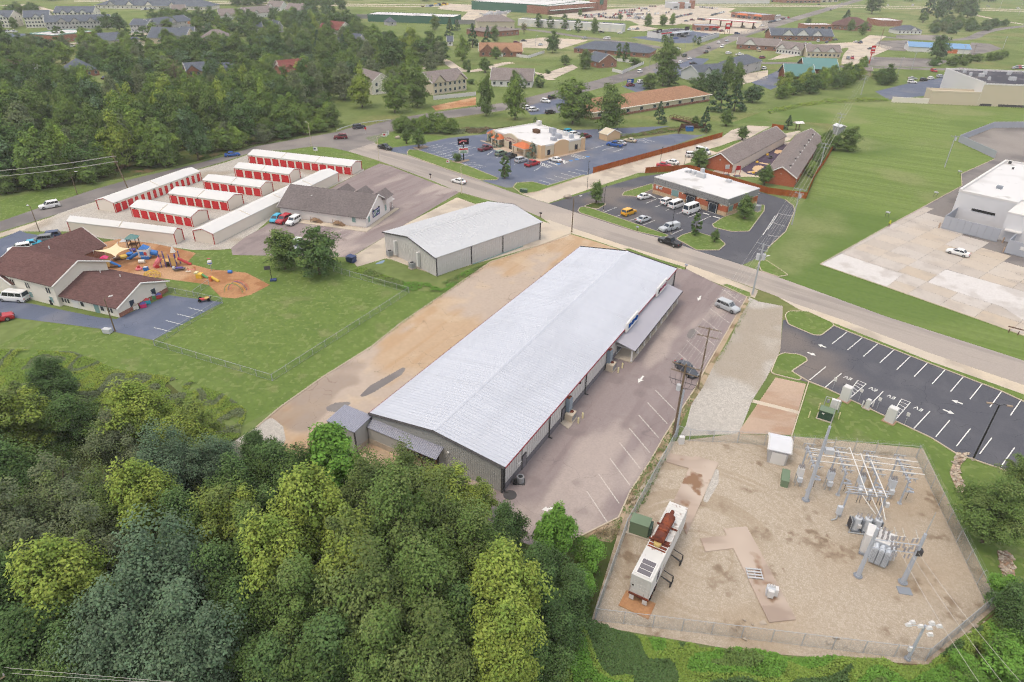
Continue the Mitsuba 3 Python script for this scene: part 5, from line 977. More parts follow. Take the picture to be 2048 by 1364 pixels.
flatb('brick_hall','low brick hall with a sea green metal rim','building',(-332.2,487.9),(-310,478.1),30,5.0,'m_brick','m_whiteroof',0,band='m_greenroof');flatb('brick_hall','right brick wing of the hall with sea green rim','building',(-310,478.8),(-303.1,507.8),20,5.0,'m_brick','m_whiteroof',3,band='m_greenroof')
fb('dark_roof_house','long low house with dark slate hip roof and white gable','house',(-283.4,461.1),(-255.3,482.9),20,3.2,7.0,'m_cream','m_shingle_slate',True,nwin=6,over=.9)
fb('grey_house','pair of steep grey roofs with a tan gable end','house',(-251.7,486.8),(-224.4,482),16,3.6,9.4,'m_beige','m_shingle_slate',nwin=5);fb('grey_house','grey roofed house behind the tan gable','house',(-238.2,506.6),(-229.4,507.9),12,3.6,8,'m_greywall','m_shingle_slate',nwin=2);fb('brown_house','taupe hip roofed house above the wood','house',(-218.6,491.4),(-199.3,490.5),14,3.4,8.2,'m_brick','m_shingle_taupe',True,nwin=4)
fb('care_home','long low complex with grey roof below the highway','building',(-432.3,751.1),(-318,751.2),30,3.6,9.5,'m_cream','m_shingle_slate',True,nwin=24,gables=((.13,8,'m_greywall'),(.3,8,'m_cream'),(.47,8,'m_cream'),(.68,7,'m_cream')),over=1.0)
for i,(a,b,lab) in enumerate((((-265.4,647.8),(-245.4,657.4),'brown roofed house with steep front gable, left of four in a row'),((-247.9,669.3),(-232,697.1),'brown roofed house with white gables, second of four in a row'),((-260.3,759.3),(-244.5,754.6),'brown roofed house behind the second of the four'),((-230.9,726.9),(-204.7,717.7),'brown roofed house with brick garage, last of four in a row'),((-324.3,684.1),(-313.2,689.6),'taupe roofed house behind the round trees'))):
    fb('brown_house',lab,'house',a,b,14,4.2,9.0,'m_white2','m_shingle_taupe',nwin=4,floors=1,gables=((.3,6),))
# building supply store
flatb('green_shed','long dark green shed with a white roof','shed',(-136.5,662.5),(-56.6,648.5),26,6.1,'m_greenwall','m_whiteroof',0)
gsx=flatb('supply_store','huge green and brick supply store with a white roof','store',(-51.6,820.2),(29.9,774.9),75,8.5,'m_greenwall','m_whiteroof',0);
fb2=flatb('brick_store','brick front of the supply store with green canopy and tower','store',(31,767.5),(97,842.8),60,8.2,'m_brick','m_whiteroof',0,band='m_greenwall');fb2.add('canopy',on_side('f',fb2.L,fb2.W,fb2.L*.4,fb2.L*.75,3.6,.5,.1,5),'m_greenwall');fb2.add('canopy_roof',on_side('f',fb2.L,fb2.W,fb2.L*.4,fb2.L*.75,4.101,.1,.1,5),'m_white2');fb2.add('tower',MB().box(fb2.L-9,fb2.L+5,-3,12,0,11),'m_brick');fb2.add('tower_sign',MB().box(fb2.L-10,fb2.L-3,-3.4,-3.01,6,11.2),'m_greenwall')
for q in range(5):fb2.add('wall_lamp',on_side('f',fb2.L,fb2.W,fb2.L*(.05+q*.15),.8,6.3,.8,.02,.3),'m_tan')
yw=flatb('yard_wall','grey timber yard wall of the supply store','wall',(-57,652.4),(-32.2,651),1.2,3.6,'m_greywall_dark','m_lightgrey');flatb('yard_wall','pale yard wall of the supply store left of the green shed','wall',(-157.5,689.3),(-141.8,689),1.2,3.6,'m_greywall_dark','m_lightgrey')
_g=np.random.default_rng(9)
sheet('supply_yard',[(-56.7,655.3),(-10.8,719.9),(-13.2,865.5),(-87.6,904.6),(-90.2,820.8),(-53.5,785.9)],Z1,'m_concrete','concrete storage yard of the supply store')
for q in range(46):
    t=_g.uniform(0,1);p=lerp((-36.3,736),(-12.6,786.2),t) if q<28 else lerp((-110,839.3),(-85.6,884),t);p=np.array(p)+_g.normal(0,[4,7] if q<28 else [2,2],2)
    m_=[['m_lightgrey','m_white','m_bluegrey','m_greywall'],['m_navy','m_toyyellow','m_lightgrey','m_brown']][q >= 28][q % 4];s_=_g.uniform(1.2,2.8)
    solo('material_stack',MB().box(-s_,s_,-1,1,0,.2).box(-s_+.1,s_-.1,-.95,.95,.21,_g.uniform(1,2.6)),m_,('wrapped pallet stack in the supply store yard','stack of goods along the rear rack of the supply store yard')[q >= 28],'pallet',('pallets in the supply store yard','rear rack stacks in the supply store yard')[q >= 28],fr=Frame(p,.1))
# storage units by the avenue
for q in range(9):
    a,b=np.array((0.3,645.3)),np.array((87.9,605.5));f2=Frame(a+(b-a)*q/9,math.atan2(*(b-a)[::-1]));wd=float(np.linalg.norm(b-a))/9
    k=thing('storage_unit','white storage block in the row beyond the avenue','storage building','white storage blocks beyond the avenue');part(k,'wall',MB().box(.1,wd-.1,0,9,0,5.6-.1*(q % 2)),'m_white',fr=f2);part(k,'roof',MB().box(0,wd-.01,-.15,9.15,5.61,5.8),'m_white2',fr=f2)
    for z in range(2):part(k,'door',MB().box(wd*(.12+.45*z),wd*(.43+.45*z),-.06,-.005,.05,2.6),'m_cream',fr=f2)
    part(k,'solar_panel',MB().box(wd*.1,wd*.9,6.2,8.6,6.1,6.25),'m_navy',fr=f2)
# fast food, petrol station, restaurant row
ff=flatb('fast_food_restaurant','white and black drive through restaurant with red bands','restaurant',(112.6,564.6),(142,595.1),13,4.2,'m_white2','m_darkroof',4,band='m_white2');ff.add('sign_tower',MB().box(-3,3.5,2,2.6,4,6.6),'m_signblack');ff.add('sign_tower',MB().box(ff.L-8,ff.L-2,-.4,.2,4,6.6),'m_signblack');ff.add('red_band',MB().box(0,ff.L*.35,-.3,-.16,3.2,4.0),'m_signred');ff.add('canopy',MB().box(ff.L*.3,ff.L,-4,-.2,3.1,3.4),'m_steel');ff.add('tower_sign',MB().box(-1.2,1.8,1.9,1.98,4.8,5.8),'m_lightgrey')
mb=flatb('menu_canopy','long white ordering canopy along the drive through lane','canopy',(137.8,540.2),(163.6,584.8),3.0,3.0,'m_lightgrey','m_black')
gs=flatb('petrol_shop','brick petrol station shop with grey roof and red awnings','shop',(154.3,630.7),(174.6,628.8),16,4.2,'m_brick','m_bluegrey',3);gs.add('awning',on_side('f',gs.L,gs.W,gs.L*.7,3.5,2.8,.8,.05,1.0),'m_signred');gs.add('awning',on_side('f',gs.L,gs.W,gs.L*.95,4,2.8,.8,.05,1.0),'m_signred')
gc=thing('fuel_canopy','long petrol station canopy with a red edge band','canopy');a,b=np.array((178.7,678.1)),np.array((211.2,652.8));f2=Frame(a,math.atan2(*(b-a)[::-1]));L=float(np.linalg.norm(b-a));part(gc,'roof',MB().box(-3,L+4,-3,7,5.3,5.9),'m_white2',fr=f2);part(gc,'edge_band',MB().box(-3.1,L+4.1,-3.12,-3.01,5.35,5.85),'m_redcanopy',fr=f2)
for q in range(5):part(gc,'column',MB().box(L*q/4-.5,L*q/4+.5,1.5,2.5,0,5.29),'m_brown',fr=f2)
dn=flatb('brick_diner','brick restaurant with orange tiled front roofs beyond the petrol station','restaurant',(226,775),(248.7,740.3),18,5.0,'m_brick','m_bluegrey',6);dn.add('tile_roof',MB().hull([(dn.L*.2,-2,3.2),(dn.L*.55,-2,3.2),(dn.L*.25,-.2,4.8),(dn.L*.5,-.2,4.8),(dn.L*.2,-.2,3.2),(dn.L*.55,-.2,3.2)]),'m_orange_tile');dn.add('tile_roof',MB().hull([(dn.L*.72,-2,3.6),(dn.L*.98,-2,3.6),(dn.L*.77,-.2,5.2),(dn.L*.93,-.2,5.2),(dn.L*.72,-.2,3.6),(dn.L*.98,-.2,3.6)]),'m_orange_tile')
flatb('white_warehouse','long white warehouse at the top edge','warehouse',(211.8,969.6),(342.8,1006.4),40,7,'m_white2','m_whiteroof',0);gw=flatb('grey_shop','pale grey shop with two brick towers in the far lot','shop',(184.7,880.1),(212.3,886),22,6,'m_lightgrey','m_lightgrey',3);gw.add('tower',MB().box(gw.L*.33,gw.L*.55,-.6,5,0,7),'m_brick');gw.add('tower',MB().box(gw.L*.85,gw.L*1.02,-.6,5,0,9),'m_brick');flatb('brick_shops','dark brick shops at the top edge left of the avenue','shop',(369.3,1018.7),(424.3,1037.9),30,7,'m_brick','m_darkroof',8);flatb('shop','low tan shop at the top edge beside the avenue','shop',(429,1045.3),(461.5,1065.9),20,5,'m_beige','m_whiteroof',3)
fb('brick_office','brick office with taupe roof, white gable and brick garages','office',(156.6,510.3),(183,500.3),15,3.2,7.0,'m_brick','m_shingle_taupe',nwin=5,gables=((.3,9),),over=.6)
fb('grey_house','two storey grey house with slate roof and blue awnings','house',(126.2,393.7),(142.9,413.2),14,5.4,8.6,'m_greywall','m_shingle_slate',True,nwin=2,floors=2,over=.6,side=1);fb('grey_house','low grey building with slate roof beside the two storey house','building',(96.3,366.8),(122.2,380.9),15,3.8,7.4,'m_lightgrey','m_shingle_slate',nwin=3,gables=((.15,8,'m_lightgrey'),))
fb('shop_row','strip of shops with navy roof and white columns','shops',(200.8,568.9),(248.1,567.3),18,3.8,8.0,'m_brick','m_shingle_slate',nwin=11,gables=((.26,9),(.5,10),(.74,8)),over=1.0);fb('white_office','white office with taupe roof and two front gables','office',(177.8,490),(190,477.7),13,3.6,7.4,'m_white2','m_shingle_taupe',nwin=8,gables=((.22,6),(.78,6)));fb('tan_office','tan office with taupe roof and two white gables by the side street','office',(192.1,472),(213.7,470.3),13,3.6,7.2,'m_beige','m_shingle_taupe',nwin=8,gables=((.26,6),(.7,6)))
fb('log_lodge','brown log lodge with a sea green metal roof','lodge',(143.4,372.7),(157.8,372.1),13,3.6,8.2,'m_log','m_teal_roof',nwin=2,over=.8);fb('log_lodge','rear wing of the lodge with a large green metal roof','lodge',(163.6,399.5),(180.9,396.9),20,3.4,7.6,'m_log','m_teal_roof',over=.8)
fb('brown_hall','large brown hip roofed hall above the navy strip of shops','building',(287.7,662.4),(317.3,651.2),24,4.2,10,'m_brick','m_shingle_brown',True,nwin=8,over=1.0);flatb('brick_bank','small flat roofed brick building behind the navy strip','building',(259.4,652.5),(285.3,656.7),14,4.4,'m_brick','m_whiteroof',4)
flatb('brick_shop','dark brick building with a white roof right of the brown hall','building',(349.2,700.8),(369.8,701.3),28,5.2,'m_brick','m_whiteroof',0);fb('white_house','white bungalow with grey hip roof near the blue roofed shed','house',(331.2,630.7),(352.3,631.4),15,3.2,6.6,'m_white2','m_shingle_slate',True,nwin=6,gables=((.65,6),));br=fb('blue_roof_shed','long white shed with a bright blue metal roof','shed',(280.3,512.6),(317.3,500.9),17,3.2,5.6,'m_white2','m_blueroof',nwin=0);br.add('door',on_side('f',br.L,br.W,br.L*.68,3,.05,2.6,.01,.06),'m_orange_tile');br.add('door',on_side('f',br.L,br.W,br.L*.76,3,.05,2.6,.01,.06),'m_orange_tile')
fb('shed','small tan shed behind the row of bushy trees','shed',(196.1,396.3),(199.5,395.6),6,3.2,4.2,'m_beige','m_shingle_taupe');fb('garden_shed','tan barrel roofed shed in the restaurant lot','shed',(32.8,239.9),(38.2,244),4,2.2,3.6,'m_tan','m_beige',over=.2,along='v')
fb('utility_shed','white roofed steel shed under the power line in the field','shed',(121.1,257.7),(122.3,254.7),3,3.0,3.6,'m_acgrey','m_silverroof',over=.2)
# far lots and side streets
sheet('store_parking',[(30.5,756.1),(98,852.1),(148.7,893.6),(188.4,941.9),(236,921),(269.9,908.3),(239.7,837.4),(190.2,750.3),(147.3,678.6),(113.7,672.9),(110.1,715.4),(62.6,720)],Z1,'m_concrete','pale car park of the supply store');sheet('parking_lot',[(102,659.5),(113.7,672.9),(125.3,641.6),(108.2,618.4),(97.6,621.7)],Z2,'m_concrete','pale lot between the storage blocks and the drive through');sheet('residential_street',ribbon(spline([(-363.2,488.9),(-353.2,486.7),(-347.6,505.9),(-308.7,473.9),(-294.8,480.9),(-249.1,470.4)]),9),Z1,'m_concrete','pale street in front of the brick hall');sheet('residential_street',ribbon(spline([(-351.4,555.3),(-307.2,536),(-286.7,537),(-273.3,541.1),(-265,551),(-258.8,570),(-256.5,594.6),(-240.4,643.5),(-223.2,667.6),(-204.8,683.7)]),8),Z1,'m_concrete','pale street along the far houses');sheet('driveway',ribbon(spline([(-67.8,369.8),(-61.2,378.6),(-44.8,431.7),(-26.8,390.7),(-13.5,410.3),(-2.8,426.2)]),6),Z1,'m_concrete','long pale drive past the cream house')
sheet('store_parking',[(153.6,697.7),(227,843.4),(269.9,908.3),(240.9,855.1),(254.7,741.4),(231.3,669.8),(193.3,609.8),(170.9,608.7),(145.2,595.5),(164.9,681.6)],Z1,'m_concrete','pale lots around the petrol station')
sheet('parking_lot',[(89.8,569.7),(113.4,590.8),(152,625.3),(168.3,599),(130,539.1),(114.5,537)],Z2,'m_asphalt_blue','dark lot of the drive through restaurant')
sheet('parking_lot',[(270.3,810.4),(292.5,806.8),(285.7,767.9),(248.8,695.8),(229,680.7)],Z1,'m_street','car lot beside the avenue at the top');sheet('parking_lot',[(161.4,455.7),(215,539.4),(278.7,571.6),(279.8,533.3),(209.1,439.8),(244.3,528.7),(171.8,462.5)],Z1,'m_concrete','pale lots between the small offices')
road('side_street',[(140.6,453.2),(156.9,441.7),(173.1,443.6),(188,437.5),(205.6,431.9),(222.1,431.3),(243.7,428.7),(277.7,434.8)],8,Z2,'m_street','side street behind the bushy trees');road('side_street',[(209.1,439.8),(230.7,487.2),(268.8,554.3),(307.1,615.1)],13,Z3,'m_concrete','pale short street between the small offices');road('side_street',[(307.1,615.1),(320,594.4),(348.3,589.8),(412.7,645.5),(505.3,726.9),(685,826.4)],9,Z1,'m_street','grey lane past the blue roofed shed');road('access_road',[(-15.5,629.2),(0.8,621.5),(21.8,604.9),(45.7,574),(67.9,550),(90.4,526.3),(102.8,506.7)],9,Z1,'m_street','grey side road along the white storage blocks');road('far_lane',[(-539.3,765.7),(-535.6,780),(-516.4,770.9),(-474.5,730),(-453.2,711.4)],10,Z1,'m_concrete','pale lane curving over the far left field');road('far_lane',[(543.7,881.1),(528.9,820.5),(519.4,748.2)],5,Z1,'m_concrete','narrow path in the far right field')
sheet('parking_lot',[(230.5,481.1),(280.6,475.2),(283.5,464.2),(254.6,434.8),(213.6,437.8)],Z1,'m_street','cracked grey lot below the blue roofed shed');sheet('parking_lot',[(276.5,571.3),(318.6,585.5),(278.5,512.3),(268.6,517.8)],Z1,'m_street','grey lot left of the blue roofed shed');sheet('parking_lot',[(362.5,575.1),(373.5,568.5),(363.4,537),(321.4,498.2),(314.4,497.4)],Z1,'m_street','grey yard right of the blue roofed shed');sheet('parking_lot',[(326.1,622.7),(367.2,628.8),(364.7,605.2),(345.5,589.4),(313.9,597.9)],Z1,'m_street','grey lot of the white bungalow')
sheet('parking_lot',[(2.3,540.7),(20.3,559.6),(55.3,548.2),(30.3,493.9),(0.9,496.8)],Z1,'m_concrete','pale lot behind the white fence');sheet('driveway',[(8.7,394.4),(14.7,386.5),(33.2,422.7),(36,411),(19.6,370.7),(20.7,367),(16.1,366.5)],Z1,'m_concrete','concrete drive to the fenced brick house');sheet('parking_lot',[(3.7,295.9),(20.5,325.7),(31.7,333),(26,290),(6.2,281.2)],Z1,'m_asphalt_blue','dark lot by the avenue below the big trees');sheet('parking_lot',[(53.5,351.8),(69.6,371.8),(70.9,353.4),(58.6,335.4)],Z1,'m_asphalt_blue','dark lot behind the rust roofed office');sheet('parking_lot',[(78.2,406.3),(113,461.2),(124.1,456.8),(96.4,390.7),(77.7,372.6)],Z1,'m_asphalt_blue','dark lot of the low grey building');sheet('driveway',[(123.7,393.5),(147.7,413.7),(138.9,386.7),(116.5,361.3)],Z1,'m_concrete','pale drive of the two storey grey house');sheet('parking_lot',[(124.3,368.9),(161.2,424.8),(164.3,422.7),(133.6,356.8),(127.9,349.2)],Z1,'m_asphalt_blue','dark lot in front of the log lodge')
sheet('clay_bank',[(-36.7,295.2),(-18.5,317.7),(-17.5,299.4),(-33.6,286.5)],Z1,'m_mulch','bare clay bank below the white fence');sheet('parking_lot',[(-385.9,528.1),(-359.1,528.1),(-340,499.5),(-352.7,479.8)],Z1,'m_asphalt_blue','lot in front of the cream apartments');sheet('field_patch',[(-367.7,831.4),(-255.3,835.1),(-339.7,806.4),(-383.9,844.5)],Z1,'m_darkgrass','darker strip of pasture below the highway')

# ------------------------------------------------------------------ vehicles: a few body kinds, painted per colour
def loft(st,n_sec):
    """Joins cross-sections (lists of y, z points, equal counts) placed at x into a closed skin."""
    v,f=[],[]
    for x,sec in st:v += [(x,y,z) for y,z in sec]
    for i in range(len(st)-1):
        for j in range(n_sec):a,b=i*n_sec+j,i*n_sec+(j+1) % n_sec;f.append([a,b,b+n_sec,a+n_sec])
    v=np.array(v);q=np.array(f);t=np.vstack([q[:,[0,1,2]],q[:,[0,2,3]]])
    e=(len(st)-1)*n_sec
    cap=[[0,j+1,j] for j in range(1,n_sec-1)]+[[e,e+j,e+j+1] for j in range(1,n_sec-1)]
    return v,np.vstack([t,cap])
def sec(w,z0,z1,k=.9):return [(-w*.92,z0),(-w,z0+.12),(-w,z0+(z1-z0)*.62),(-w*.97,z1-.1),(-w*k,z1),(w*k,z1),(w*.97,z1-.1),(w,z0+(z1-z0)*.62),(w,z0+.12),(w*.92,z0)]
KINDS={   # length, half width, body stations (x share, top z, half-width share), cabin (base rear, roof rear, roof front, base front as x shares; belt z, roof z), wheel radius, wheel x shares
 'sedan':(4.75,.91,[(0,.78,.86),(.03,.92,.93),(.2,.98,1),(.3,.95,1),(.68,.93,1),(.78,.88,.98),(.95,.74,.9),(1,.6,.8)],(.12,.3,.56,.76,.92,1.44),.33,(.2,.8)),
 'hatch':(4.2,.88,[(0,.8,.88),(.03,.98,.95),(.2,1.0,1),(.7,.96,1),(.82,.9,.97),(.96,.75,.9),(1,.6,.8)],(.02,.1,.55,.8,.95,1.52),.33,(.18,.81)),
 'suv':(4.7,.94,[(0,.9,.9),(.02,1.1,.96),(.2,1.12,1),(.68,1.1,1),(.76,1.06,.98),(.96,.92,.92),(1,.7,.86)],(.02,.07,.58,.75,1.08,1.74),.37,(.19,.81)),
 'van':(5.6,.99,[(0,1.1,.95),(.02,1.2,.98),(.3,1.2,1),(.8,1.18,1),(.86,1.08,.97),(.97,.95,.92),(1,.7,.86)],(.01,.03,.74,.86,1.18,2.1),.37,(.2,.82)),
 'bus':(5.9,1.0,[(0,1.2,.97),(.02,1.3,.99),(.3,1.3,1),(.86,1.28,1),(.92,1.15,.96),(1,.8,.88)],(.01,.02,.78,.9,1.28,2.6),.37,(.2,.84)),
 'pickup':(5.7,.97,[(0,1.02,.95),(.02,1.06,.97),(.34,1.06,1),(.36,1.1,1),(.7,1.1,1),(.76,1.1,.98),(.97,.98,.92),(1,.74,.86)],(.36,.4,.6,.72,1.08,1.8),.4,(.2,.81))}
CAR_G={}
def car_group(kind,colour,topper=False):
    key='cg_%s_%s%s' % (kind,colour,'_t' if topper else '')
    if key in CAR_G:return key
    L,w,st,(c0,c1,c2,c3,zb,zr),wr,wx=KINDS[kind];X=lambda t:(t-.5)*L
    pm='car_'+colour;g={'type':'shapegroup'}
    v,f=loft([(X(x),sec(w*k,.24,z)) for x,z,k in st],10);g['body']=mikit.ply((v,f),pm,smooth=38)
    wb,wt=w*.93,w*(.74 if kind in ('sedan','hatch') else .82)
    def cab(c0,c1,c2,c3,zb,zr):
        B=[(X(c0),-wb,zb-.1),(X(c3),-wb,zb-.1),(X(c3),wb,zb-.1),(X(c0),wb,zb-.1)];R=[(X(c1),-wt,zr),(X(c2),-wt,zr),(X(c2),wt,zr),(X(c1),wt,zr)]
        R2=[(X(c1)+(.06 if k in (0,3) else -.06),y*.93,zr+.05) for k,(_,y,_) in enumerate(R)]
        return trimesh.convex.convex_hull(np.array(B+R+[(X(c1)+.15,-wt*.9,zr+.05),(X(c2)-.15,-wt*.9,zr+.05),(X(c2)-.15,wt*.9,zr+.05),(X(c1)+.15,wt*.9,zr+.05)]))
    g['roof']=mikit.ply(cab(c0,c1,c2,c3,zb,zr),pm,smooth=30)
    def P(t,s,side):                              # a point of the cabin side: t along, s up
        x=X((c0+(c3-c0)*t)*(1-s)+(c1+(c2-c1)*t)*s);y=side*((wb*(1-s)+wt*s)+.012);return (x,y,zb-.1+(zr-zb+.1)*s)
    n=0
    for side in (-1,1):
        cuts=[(.05,.47),(.52,.93)] if kind in ('sedan','pickup','hatch') else [(.04,.32),(.35,.64),(.67,.94)]
        for a,b in cuts:
            m=MB().quad(P(a,.22,side),P(b,.22,side),P(b,.88,side),P(a,.88,side));g['side_window'+('_%03d' % n if n else '')]=mikit.ply(m.get(),'m_glass_dark');n += 1
    def Q(t,s,front):
        xa,xb=(c3,c2) if front else (c0,c1);x=X(xa*(1-s)+xb*s)+(.014 if front else -.014);return (x,(wb*(1-s)+wt*s)*t,zb-.1+(zr-zb+.1)*s)
    for nm,fr_ in (('windscreen',True),('rear_window',False)):g[nm]=mikit.ply(MB().quad(Q(-.86,.18,fr_),Q(.86,.18,fr_),Q(.86,.9,fr_),Q(-.86,.9,fr_)).get(),'m_glass')
    n=0
    for t in wx:
        for side in (-1,1):
            m=MB();y=side*(w-.1)
            m.tube([(X(t),y-.11,wr),(X(t),y+.115,wr)],wr,14);g['wheel'+('_%03d' % n if n else '')]=mikit.ply(m.get(),'m_tyre',smooth=40)
            m=MB().tube([(X(t),y+side*.1,wr),(X(t),y+side*.125,wr)],wr*.6,10);g['rim'+('_%03d' % n if n else '')]=mikit.ply(m.get(),'m_rim');n += 1
    z=st[-2][1]
    for i,s in enumerate((-1,1)):
        sx='_001' if i else ''
        g['headlight'+sx]=mikit.ply(MB().box(L/2-.22,L/2-.04,s*w*.6-.16,s*w*.6+.16,z-.2,z-.06).get(),'m_chrome');g['taillight'+sx]=mikit.ply(MB().box(-L/2-.015,-L/2+.1,s*w*.72-.1,s*w*.72+.1,.7,.95).get(),'m_signred')
    g['bumper']=mikit.ply(MB().box(L/2-.12,L/2+.03,-w*.8,w*.8,.3,.5).box(-L/2-.04,-L/2+.1,-w*.85,w*.85,.3,.5).get(),'m_black')
    if kind=='pickup' and not topper:g['bed']=mikit.ply(MB().box(X(.02),X(.345),-w*.8,w*.8,1.02,1.075).get(),'m_black')
    if topper:g['bed_cap']=mikit.ply(trimesh.convex.convex_hull(np.array([(X(a),s*b,c) for a,b,c in ((.01,w*.95,1.04),(.37,w*.95,1.04),(.02,w*.8,1.75),(.36,w*.8,1.75)) for s in (-1,1)])),pm);g['bed_cap_window']=mikit.ply(MB().quad((X(.06),-w*.93,1.25),(X(.33),-w*.93,1.25),(X(.33),-w*.86,1.6),(X(.06),-w*.86,1.6)).get(),'m_glass_dark')
    scene[key]=g;CAR_G[key]=1
    return key
def car(kind,colour,p,ang,label,group=None,topper=False,z=.02):
    name={'sedan':'car','hatch':'car','suv':'suv','van':'van','bus':'minibus','pickup':'pickup_truck'}[kind]
    k=thing(name,label,{'suv':'car','minibus':'van','pickup_truck':'pickup truck'}.get(name,name),group)
    scene[k]={'type':'instance','to_world':T().translate([float(p[0]),float(p[1]),z]).rotate([0,0,1],float(ang)),'g':{'type':'ref','id':car_group(kind,colour,topper)}}
def carpx(kind,colour,rear,front,label,group=None,topper=False):     # rear and front ends measured on the ground
    a,b=np.array(rear),np.array(front);car(kind,colour,(a+b)/2,math.degrees(math.atan2(*(b-a)[::-1])),label,group,topper)
C_=carpx
C_('suv','silver',(40.06,113.2),(42.57,110.38),'silver suv parked in the first bay of the main lot')
C_('sedan','charcoal',(27.58,92.01),(29.61,87.49),'dark blue grey sedan parked under the crossarm pole')
C_('pickup','black',(38.2,142.3),(34.9,145.7),'black pickup truck driving on the main road')
C_('sedan','white',(-14.6,186.7),(-18.1,189.3),'white sedan driving on the main road by the metal building')
C_('pickup','black',(-46.2,225.5),(-42.2,222.5),'black pickup truck turning on the main road at the bend')
C_('suv','darkred',(-60.3,237.3),(-64.2,236.5),'dark red suv driving out of the wood street');C_('suv','charcoal',(-60.8,251.2),(-57.1,254.2),'dark suv driving up past the guard rail')
C_('suv','white',(-118.1,162.9),(-121,160.2),'white suv driving on the wood street at the left');C_('sedan','blue',(-93.3,211.4),(-89.9,213.2),'blue car driving on the wood street by the storage units')
C_('van','white',(-92.21,110.28),(-97.8,110.99),'white van parked beside the childcare house');C_('pickup','red',(-94.46,101.18),(-91.31,103.4),'red pickup truck cut by the left edge of the picture')
C_('suv','white',(-107.8,134.5),(-110.1,132.9),'white car behind the childcare roof');C_('suv','grey',(-106.2,139.4),(-108.4,138.5),'grey car behind the childcare roof');C_('suv','navy',(-105.9,141.6),(-108.1,140.5),'blue car farthest behind the childcare roof');C_('sedan','skyblue',(-107.5,137),(-109.7,135.9),'pale blue car half hidden behind the childcare roof')
C_('hatch','skyblue',(-58.6,157.7),(-59.7,152.1),'turquoise car, left of three at the storage office');C_('suv','red',(-56.1,156.6),(-57.9,151.8),'red car, middle of three at the storage office');C_('suv','white',(-53.6,156.1),(-55.2,150.8),'white car, right of three at the storage office')
C_('sedan','skyblue',(-52.4,140.1),(-53.2,137.2),'pale blue car half hidden by the left lawn tree');C_('suv','white',(-49.3,139.6),(-49.7,137.4),'white car between the two lawn trees');C_('pickup','silver',(-47.6,139.7),(-48.5,134.9),'silver pickup half hidden by the right lawn tree')
C_('suv','yellow',(27.7,161.8),(31.9,165.8),'yellow suv in the clinic lot');C_('sedan','silver',(30.9,157.2),(34.9,161),'silver sedan in the clinic lot');C_('pickup','silver',(40.8,154.7),(35.6,151.6),'silver pickup truck with a bed cap in the clinic lot',None,True)
C_('sedan','white',(33.7,175.4),(38.5,178.5),'white sedan, left of the cars facing the clinic');C_('suv','white',(39.6,170.8),(43.6,174.9),'white suv facing the clinic');C_('van','white',(40.8,167.6),(46.2,172.5),'white passenger van facing the clinic');C_('bus','white',(44.1,163.9),(49.3,168.6),'white high roofed minibus facing the clinic')
C_('pickup','maroon',(-12.6,222.3),(-7.7,227.4),'maroon pickup truck at the left of the restaurant front');C_('suv','green',(-6.4,216.7),(-3,220.9),'pale green suv in front of the restaurant');C_('pickup','black',(-3.9,212.4),(0.6,218.4),'black pickup truck in front of the restaurant');C_('suv','silver',(0,209.2),(4,213.2),'silver suv in front of the restaurant');C_('pickup','red',(2.9,204.6),(8.1,210),'bright red pickup truck in front of the restaurant');C_('sedan','white',(14.9,211),(11.2,214.5),'white sedan beside the striped bays of the restaurant')
C_('suv','skyblue',(18,249),(22,252.6),'blue green suv behind the restaurant');C_('suv','white',(19.9,245.1),(23.6,249),'white suv behind the restaurant');C_('suv','darkred',(23.8,242.2),(27.4,245.2),'dark red suv behind the restaurant');C_('pickup','blue',(36.6,232),(33,234.1),'bright blue car beside the tan shed');C_('sedan','silver',(38.8,234),(35.2,237),'silver sedan second from the tan shed');C_('sedan','tan',(42.9,238.2),(39.2,240.4),'tan sedan third from the tan shed')
C_('sedan','red',(45.9,208.7),(49,208),'red car beside the cedar fence in the daycare drive');C_('sedan','white',(52.5,210.5),(48.9,213.7),'white sedan in the daycare drive');C_('suv','white',(57.1,220.7),(61.6,220.6),'white car behind the daycare tree');C_('van','white',(62.1,227.4),(65.6,222.9),'white van in the daycare drive')
C_('sedan','white',(103.7,139.3),(100.7,142.2),'white sedan on the slab lot behind the big store')
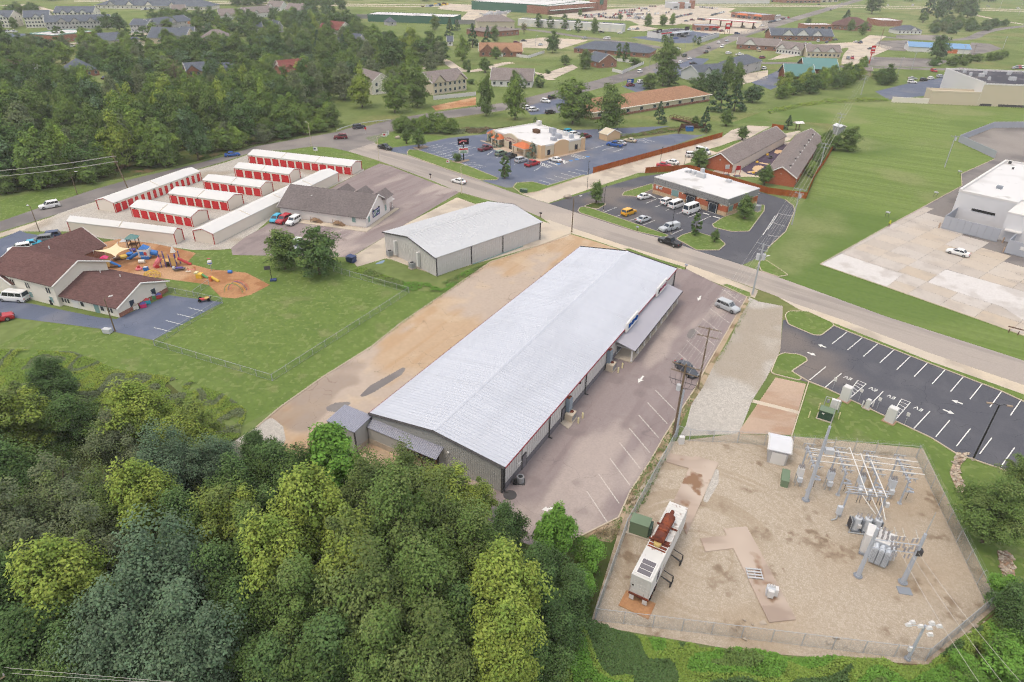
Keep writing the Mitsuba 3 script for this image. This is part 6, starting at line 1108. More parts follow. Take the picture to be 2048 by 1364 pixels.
# avenue traffic and the small lots, far away
far_cars=[('suv','white',(66.9,391),(72.2,400.3),'white suv on the avenue below the white fence'),('suv','maroon',(55.5,350.2),(60.1,353.1),'red car by the avenue behind the rust roofed office'),('suv','white',(62.3,359),(66.6,363.9),'white suv beside the red car by the avenue'),('pickup','charcoal',(84.8,393.7),(89.9,403),'dark pickup parked behind the lone tall tree'),('suv','white',(80,386.9),(84.8,393.7),'white suv parked behind the lone tall tree'),('sedan','black',(105.4,430.8),(110.1,432.9),'black car in the lot of the low grey building'),
 ('sedan','white',(98.1,431.7),(103.3,438.8),'white sedan on the avenue, nearest of the queue'),('sedan','white',(107.9,448.8),(112.5,454.9),'white sedan on the avenue, second of the queue'),('suv','black',(112.3,467.9),(106.6,459.9),'dark suv on the avenue beside the queue'),('pickup','black',(124.3,476.9),(132.8,490.6),'dark pickup towing on the avenue at the junction'),('sedan','grey',(134.1,505.8),(139,513.3),'grey car on the avenue at the junction'),('suv','white',(148.1,532.7),(154.7,545.2),'white suv climbing the avenue'),('suv','white',(150.6,520.2),(144.8,510.6),'white suv coming down the avenue'),('sedan','silver',(163.5,556.4),(159.5,549.8),'silver car high on the avenue'),('suv','white',(140.1,478.9),(145.7,482.7),'white suv entering from the side street'),('pickup','white',(146.7,475.1),(150.5,475.6),'white pickup behind in the side street'),('sedan','white',(110.5,501),(114.5,499.9),'white car behind the lone tall tree crown'),
 ('sedan','black',(376.8,887.8),(385.6,903.8),'black car on the avenue near the top'),('sedan','white',(393.8,915.2),(406.8,938.1),'white car on the avenue near the top'),('sedan','silver',(441.4,1011.8),(457.5,1039.7),'silver car at the top junction'),('sedan','black',(402.1,991.1),(408.6,994.9),'dark car on the highway at the top junction'),('sedan','white',(496.1,995.5),(510,1010.1),'white car on the highway at the upper right'),('van','white',(534.1,1004.1),(546,1014.9),'white van on the highway, upper right'),('sedan','white',(667.4,989.5),(671.1,984.9),'white car on the highway at the right edge'),('sedan','grey',(644.3,1017.5),(648.3,1012.8),'grey car on the highway at the upper right'),
 ('van','white',(72.5,552.7),(65.7,555.8),'white van on the side road by the storage blocks'),('pickup','silver',(49.3,551.4),(55.3,558.4),'silver pickup in the pale lot behind the fence'),('sedan','black',(2.7,531.1),(7.1,531.7),'dark car in the pale lot behind the brick house'),('suv','maroon',(-2.7,519.1),(2,519.8),'dark red car at the corner of the brick ranch'),('sedan','silver',(14.9,507.2),(18.6,513),'silver car beside the dense fenced tree'),('sedan','black',(68.1,602.5),(72.1,600.7),'black car below the white storage blocks'),('sedan','white',(82.1,595.2),(87.6,596),'white car below the white storage blocks'),('sedan','white',(41.5,615.4),(45.9,613.6),'white car between the storage block trees'),
 ('sedan','blue',(122.3,563.9),(127.1,566.6),'bright blue car in the drive through'),('suv','black',(131.6,580.1),(135.3,576.3),'black car in the drive through lane'),('suv','navy',(182.6,608.1),(187.1,606.5),'dark blue car at the petrol station exit'),('sedan','darkred',(220.4,643.7),(214.6,640.2),'red car leaving the petrol station'),('suv','darkred',(174.3,623.8),(179,627),'red car at the petrol shop'),('pickup','charcoal',(203.3,662.4),(210.4,669.1),'dark pickup at the fuel pumps'),('suv','charcoal',(213,658.5),(217.4,661.9),'dark suv at the fuel pumps'),('pickup','white',(224.8,677.2),(232.2,681.3),'white pickup at the right end of the fuel canopy'),('sedan','navy',(162.7,715.1),(169.1,716.2),'navy car at the edge of the store car park'),('suv','darkred',(170.7,726.3),(177.6,727.5),'dark red car at the edge of the store car park'),('suv','tan',(168.7,493.6),(168.2,501.7),'tan suv at the brick office garages'),
 ('sedan','red',(188.3,432.8),(194.4,436),'red car on the side street by the green roofed lodge'),('suv','white',(143.2,412.1),(148.5,418.6),'white suv beside the two storey grey house'),('suv','maroon',(157.2,460.1),(162.2,463.6),'maroon car on the side street left'),('suv','silver',(166.1,494.8),(174.4,511),'silver suv in front of the brick garages'),('sedan','silver',(197.4,555),(202.9,561.9),'silver car between the small offices'),('suv','darkred',(213.3,567.5),(218.3,572.4),'dark red car at the navy roofed shops'),('suv','white',(230.2,553.6),(238.9,566.9),'white car at the right of the navy roofed shops'),('sedan','navy',(235.8,550.4),(243.1,561.4),'navy car at the right end of the navy roofed shops'),('sedan','silver',(218.3,538.4),(224.4,546.9),'silver car below the navy roofed shops'),('sedan','silver',(216.1,540),(221.1,548.4),'blue grey car below the navy roofed shops'),('suv','black',(209,573.2),(214.5,580.5),'dark car at the left of the navy roofed shops'),('sedan','white',(260.4,557.7),(266.6,560.6),'white car in the small lot by the short street'),('pickup','navy',(263.5,554.2),(268,558.8),'blue pickup beside the white car by the short street'),('sedan','charcoal',(250.5,572.7),(257.1,575.8),'dark car right of the navy roofed shops'),('sedan','charcoal',(255,519.6),(258.1,518.3),'dark car by the red pole sign'),
 ('suv','white',(-290.8,459.8),(-287.7,462.1),'white pickup by the long slate roofed house'),('sedan','black',(-206.1,344.6),(-205.3,350.2),'black car in the drive of the brick cottage'),('sedan','white',(-292.4,542.5),(-289.5,543.8),'white car by the grey townhouse'),('suv','white',(11.4,308.7),(15,306.2),'white suv in the dark lot by the big trees'),('suv','black',(15,314.7),(18.3,318),'black suv in the dark lot by the big trees'),('suv','white',(5.7,287.2),(9.5,290),'white car, right of two in the dark lot corner'),('suv','white',(3.4,290.7),(6.4,293.5),'white car, left of two in the dark lot corner'),('suv','black',(12.5,282.8),(16.2,285.6),'black car by the restaurant rear trees')]
for a in far_cars:C_(*a)
for i,(k,c,p,q,l) in enumerate([('sedan','silver',(216.6,388.9),(222.5,388.3),'silver car, left end of the back row'),('suv','white',(210.2,376.8),(215.2,375),'white suv, nearest'),('suv','black',(219.8,382.2),(226.5,385.2),'black car in the middle'),('suv','white',(225.9,386.3),(233.7,391.8),'white car right of the black one'),('suv','silver',(236.2,395.6),(242.6,397.5),'silver van in the middle of the row'),('sedan','darkred',(242.2,397.5),(246.7,400.4),'red car'),('sedan','white',(246.2,400.3),(250.8,403.3),'white car right of the red one'),('suv','navy',(250.4,403.2),(255,406.2),'navy car, right end'),('suv','silver',(243.9,380),(240.3,381.9),'silver car close to the wall'),('suv','charcoal',(237.5,367.4),(233.5,370.2),'dark car close to the wall'),('suv','red',(246.6,419.8),(247.1,414.5),'red suv on the grass')]):C_(k,c,p,q,'%s beside the tan store' % l)
_g=np.random.default_rng(21)
_cols=['white','white','silver','silver','grey','charcoal','black','black','darkred','navy','red','white']
def lot_row(a,b,n,heading,where,gap=.2):
    a,b=np.array(a),np.array(b)
    for i in range(n):
        if _g.uniform()<gap:continue
        c=_cols[int(_g.integers(len(_cols)))];k=('sedan','suv','suv','pickup')[int(_g.integers(4))]
        car(k,c,a+(b-a)*(i+.5)/n,heading+(180 if _g.uniform()<.4 else 0)+_g.normal(0,2),'%s %s %s' % (c.replace('darkred','dark red'),{'sedan':'car','suv':'suv','pickup':'pickup truck'}[k],where),'cars '+where+' (%s %s)' % (c,k))
SP='parked in the far supply store lot'
lot_row((66.8,755.7),(90.7,779.2),8,70,SP);lot_row((90.9,787),(113.6,776),9,80,SP);lot_row((97.2,761.6),(109.6,756.6),6,80,SP);lot_row((113.2,824.3),(135.6,842.1),7,80,SP);lot_row((109.8,735.5),(122.9,731),6,80,SP);lot_row((120.8,813.2),(114.4,736.3),5,20,SP);lot_row((139.2,834),(154,837.1),5,80,SP,.3);lot_row((139.5,781),(170.4,819.1),8,80,SP,.3);lot_row((125.1,745.2),(138.2,765.7),4,80,SP,.2);lot_row((157.2,903.5),(187.5,905.1),9,85,SP,.3);lot_row((178,777.1),(191.2,802.9),4,60,SP)
lot_row((208.4,786.7),(235.9,836.6),7,50,'in the row before the brick restaurant',0);lot_row((183.1,742.1),(187.7,729.4),4,60,'by the petrol station lot',.1);lot_row((246.3,713.8),(287.7,775.6),9,40,'in the car lot beside the upper avenue',0);lot_row((269.5,787),(286.7,797.9),6,60,'in the car lot beside the upper avenue',.2);lot_row((-450.4,751.3),(-431.8,759.6),8,70,'at the long grey roofed complex',.1);lot_row((-380.3,738.1),(-373.4,751.5),5,70,'at the long grey roofed complex',.2);lot_row((-383,530.7),(-373.4,534.3),5,70,'at the cream apartments',.2);lot_row((323.4,1032.3),(378.3,1052.1),10,80,'in the lot at the top edge',.2);lot_row((309.1,998.4),(342.4,1012.3),7,80,'in the lot at the top edge',.2);lot_row((304.2,434.2),(314,438.2),4,60,'behind the tan store roof',.1)
lot_row((88.1,738.3),(107.9,735.1),9,80,SP);lot_row((121,781.3),(140.9,792.9),9,80,SP,.1);lot_row((120.9,758.8),(128.2,725.3),7,80,SP,.1);lot_row((110.4,802.9),(128.2,802.4),8,80,SP,.1);lot_row((140.6,870.5),(152.8,863.8),6,80,SP,.1);lot_row((67.2,737.9),(89.7,752.8),9,80,SP,.2);lot_row((162.3,752.2),(179.8,785),6,60,SP,.1);lot_row((178.5,860.1),(189.3,862.3),4,80,SP,.1);lot_row((223.6,908.1),(240.8,882.6),8,75,SP,.2);lot_row((215.1,464.7),(222.4,468.4),2,70,'in the pale lots between the small offices',0);lot_row((85.9,614.9),(106.9,633.4),5,60,'between the storage blocks and the drive through',.1)

# ------------------------------------------------------------------ trees of the left wood, the gardens and the far land
def px_tree(model,base,h,r,label,group=None,name='broadleaf_tree'):plant({'c':'columnar_tree','s':'young_tree'}.get(model,name) if name=='broadleaf_tree' else name,model,base,h,r,label,group)
_g=np.random.default_rng(33)
FARWORD={'m':'mid green tree','m2':'green tree with light tips','y':'yellow green tree','d':'dark green tree','d2':'dark blue green tree','o':'grey green tree','l':'light green tree','c':'narrow tree','p':'conifer','s':'small young tree','b':'low round bush','sv':'silver blue spruce','bz':'bronze leaved tree','dd':'half bare tree'}
def grove(poly,n,where,mix_,h=(10,15),r=(3.8,5.4),gap=5.2,seed=1,mass=None,kind='broadleaf_tree',avoid=()):
    """n trees spread over a piece of ground, kept a crown's width apart."""
    g=np.random.default_rng(seed);P_=Polygon(poly).buffer(0);x0,y0,x1,y1=P_.bounds;pts=[]
    from shapely.geometry import Point
    for _ in range(9000):
        q=(g.uniform(x0,x1),g.uniform(y0,y1))
        if len(pts)<n and P_.contains(Point(q)) and all((q[0]-a) ** 2+(q[1]-b) ** 2>gap ** 2 for a,b in pts) and all((q[0]-a) ** 2+(q[1]-b) ** 2>c*c for (a,b),c in avoid):pts.append(q)
    for i,q in enumerate(pts if mass else ()):        # a far-off wood that reads as one mass
        k=mix_[int(g.integers(len(mix_)))];sz,sr=g.uniform(*h)/H_OF[k],g.uniform(*r)/R_OF[k]
        scene['%s__%03d' % (mass,i+1)]={'type':'instance','to_world':T().translate([float(q[0]),float(q[1]),0]).rotate([0,0,1],float(g.uniform(0,360))).scale([sr,sr,sz]),'g':{'type':'ref','id':FAR_T[k]}}
    if mass:tag(mass,where,'woods',None,'stuff');return
    for q in pts:
        k=mix_[int(g.integers(len(mix_)))];hh=g.uniform(*h);px_tree(k,q,hh,g.uniform(*r),'%s %s' % (FARWORD[k],where),'trees %s (%s)' % (where,FARWORD[k]),'conifer_tree' if k=='p' else kind)
MIX=['m','m2','m','d','o','l','m2','d2','y','d','m']
WL='in the wood along the left street'
grove([(-150.1,170.8),(-139.1,171.3),(-129.3,177.7),(-122.8,181.1),(-113.4,188.9),(-102.8,203),(-95.2,214.9),(-89.3,227.8),(-78.2,239.7),(-66.9,250.8),(-73.8,268.8),(-94.6,315.5),(-145.8,269.3),(-189,244.9),(-192.1,213.4)],64,WL,MIX,(12,17),(4.6,6.4),5.6,5)
grove([(-215.1,243),(-197,256.6),(-169.5,258.6),(-149.3,276.6),(-123.7,307.1),(-93.3,328.1),(-69.1,283),(-93.8,268.8),(-133.3,243.5),(-172.8,221)],24,'in the second rank of the wood on the left',MIX,(13,18),(5,7),6.5,6)
grove([(-244.8,327),(-218,350.8),(-161.3,315.6),(-139.8,351.2),(-104.2,370.1),(-80.2,322.9),(-95.9,303.8),(-152.5,283.2),(-211.7,278.3)],18,'between the houses above the wood',MIX,(10,16),(4,6),8,7)
px_tree('d',(-149.4,190.8),17,8.0,'huge dark tree at the left edge by the wood street');px_tree('d',(-139.4,191.4),14,6.0,'large dark tree right of the huge tree at the left edge');px_tree('m',(-155.7,183.1),15,7,'large tree cut by the left edge')
G=px_tree
WE=[(-149.6,170.1),(-138.6,170.6),(-128.9,177),(-122.4,180.4),(-113,188),(-102.4,202.3),(-94.9,214.1),(-89.1,227.2),(-78,239),(-66.6,249.5),(-73.8,268.8),(-94.6,315.5),(-145.8,269.3),(-189,244.9),(-192.1,213.4)]
grove(WE,170,'low green understory filling the wood along the left street',['m','m2','d','l','o'],(4.5,8),(3.2,4.6),3.4,51,'wood_understory')
AV=[((-213.4,343.9),24),((-150.9,329.2),24),((-105.7,333.4),26),((-238.2,324.3),26),((-60.4,309.7),18),((-30.2,312.3),30),((-59.3,374.7),12),((-202.8,341.4),12),((-144.4,343.5),16)]
grove([(-353,457.9),(-299.2,465.1),(-203,470.1),(-162.5,488.6),(-125.4,538.3),(-81.9,499.5),(-43.9,431.8),(-46.6,376),(-63,318.3),(-93.8,268.8),(-133.3,243.5),(-172.8,221)],210,'green understory and garden trees between the houses and the wood',['m','m2','d','d2','l','o'],(7,12.5),(4.4,6.6),5.6,52,'garden_understory',avoid=AV)
grove([(-304.6,562.7),(-313.3,657.3),(-269.6,647.1),(-241.5,670.5),(-191.3,699.5),(-158.3,685.9),(-106.5,575.5),(-124.6,522.7),(-170.4,516.2),(-226.5,515.8)],60,'garden trees among the far houses',['m','m2','d','d2','l'],(7,12),(4.5,6.5),8,53,'far_garden_trees',avoid=[((-234.8,478.9),26),((-208.3,489.3),24),((-144.5,552.1),24)])
sheet('wood_floor',WE,Z1,'m_forest','leafy floor of the wood along the left street')
for m_,b,h,r,l in [('d',(-223.1,310.1),15,7,'dark tree group left of the brick cottage'),('d',(-202.5,300.2),15,7,'dark round tree left of the brick cottage'),('m',(-246.8,333.6),13,6,'dark tree at the left edge below the apartments'),('o',(-242.5,398.9),11,5,'grey green tree above the brick cottage'),('d',(-178.8,314),18,8.5,'big dark tree right of the brick cottage'),('d2',(-170.7,321),15,6,'dark tree left of the colonial house'),('bz',(-214.5,343.8),4,2.4,'purple bush before the brick cottage'),('dd',(-164,334.7),14,5,'half bare tree left of the colonial house'),('dd',(-118.1,286),14,5,'bare grey limbs sticking out of the wood'),('m',(-154.4,349.7),9,4,'green tree in front of the white wing'),
 ('d',(-180.5,400.2),16,8,'broad dark tree above the colonial house'),('d',(-188.4,395.6),12,6,'dark tree with gaps above the colonial house'),('m',(-158.6,402.7),16,7,'tall green tree above the white wing'),('d',(-146,391.2),15,7,'dark tree right of the white wing'),('d2',(-132.5,392.6),17,8,'big dark blue green tree behind the red brick house'),('d',(-124,412.4),15,7,'dark tree behind the red brick house'),('m',(-111.2,408),15,6,'mid green tree right behind the red brick house'),('p',(-119.1,427.2),16,4.5,'dark conifer behind the red brick house'),('p',(-101.2,415),15,4.5,'dark conifer left of the steep grey house'),('d',(-150.2,519.1),15,6,'tree below the red roofed house'),('y',(-154.2,550.6),13,4.5,'yellow green tree beside the red roofed house'),('d',(-147.8,587.7),16,7,'dark tree right behind the red roofed house'),('d',(-138.4,597),14,6,'dark tree left of the green shed'),
 ('m2',(-89.7,448.2),18,8.5,'wide green tree left of the tallest yellow green crown'),('y',(-62,419.5),18,7.5,'tall yellow green tree above the avenue'),('d',(-69.1,390.6),19,8.5,'massive green tree above the avenue'),('d',(-51.1,414.8),17,8.5,'massive dark tree right of the yellow green one'),('d',(-45.8,421.3),14,6,'dark tree beside the long drive'),('l',(-32.9,428.9),14,5,'light green tree beside the long drive'),('p',(-51.3,549.1),14,4,'dark conifer below the yard wall'),('p',(-30.7,492.6),15,4.5,'tall blue green conifer left of the brick church'),('p',(-21.2,513.3),12,4,'conifer in the hedge by the brick church'),('m',(-68.4,600.3),11,5,'round tree in front of the green shed'),('p',(-49.3,595.6),9,3,'small conifer below the yard wall'),('m',(-16.1,522.8),11,4,'light tree at the corner of the brick church'),
 ('l',(-53.3,348),16,4.6,'slim light green tree left of the cream house'),('m',(-42.2,292.2),15,7,'large tree in front of the cream house'),('m2',(-50.1,281.5),15,6,'tree at the avenue bend below the cream house'),('y',(-65.4,290.3),16,6,'yellow green tree at the edge of the wood by the avenue'),('o',(-76.3,305.5),15,7,'grey green spreading tree above the wood'),('m',(-29,394.8),5,2,'small round tree by the long drive'),('s',(-17.4,387.4),7.5,4,'round garden tree by the long drive'),('c',(-26.4,384.7),6.5,1.5,'slim dark cypress by the long drive'),('s',(-12.9,439.7),7,4,'round tree in front of the brick ranch'),('b',(-22.7,350.9),2.4,2.0,'round bush on the lawn of the cream house'),
 ('m',(-12.2,277.8),15,4.2,'tall green tree above the restaurant sign'),('l',(-0.3,271.4),16,4.6,'tall tree right behind the restaurant'),('m',(-0.5,312),12,4,'green tree at the corner of the pale house'),('m2',(22.4,266.1),17,8.5,'big spreading tree left of two behind the restaurant'),('m',(35,255.4),16,7.0,'big round tree right of two behind the restaurant'),('m',(74.6,354.5),22,8,'lone tall tree standing by the avenue'),('m',(66.1,345.3),7,5,'round shrub left of the lone tall tree',),('d',(77.9,354.8),7,5,'round shrub right of the lone tall tree'),
 ('d',(23.6,471.5),13,5.2,'dense dark tree inside the white fence'),('m',(39.5,405.8),10,5.2,'rounded tree at the end of the concrete drive'),('c',(64.1,448.7),9,2.2,'left of two slim trees by the slate roofed house'),('c',(66.8,436.2),10.5,2.6,'right of two slim trees by the slate roofed house'),('s',(28.8,419.8),5.5,3.8,'umbrella shaped tree on the wide lawn'),('b',(17.1,387.6),1.8,1.6,'small bush at the wide lawn drive'),('b',(71.2,424.5),4,3.4,'round shrub inside the white fence'),('c',(3.8,339.6),4.5,1.4,'left cypress beside the pale house'),('c',(11.8,344.4),6.0,2.6,'dark hedge trees beside the pale house'),
 ('bz',(5.5,581.7),9,3.2,'brown dying tree by the side road'),('c',(18.6,634.8),11,3.4,'first slim tree before the storage blocks'),('c',(28.4,628),9.5,3,'second slim tree before the storage blocks'),('c',(40.4,625.8),11,3.6,'third slim tree before the storage blocks'),('c',(50.5,599.7),10,3.2,'fourth slim tree before the storage blocks'),('m',(63.3,594.2),11,4.4,'fifth and roundest tree before the storage blocks'),('m',(118.4,660.1),10,5,'light tree left of the drive through'),('m2',(133.4,667.1),10,5,'middle light tree by the drive through'),('l',(144.8,678.2),10,4,'right light tree by the drive through'),('s',(64.4,752.4),7,3,'small tree before the supply store'),('s',(101.4,720.4),5,3,'small tree in the store car park'),('c',(133.3,540.4),5,1.6,'dark cypress at the drive through lane'),('c',(133.9,528.5),5.5,1.8,'second dark cypress at the drive through lane'),
 ('d',(86.5,329),10,5,'dark tree right of the rust roofed office'),('d2',(94.4,332.2),12,5.5,'dark tree before the low grey building'),('m',(106.1,353.2),14,5,'green tree before the grey houses'),('m',(107.4,339.8),13,4.5,'green tree left of the field conifers'),('p',(88.3,295.5),12,5.0,'left pine at the field corner'),('p',(94.5,296),11,4.6,'right pine at the field corner'),('d2',(108.5,315.5),8,5,'dark bush behind the pines'),('p',(57,269.5),8.5,2.8,'blue green fir by the footbridge'),('p',(72.3,258.1),9,2.6,'young fir beside the cedar fence'),('s',(83.2,267.1),6,3.2,'round tree beside the young fir'),('s',(71.2,268),3.5,2,'small shrub by the footbridge'),('m',(116.2,231.9),8,4.6,'round dark tree in the mown field'),('s',(111.9,232.9),5,3,'shrub left of the round field tree'),
 ('s',(22.2,172),6.0,2.2,'young tree in the clinic mulch bed'),('c',(43.8,149.8),5.5,1.2,'slim columnar tree on the clinic lawn corner'),('s',(47.5,145.7),3.2,1.2,'staked young tree on the clinic lawn corner'),('s',(59.4,162.1),6.0,2.8,'round tree on the clinic side lawn'),('s',(58.5,208.5),6,3.4,'round tree in front of the left daycare wing'),('s',(73.7,190.8),6,2.4,'young tree beside the right daycare wing'),('s',(83.2,245.2),5,2.6,'round tree on the daycare drive lawn'),('p',(105.8,262.3),5.5,2.0,'small fir behind the daycare'),('c',(-3,193.4),6.5,1.8,'conical evergreen beside the restaurant pole lamp'),('b',(-18.5,210.6),2.6,1.4,'clipped dark bush under the pole sign'),
 ('sv',(5.6,216.8),5.2,2.0,'silver spruce at the restaurant corner'),('sv',(-6.5,229.7),4.6,1.8,'silver spruce at the left of the restaurant'),('c',(22.6,227.3),5.6,.9,'narrow cypress at the rear corner of the restaurant'),('c',(7.6,259.8),3.8,.9,'narrow cypress behind the restaurant roof'),('sv',(-8.7,234.6),4.0,1.6,'spruce under the restaurant side awning'),('s',(-38,231.7),5,1.8,'left young tree at the restaurant lot entrance'),('s',(-33,226.3),6.5,2.8,'right young tree at the restaurant lot entrance'),
 ('m',(-48.33,126.84),8.4,4.3,'left of two lawn trees with cars behind it'),('d',(-40.48,124.62),10.0,5.4,'right of two lawn trees, rounder and denser'),('d2',(280,475.2),15,7.0,'spreading conifer before the blue roofed shed'),('d',(194.9,368.8),10,4.2,'dark tree beside the tan store lot'),('b',(261.5,443.6),4,3.8,'round dark bush below the blue roofed shed'),('d',(410.6,851.2),26,11,'huge dark tree standing by the upper avenue'),('p',(475.1,850.4),22,8,'dark tree left of the highway copse'),('s',(416.3,750),10,6,'shrubby tree left of the highway copse'),('p',(314.1,697.3),14,6,'dark tree behind the brown hall'),('m',(298.5,650.3),9,5,'left tree in front of the brown hall'),('m',(295.2,618),10,5,'right tree in front of the brown hall'),('s',(279.6,701.1),6,4,'small tree behind the flat roofed brick building'),
 ('d',(-319.4,560.4),12,5,'dark tree, left half of the pair before the townhouses'),('d2',(-306.9,555.1),13,7,'dark tree, right half of the pair before the townhouses'),('c',(-314.2,490.1),9,4,'tree in front of the brick hall'),('s',(-307.3,527.7),6,4,'round tree at the corner of the brick hall'),('c',(-259.5,497.7),9,5,'tree before the pale grey cottage'),('c',(-255.6,470.9),10,3.5,'slim dark tree before the grey cottage'),('c',(-276,574.8),9,4.4,'left slim tree by the digger'),('c',(-278.3,598.1),12,5,'right slim tree by the digger'),('d',(-306,610.2),11,6,'dark tree behind the grey townhouse'),('d',(-317.9,653.9),9,5,'dark tree below the care home'),('d',(-267.2,608.3),13,7,'dark tree right of the grey townhouses'),('d',(-260.6,618),13,7,'second dark tree right of the grey townhouses'),('d2',(-245.7,647.8),10,5,'tree before the brown roofed house'),('d',(-216.7,541.3),11,8,'broad bush line above the wood'),('d',(-203.7,536.6),12,8,'second broad bush above the wood'),('m',(-389,556.6),8,4,'tree at the cream apartments'),('m',(-394.3,548.5),8,4,'tree at the left end of the cream apartments'),('m',(-226.8,761.4),12,5,'tree behind the last brown roofed house'),('d',(-202.1,718.2),16,8,'tall dark tree right of the brown roofed houses'),('d',(-195.1,749.1),14,8,'dark tree beside the yard wall'),('d',(-184.5,770.2),12,6,'dark tree at the highway beside the yard wall'),('c',(-218.1,662.4),10,3,'pale slim tree before the brown houses')]:G(m_,b,h,r,l,None,'bush' if m_=='b' else 'conifer_tree' if m_ in 'p' or m_=='sv' else 'broadleaf_tree')
grove([(-216.1,639.1),(-110.2,682),(-103.5,541.5),(-132.6,454.5),(-167.2,462.2),(-202.3,543.4)],12,'between the houses left of the green shed',MIX,(9,14),(4,6),9,8)
grove([(126.7,339),(136.7,351.8),(151.9,362.2),(181.3,392.7),(202.7,412.6),(188.5,381),(166,356.2),(147,340.8),(129.4,326.5),(122.1,324.4)],29,'in the bushy row below the lodge',['m','m2','m','y','d','l'],(6,9.5),(3.0,4.4),5.0,9)
grove([(444.1,775.5),(622.8,1066.3),(663.6,1075.9),(503.3,808.2),(466.2,772.5)],15,'in the dark copse below the highway',['d','d2','m','p'],(16,24),(7,10),9,10)
grove([(362.3,637.8),(410.6,723.3),(458.8,771.1),(475.7,734.3),(500.5,738.5),(446.6,682.3),(403.8,654.3),(380.6,638.2)],40,'in the scrub on the far right',['m','d','o','d2'],(4,8),(4,6),8,11,None,'scrub_bush')
grove([(226.3,968.5),(489.8,1091.4),(745.5,1090.1),(860,1004),(1422.1,1684.2),(640.6,1439.1)],46,'dark woods along the skyline at the upper right',['d','d2','m'],(11,16),(8,12),16,12,'skyline_woods')
grove([(-152.9,879.7),(-24.2,1003.9),(-31.7,1309.8),(-217.5,1170)],22,'woods behind the supply store',['m','d','m2'],(10,14),(8,11),15,13,'store_woods');grove([(-301.2,932.6),(-25.2,1046.7),(211.1,1186),(-33.9,1401.8),(-361.2,1124.9)],26,'line of trees along the skyline beyond the highway',['m','d'],(8,13),(8,12),16,23,'highway_woods')
grove([(-525.6,823.5),(-527.1,874.4),(-556,924.3),(-562.5,883.6)],9,'in the far left copse',['d','d2'],(9,12),(7,9),12,14);grove([(-481,685.5),(-471.1,710.7),(-452.6,680),(-456.9,652.8)],10,'in the copse behind the cream apartments',['d','m'],(6,9),(5,7),8,15);grove([(-309.6,799.6),(-293.4,821.6),(-275.7,855),(-195.3,853.7),(-208.9,881.1),(-288.6,872.6),(-319.2,844.7)],22,'along the highway at the upper left',['d','m','d2'],(7,11),(5,8),12,16)
grove([(265.1,438.6),(284.4,462.2),(312.2,475.3),(347.6,507.9),(330.3,480.8),(301.1,460.9),(279,443.1)],18,'in the bushes below the blue roofed shed',['m','d','m2'],(3,5.5),(2.6,4),5,17,None,'bush');grove([(-46,247),(-44.2,255.1),(-35.2,260),(-24.3,255.2),(-23.2,246),(-33.4,245.3),(-40.8,245.6)],16,'in the thicket by the restaurant lot',['m','l','m2'],(3.5,5.5),(2.6,3.8),3.6,18,None,'bush')
grove([(90.3,199.4),(100.6,221),(113.1,245.9),(117.2,249.6),(110.7,235.8),(100.4,217.3),(92.2,201.2)],12,'in the hedge along the right daycare wing',['s','m','l'],(2.5,4.5),(1.6,2.6),3.4,19,None,'bush');grove([(188.6,361.8),(197,384.6),(207.2,397.6),(208.8,385.8),(202.1,373.8)],8,'in the bushes by the dark car park of the tan store',['m','d'],(3.5,6),(2.6,4),4,20,None,'bush')
grove([(-109.1,445.8),(-87,388.7),(-76,357.4),(-76.2,317.1),(-80.2,305.1),(-97.3,355.3)],9,'around the hidden house above the avenue',MIX,(9,14),(4,5.6),6,22)

# ------------------------------------------------------------------ chain link and other fences
def chainlink(label,pts,h,wire='m_wiregrey',step=3.0,pitch=.085,r=.0035,gate=False,barb=False):
    t=thing('chain_link_gate' if gate else 'chain_link_fence',label,'gate' if gate else 'fence');mm=MB()
    for i in range(len(pts)-1):
        a,b=np.array(pts[i]),np.array(pts[i+1]);L=float(np.linalg.norm(b-a));d=(b-a)/L;n=max(1,round(L/step))
        for q in range(n+(i==len(pts)-2)):
            p=a+d*L*q/n;part(t,'post',MB().cyl(p[0],p[1],0,h+.05,.04 if 0<q<n else .055,6),'m_galv')
            if barb:k=part(t,'barb_arm',MB().bar((p[0],p[1],h),(p[0]+d[1]*.25,p[1]-d[0]*.25,h+.3),.03),'m_galv')
        part(t,'top_rail',MB().tube([(*a,h),(*b,h)],.028,5),'m_galv');part(t,'bottom_rail',MB().tube([(*a,.08),(*b,.08)],.015,4),'m_galv')
        if barb:
            for z in (.12,.28):part(t,'barbed_wire',MB().tube([(a[0]+d[1]*z*.8,a[1]-d[0]*z*.8,h+z),(b[0]+d[1]*z*.8,b[1]-d[0]*z*.8,h+z)],.008,3),'m_galv')
        for s in np.arange(-h,L,pitch*1.414):                      # woven wires, both ways, clipped to the panel
            for sg in (1,-1):
                s0,s1,z0,z1=s,s+h,.08,h
                if s0<0:z0,s0=z0+(0-s0)*(h-.08)/h,0
                if s1>L:z1,s1=h-(s1-L)*(h-.08)/h,L
                if z1-z0<.05:continue
                if sg<0:z0,z1=h+.08-z0,h+.08-z1
                A,B=a+d*s0,a+d*s1;mm.tube([(A[0],A[1],z0),(B[0],B[1],z1)],r,3,cap=False)
    k=part(t,'wire_mesh',mm,wire);labels[k]={'kind':'stuff'}
    return t
S0,S1,S2,S3,S4,S5=(23.61,72.93),(13.91,55.26),(8.97,43.07),(40.79,39.21),(50.68,45.35),(55.54,69.32)
chainlink('chain link fence along the left side of the substation, by the trailer',[S0,S1,S2],2.0,barb=False);chainlink('chain link fence along the bottom edge of the substation',[S2,S3],1.9);chainlink('short chain link fence at the lower right corner of the substation',[S3,S4],1.9)
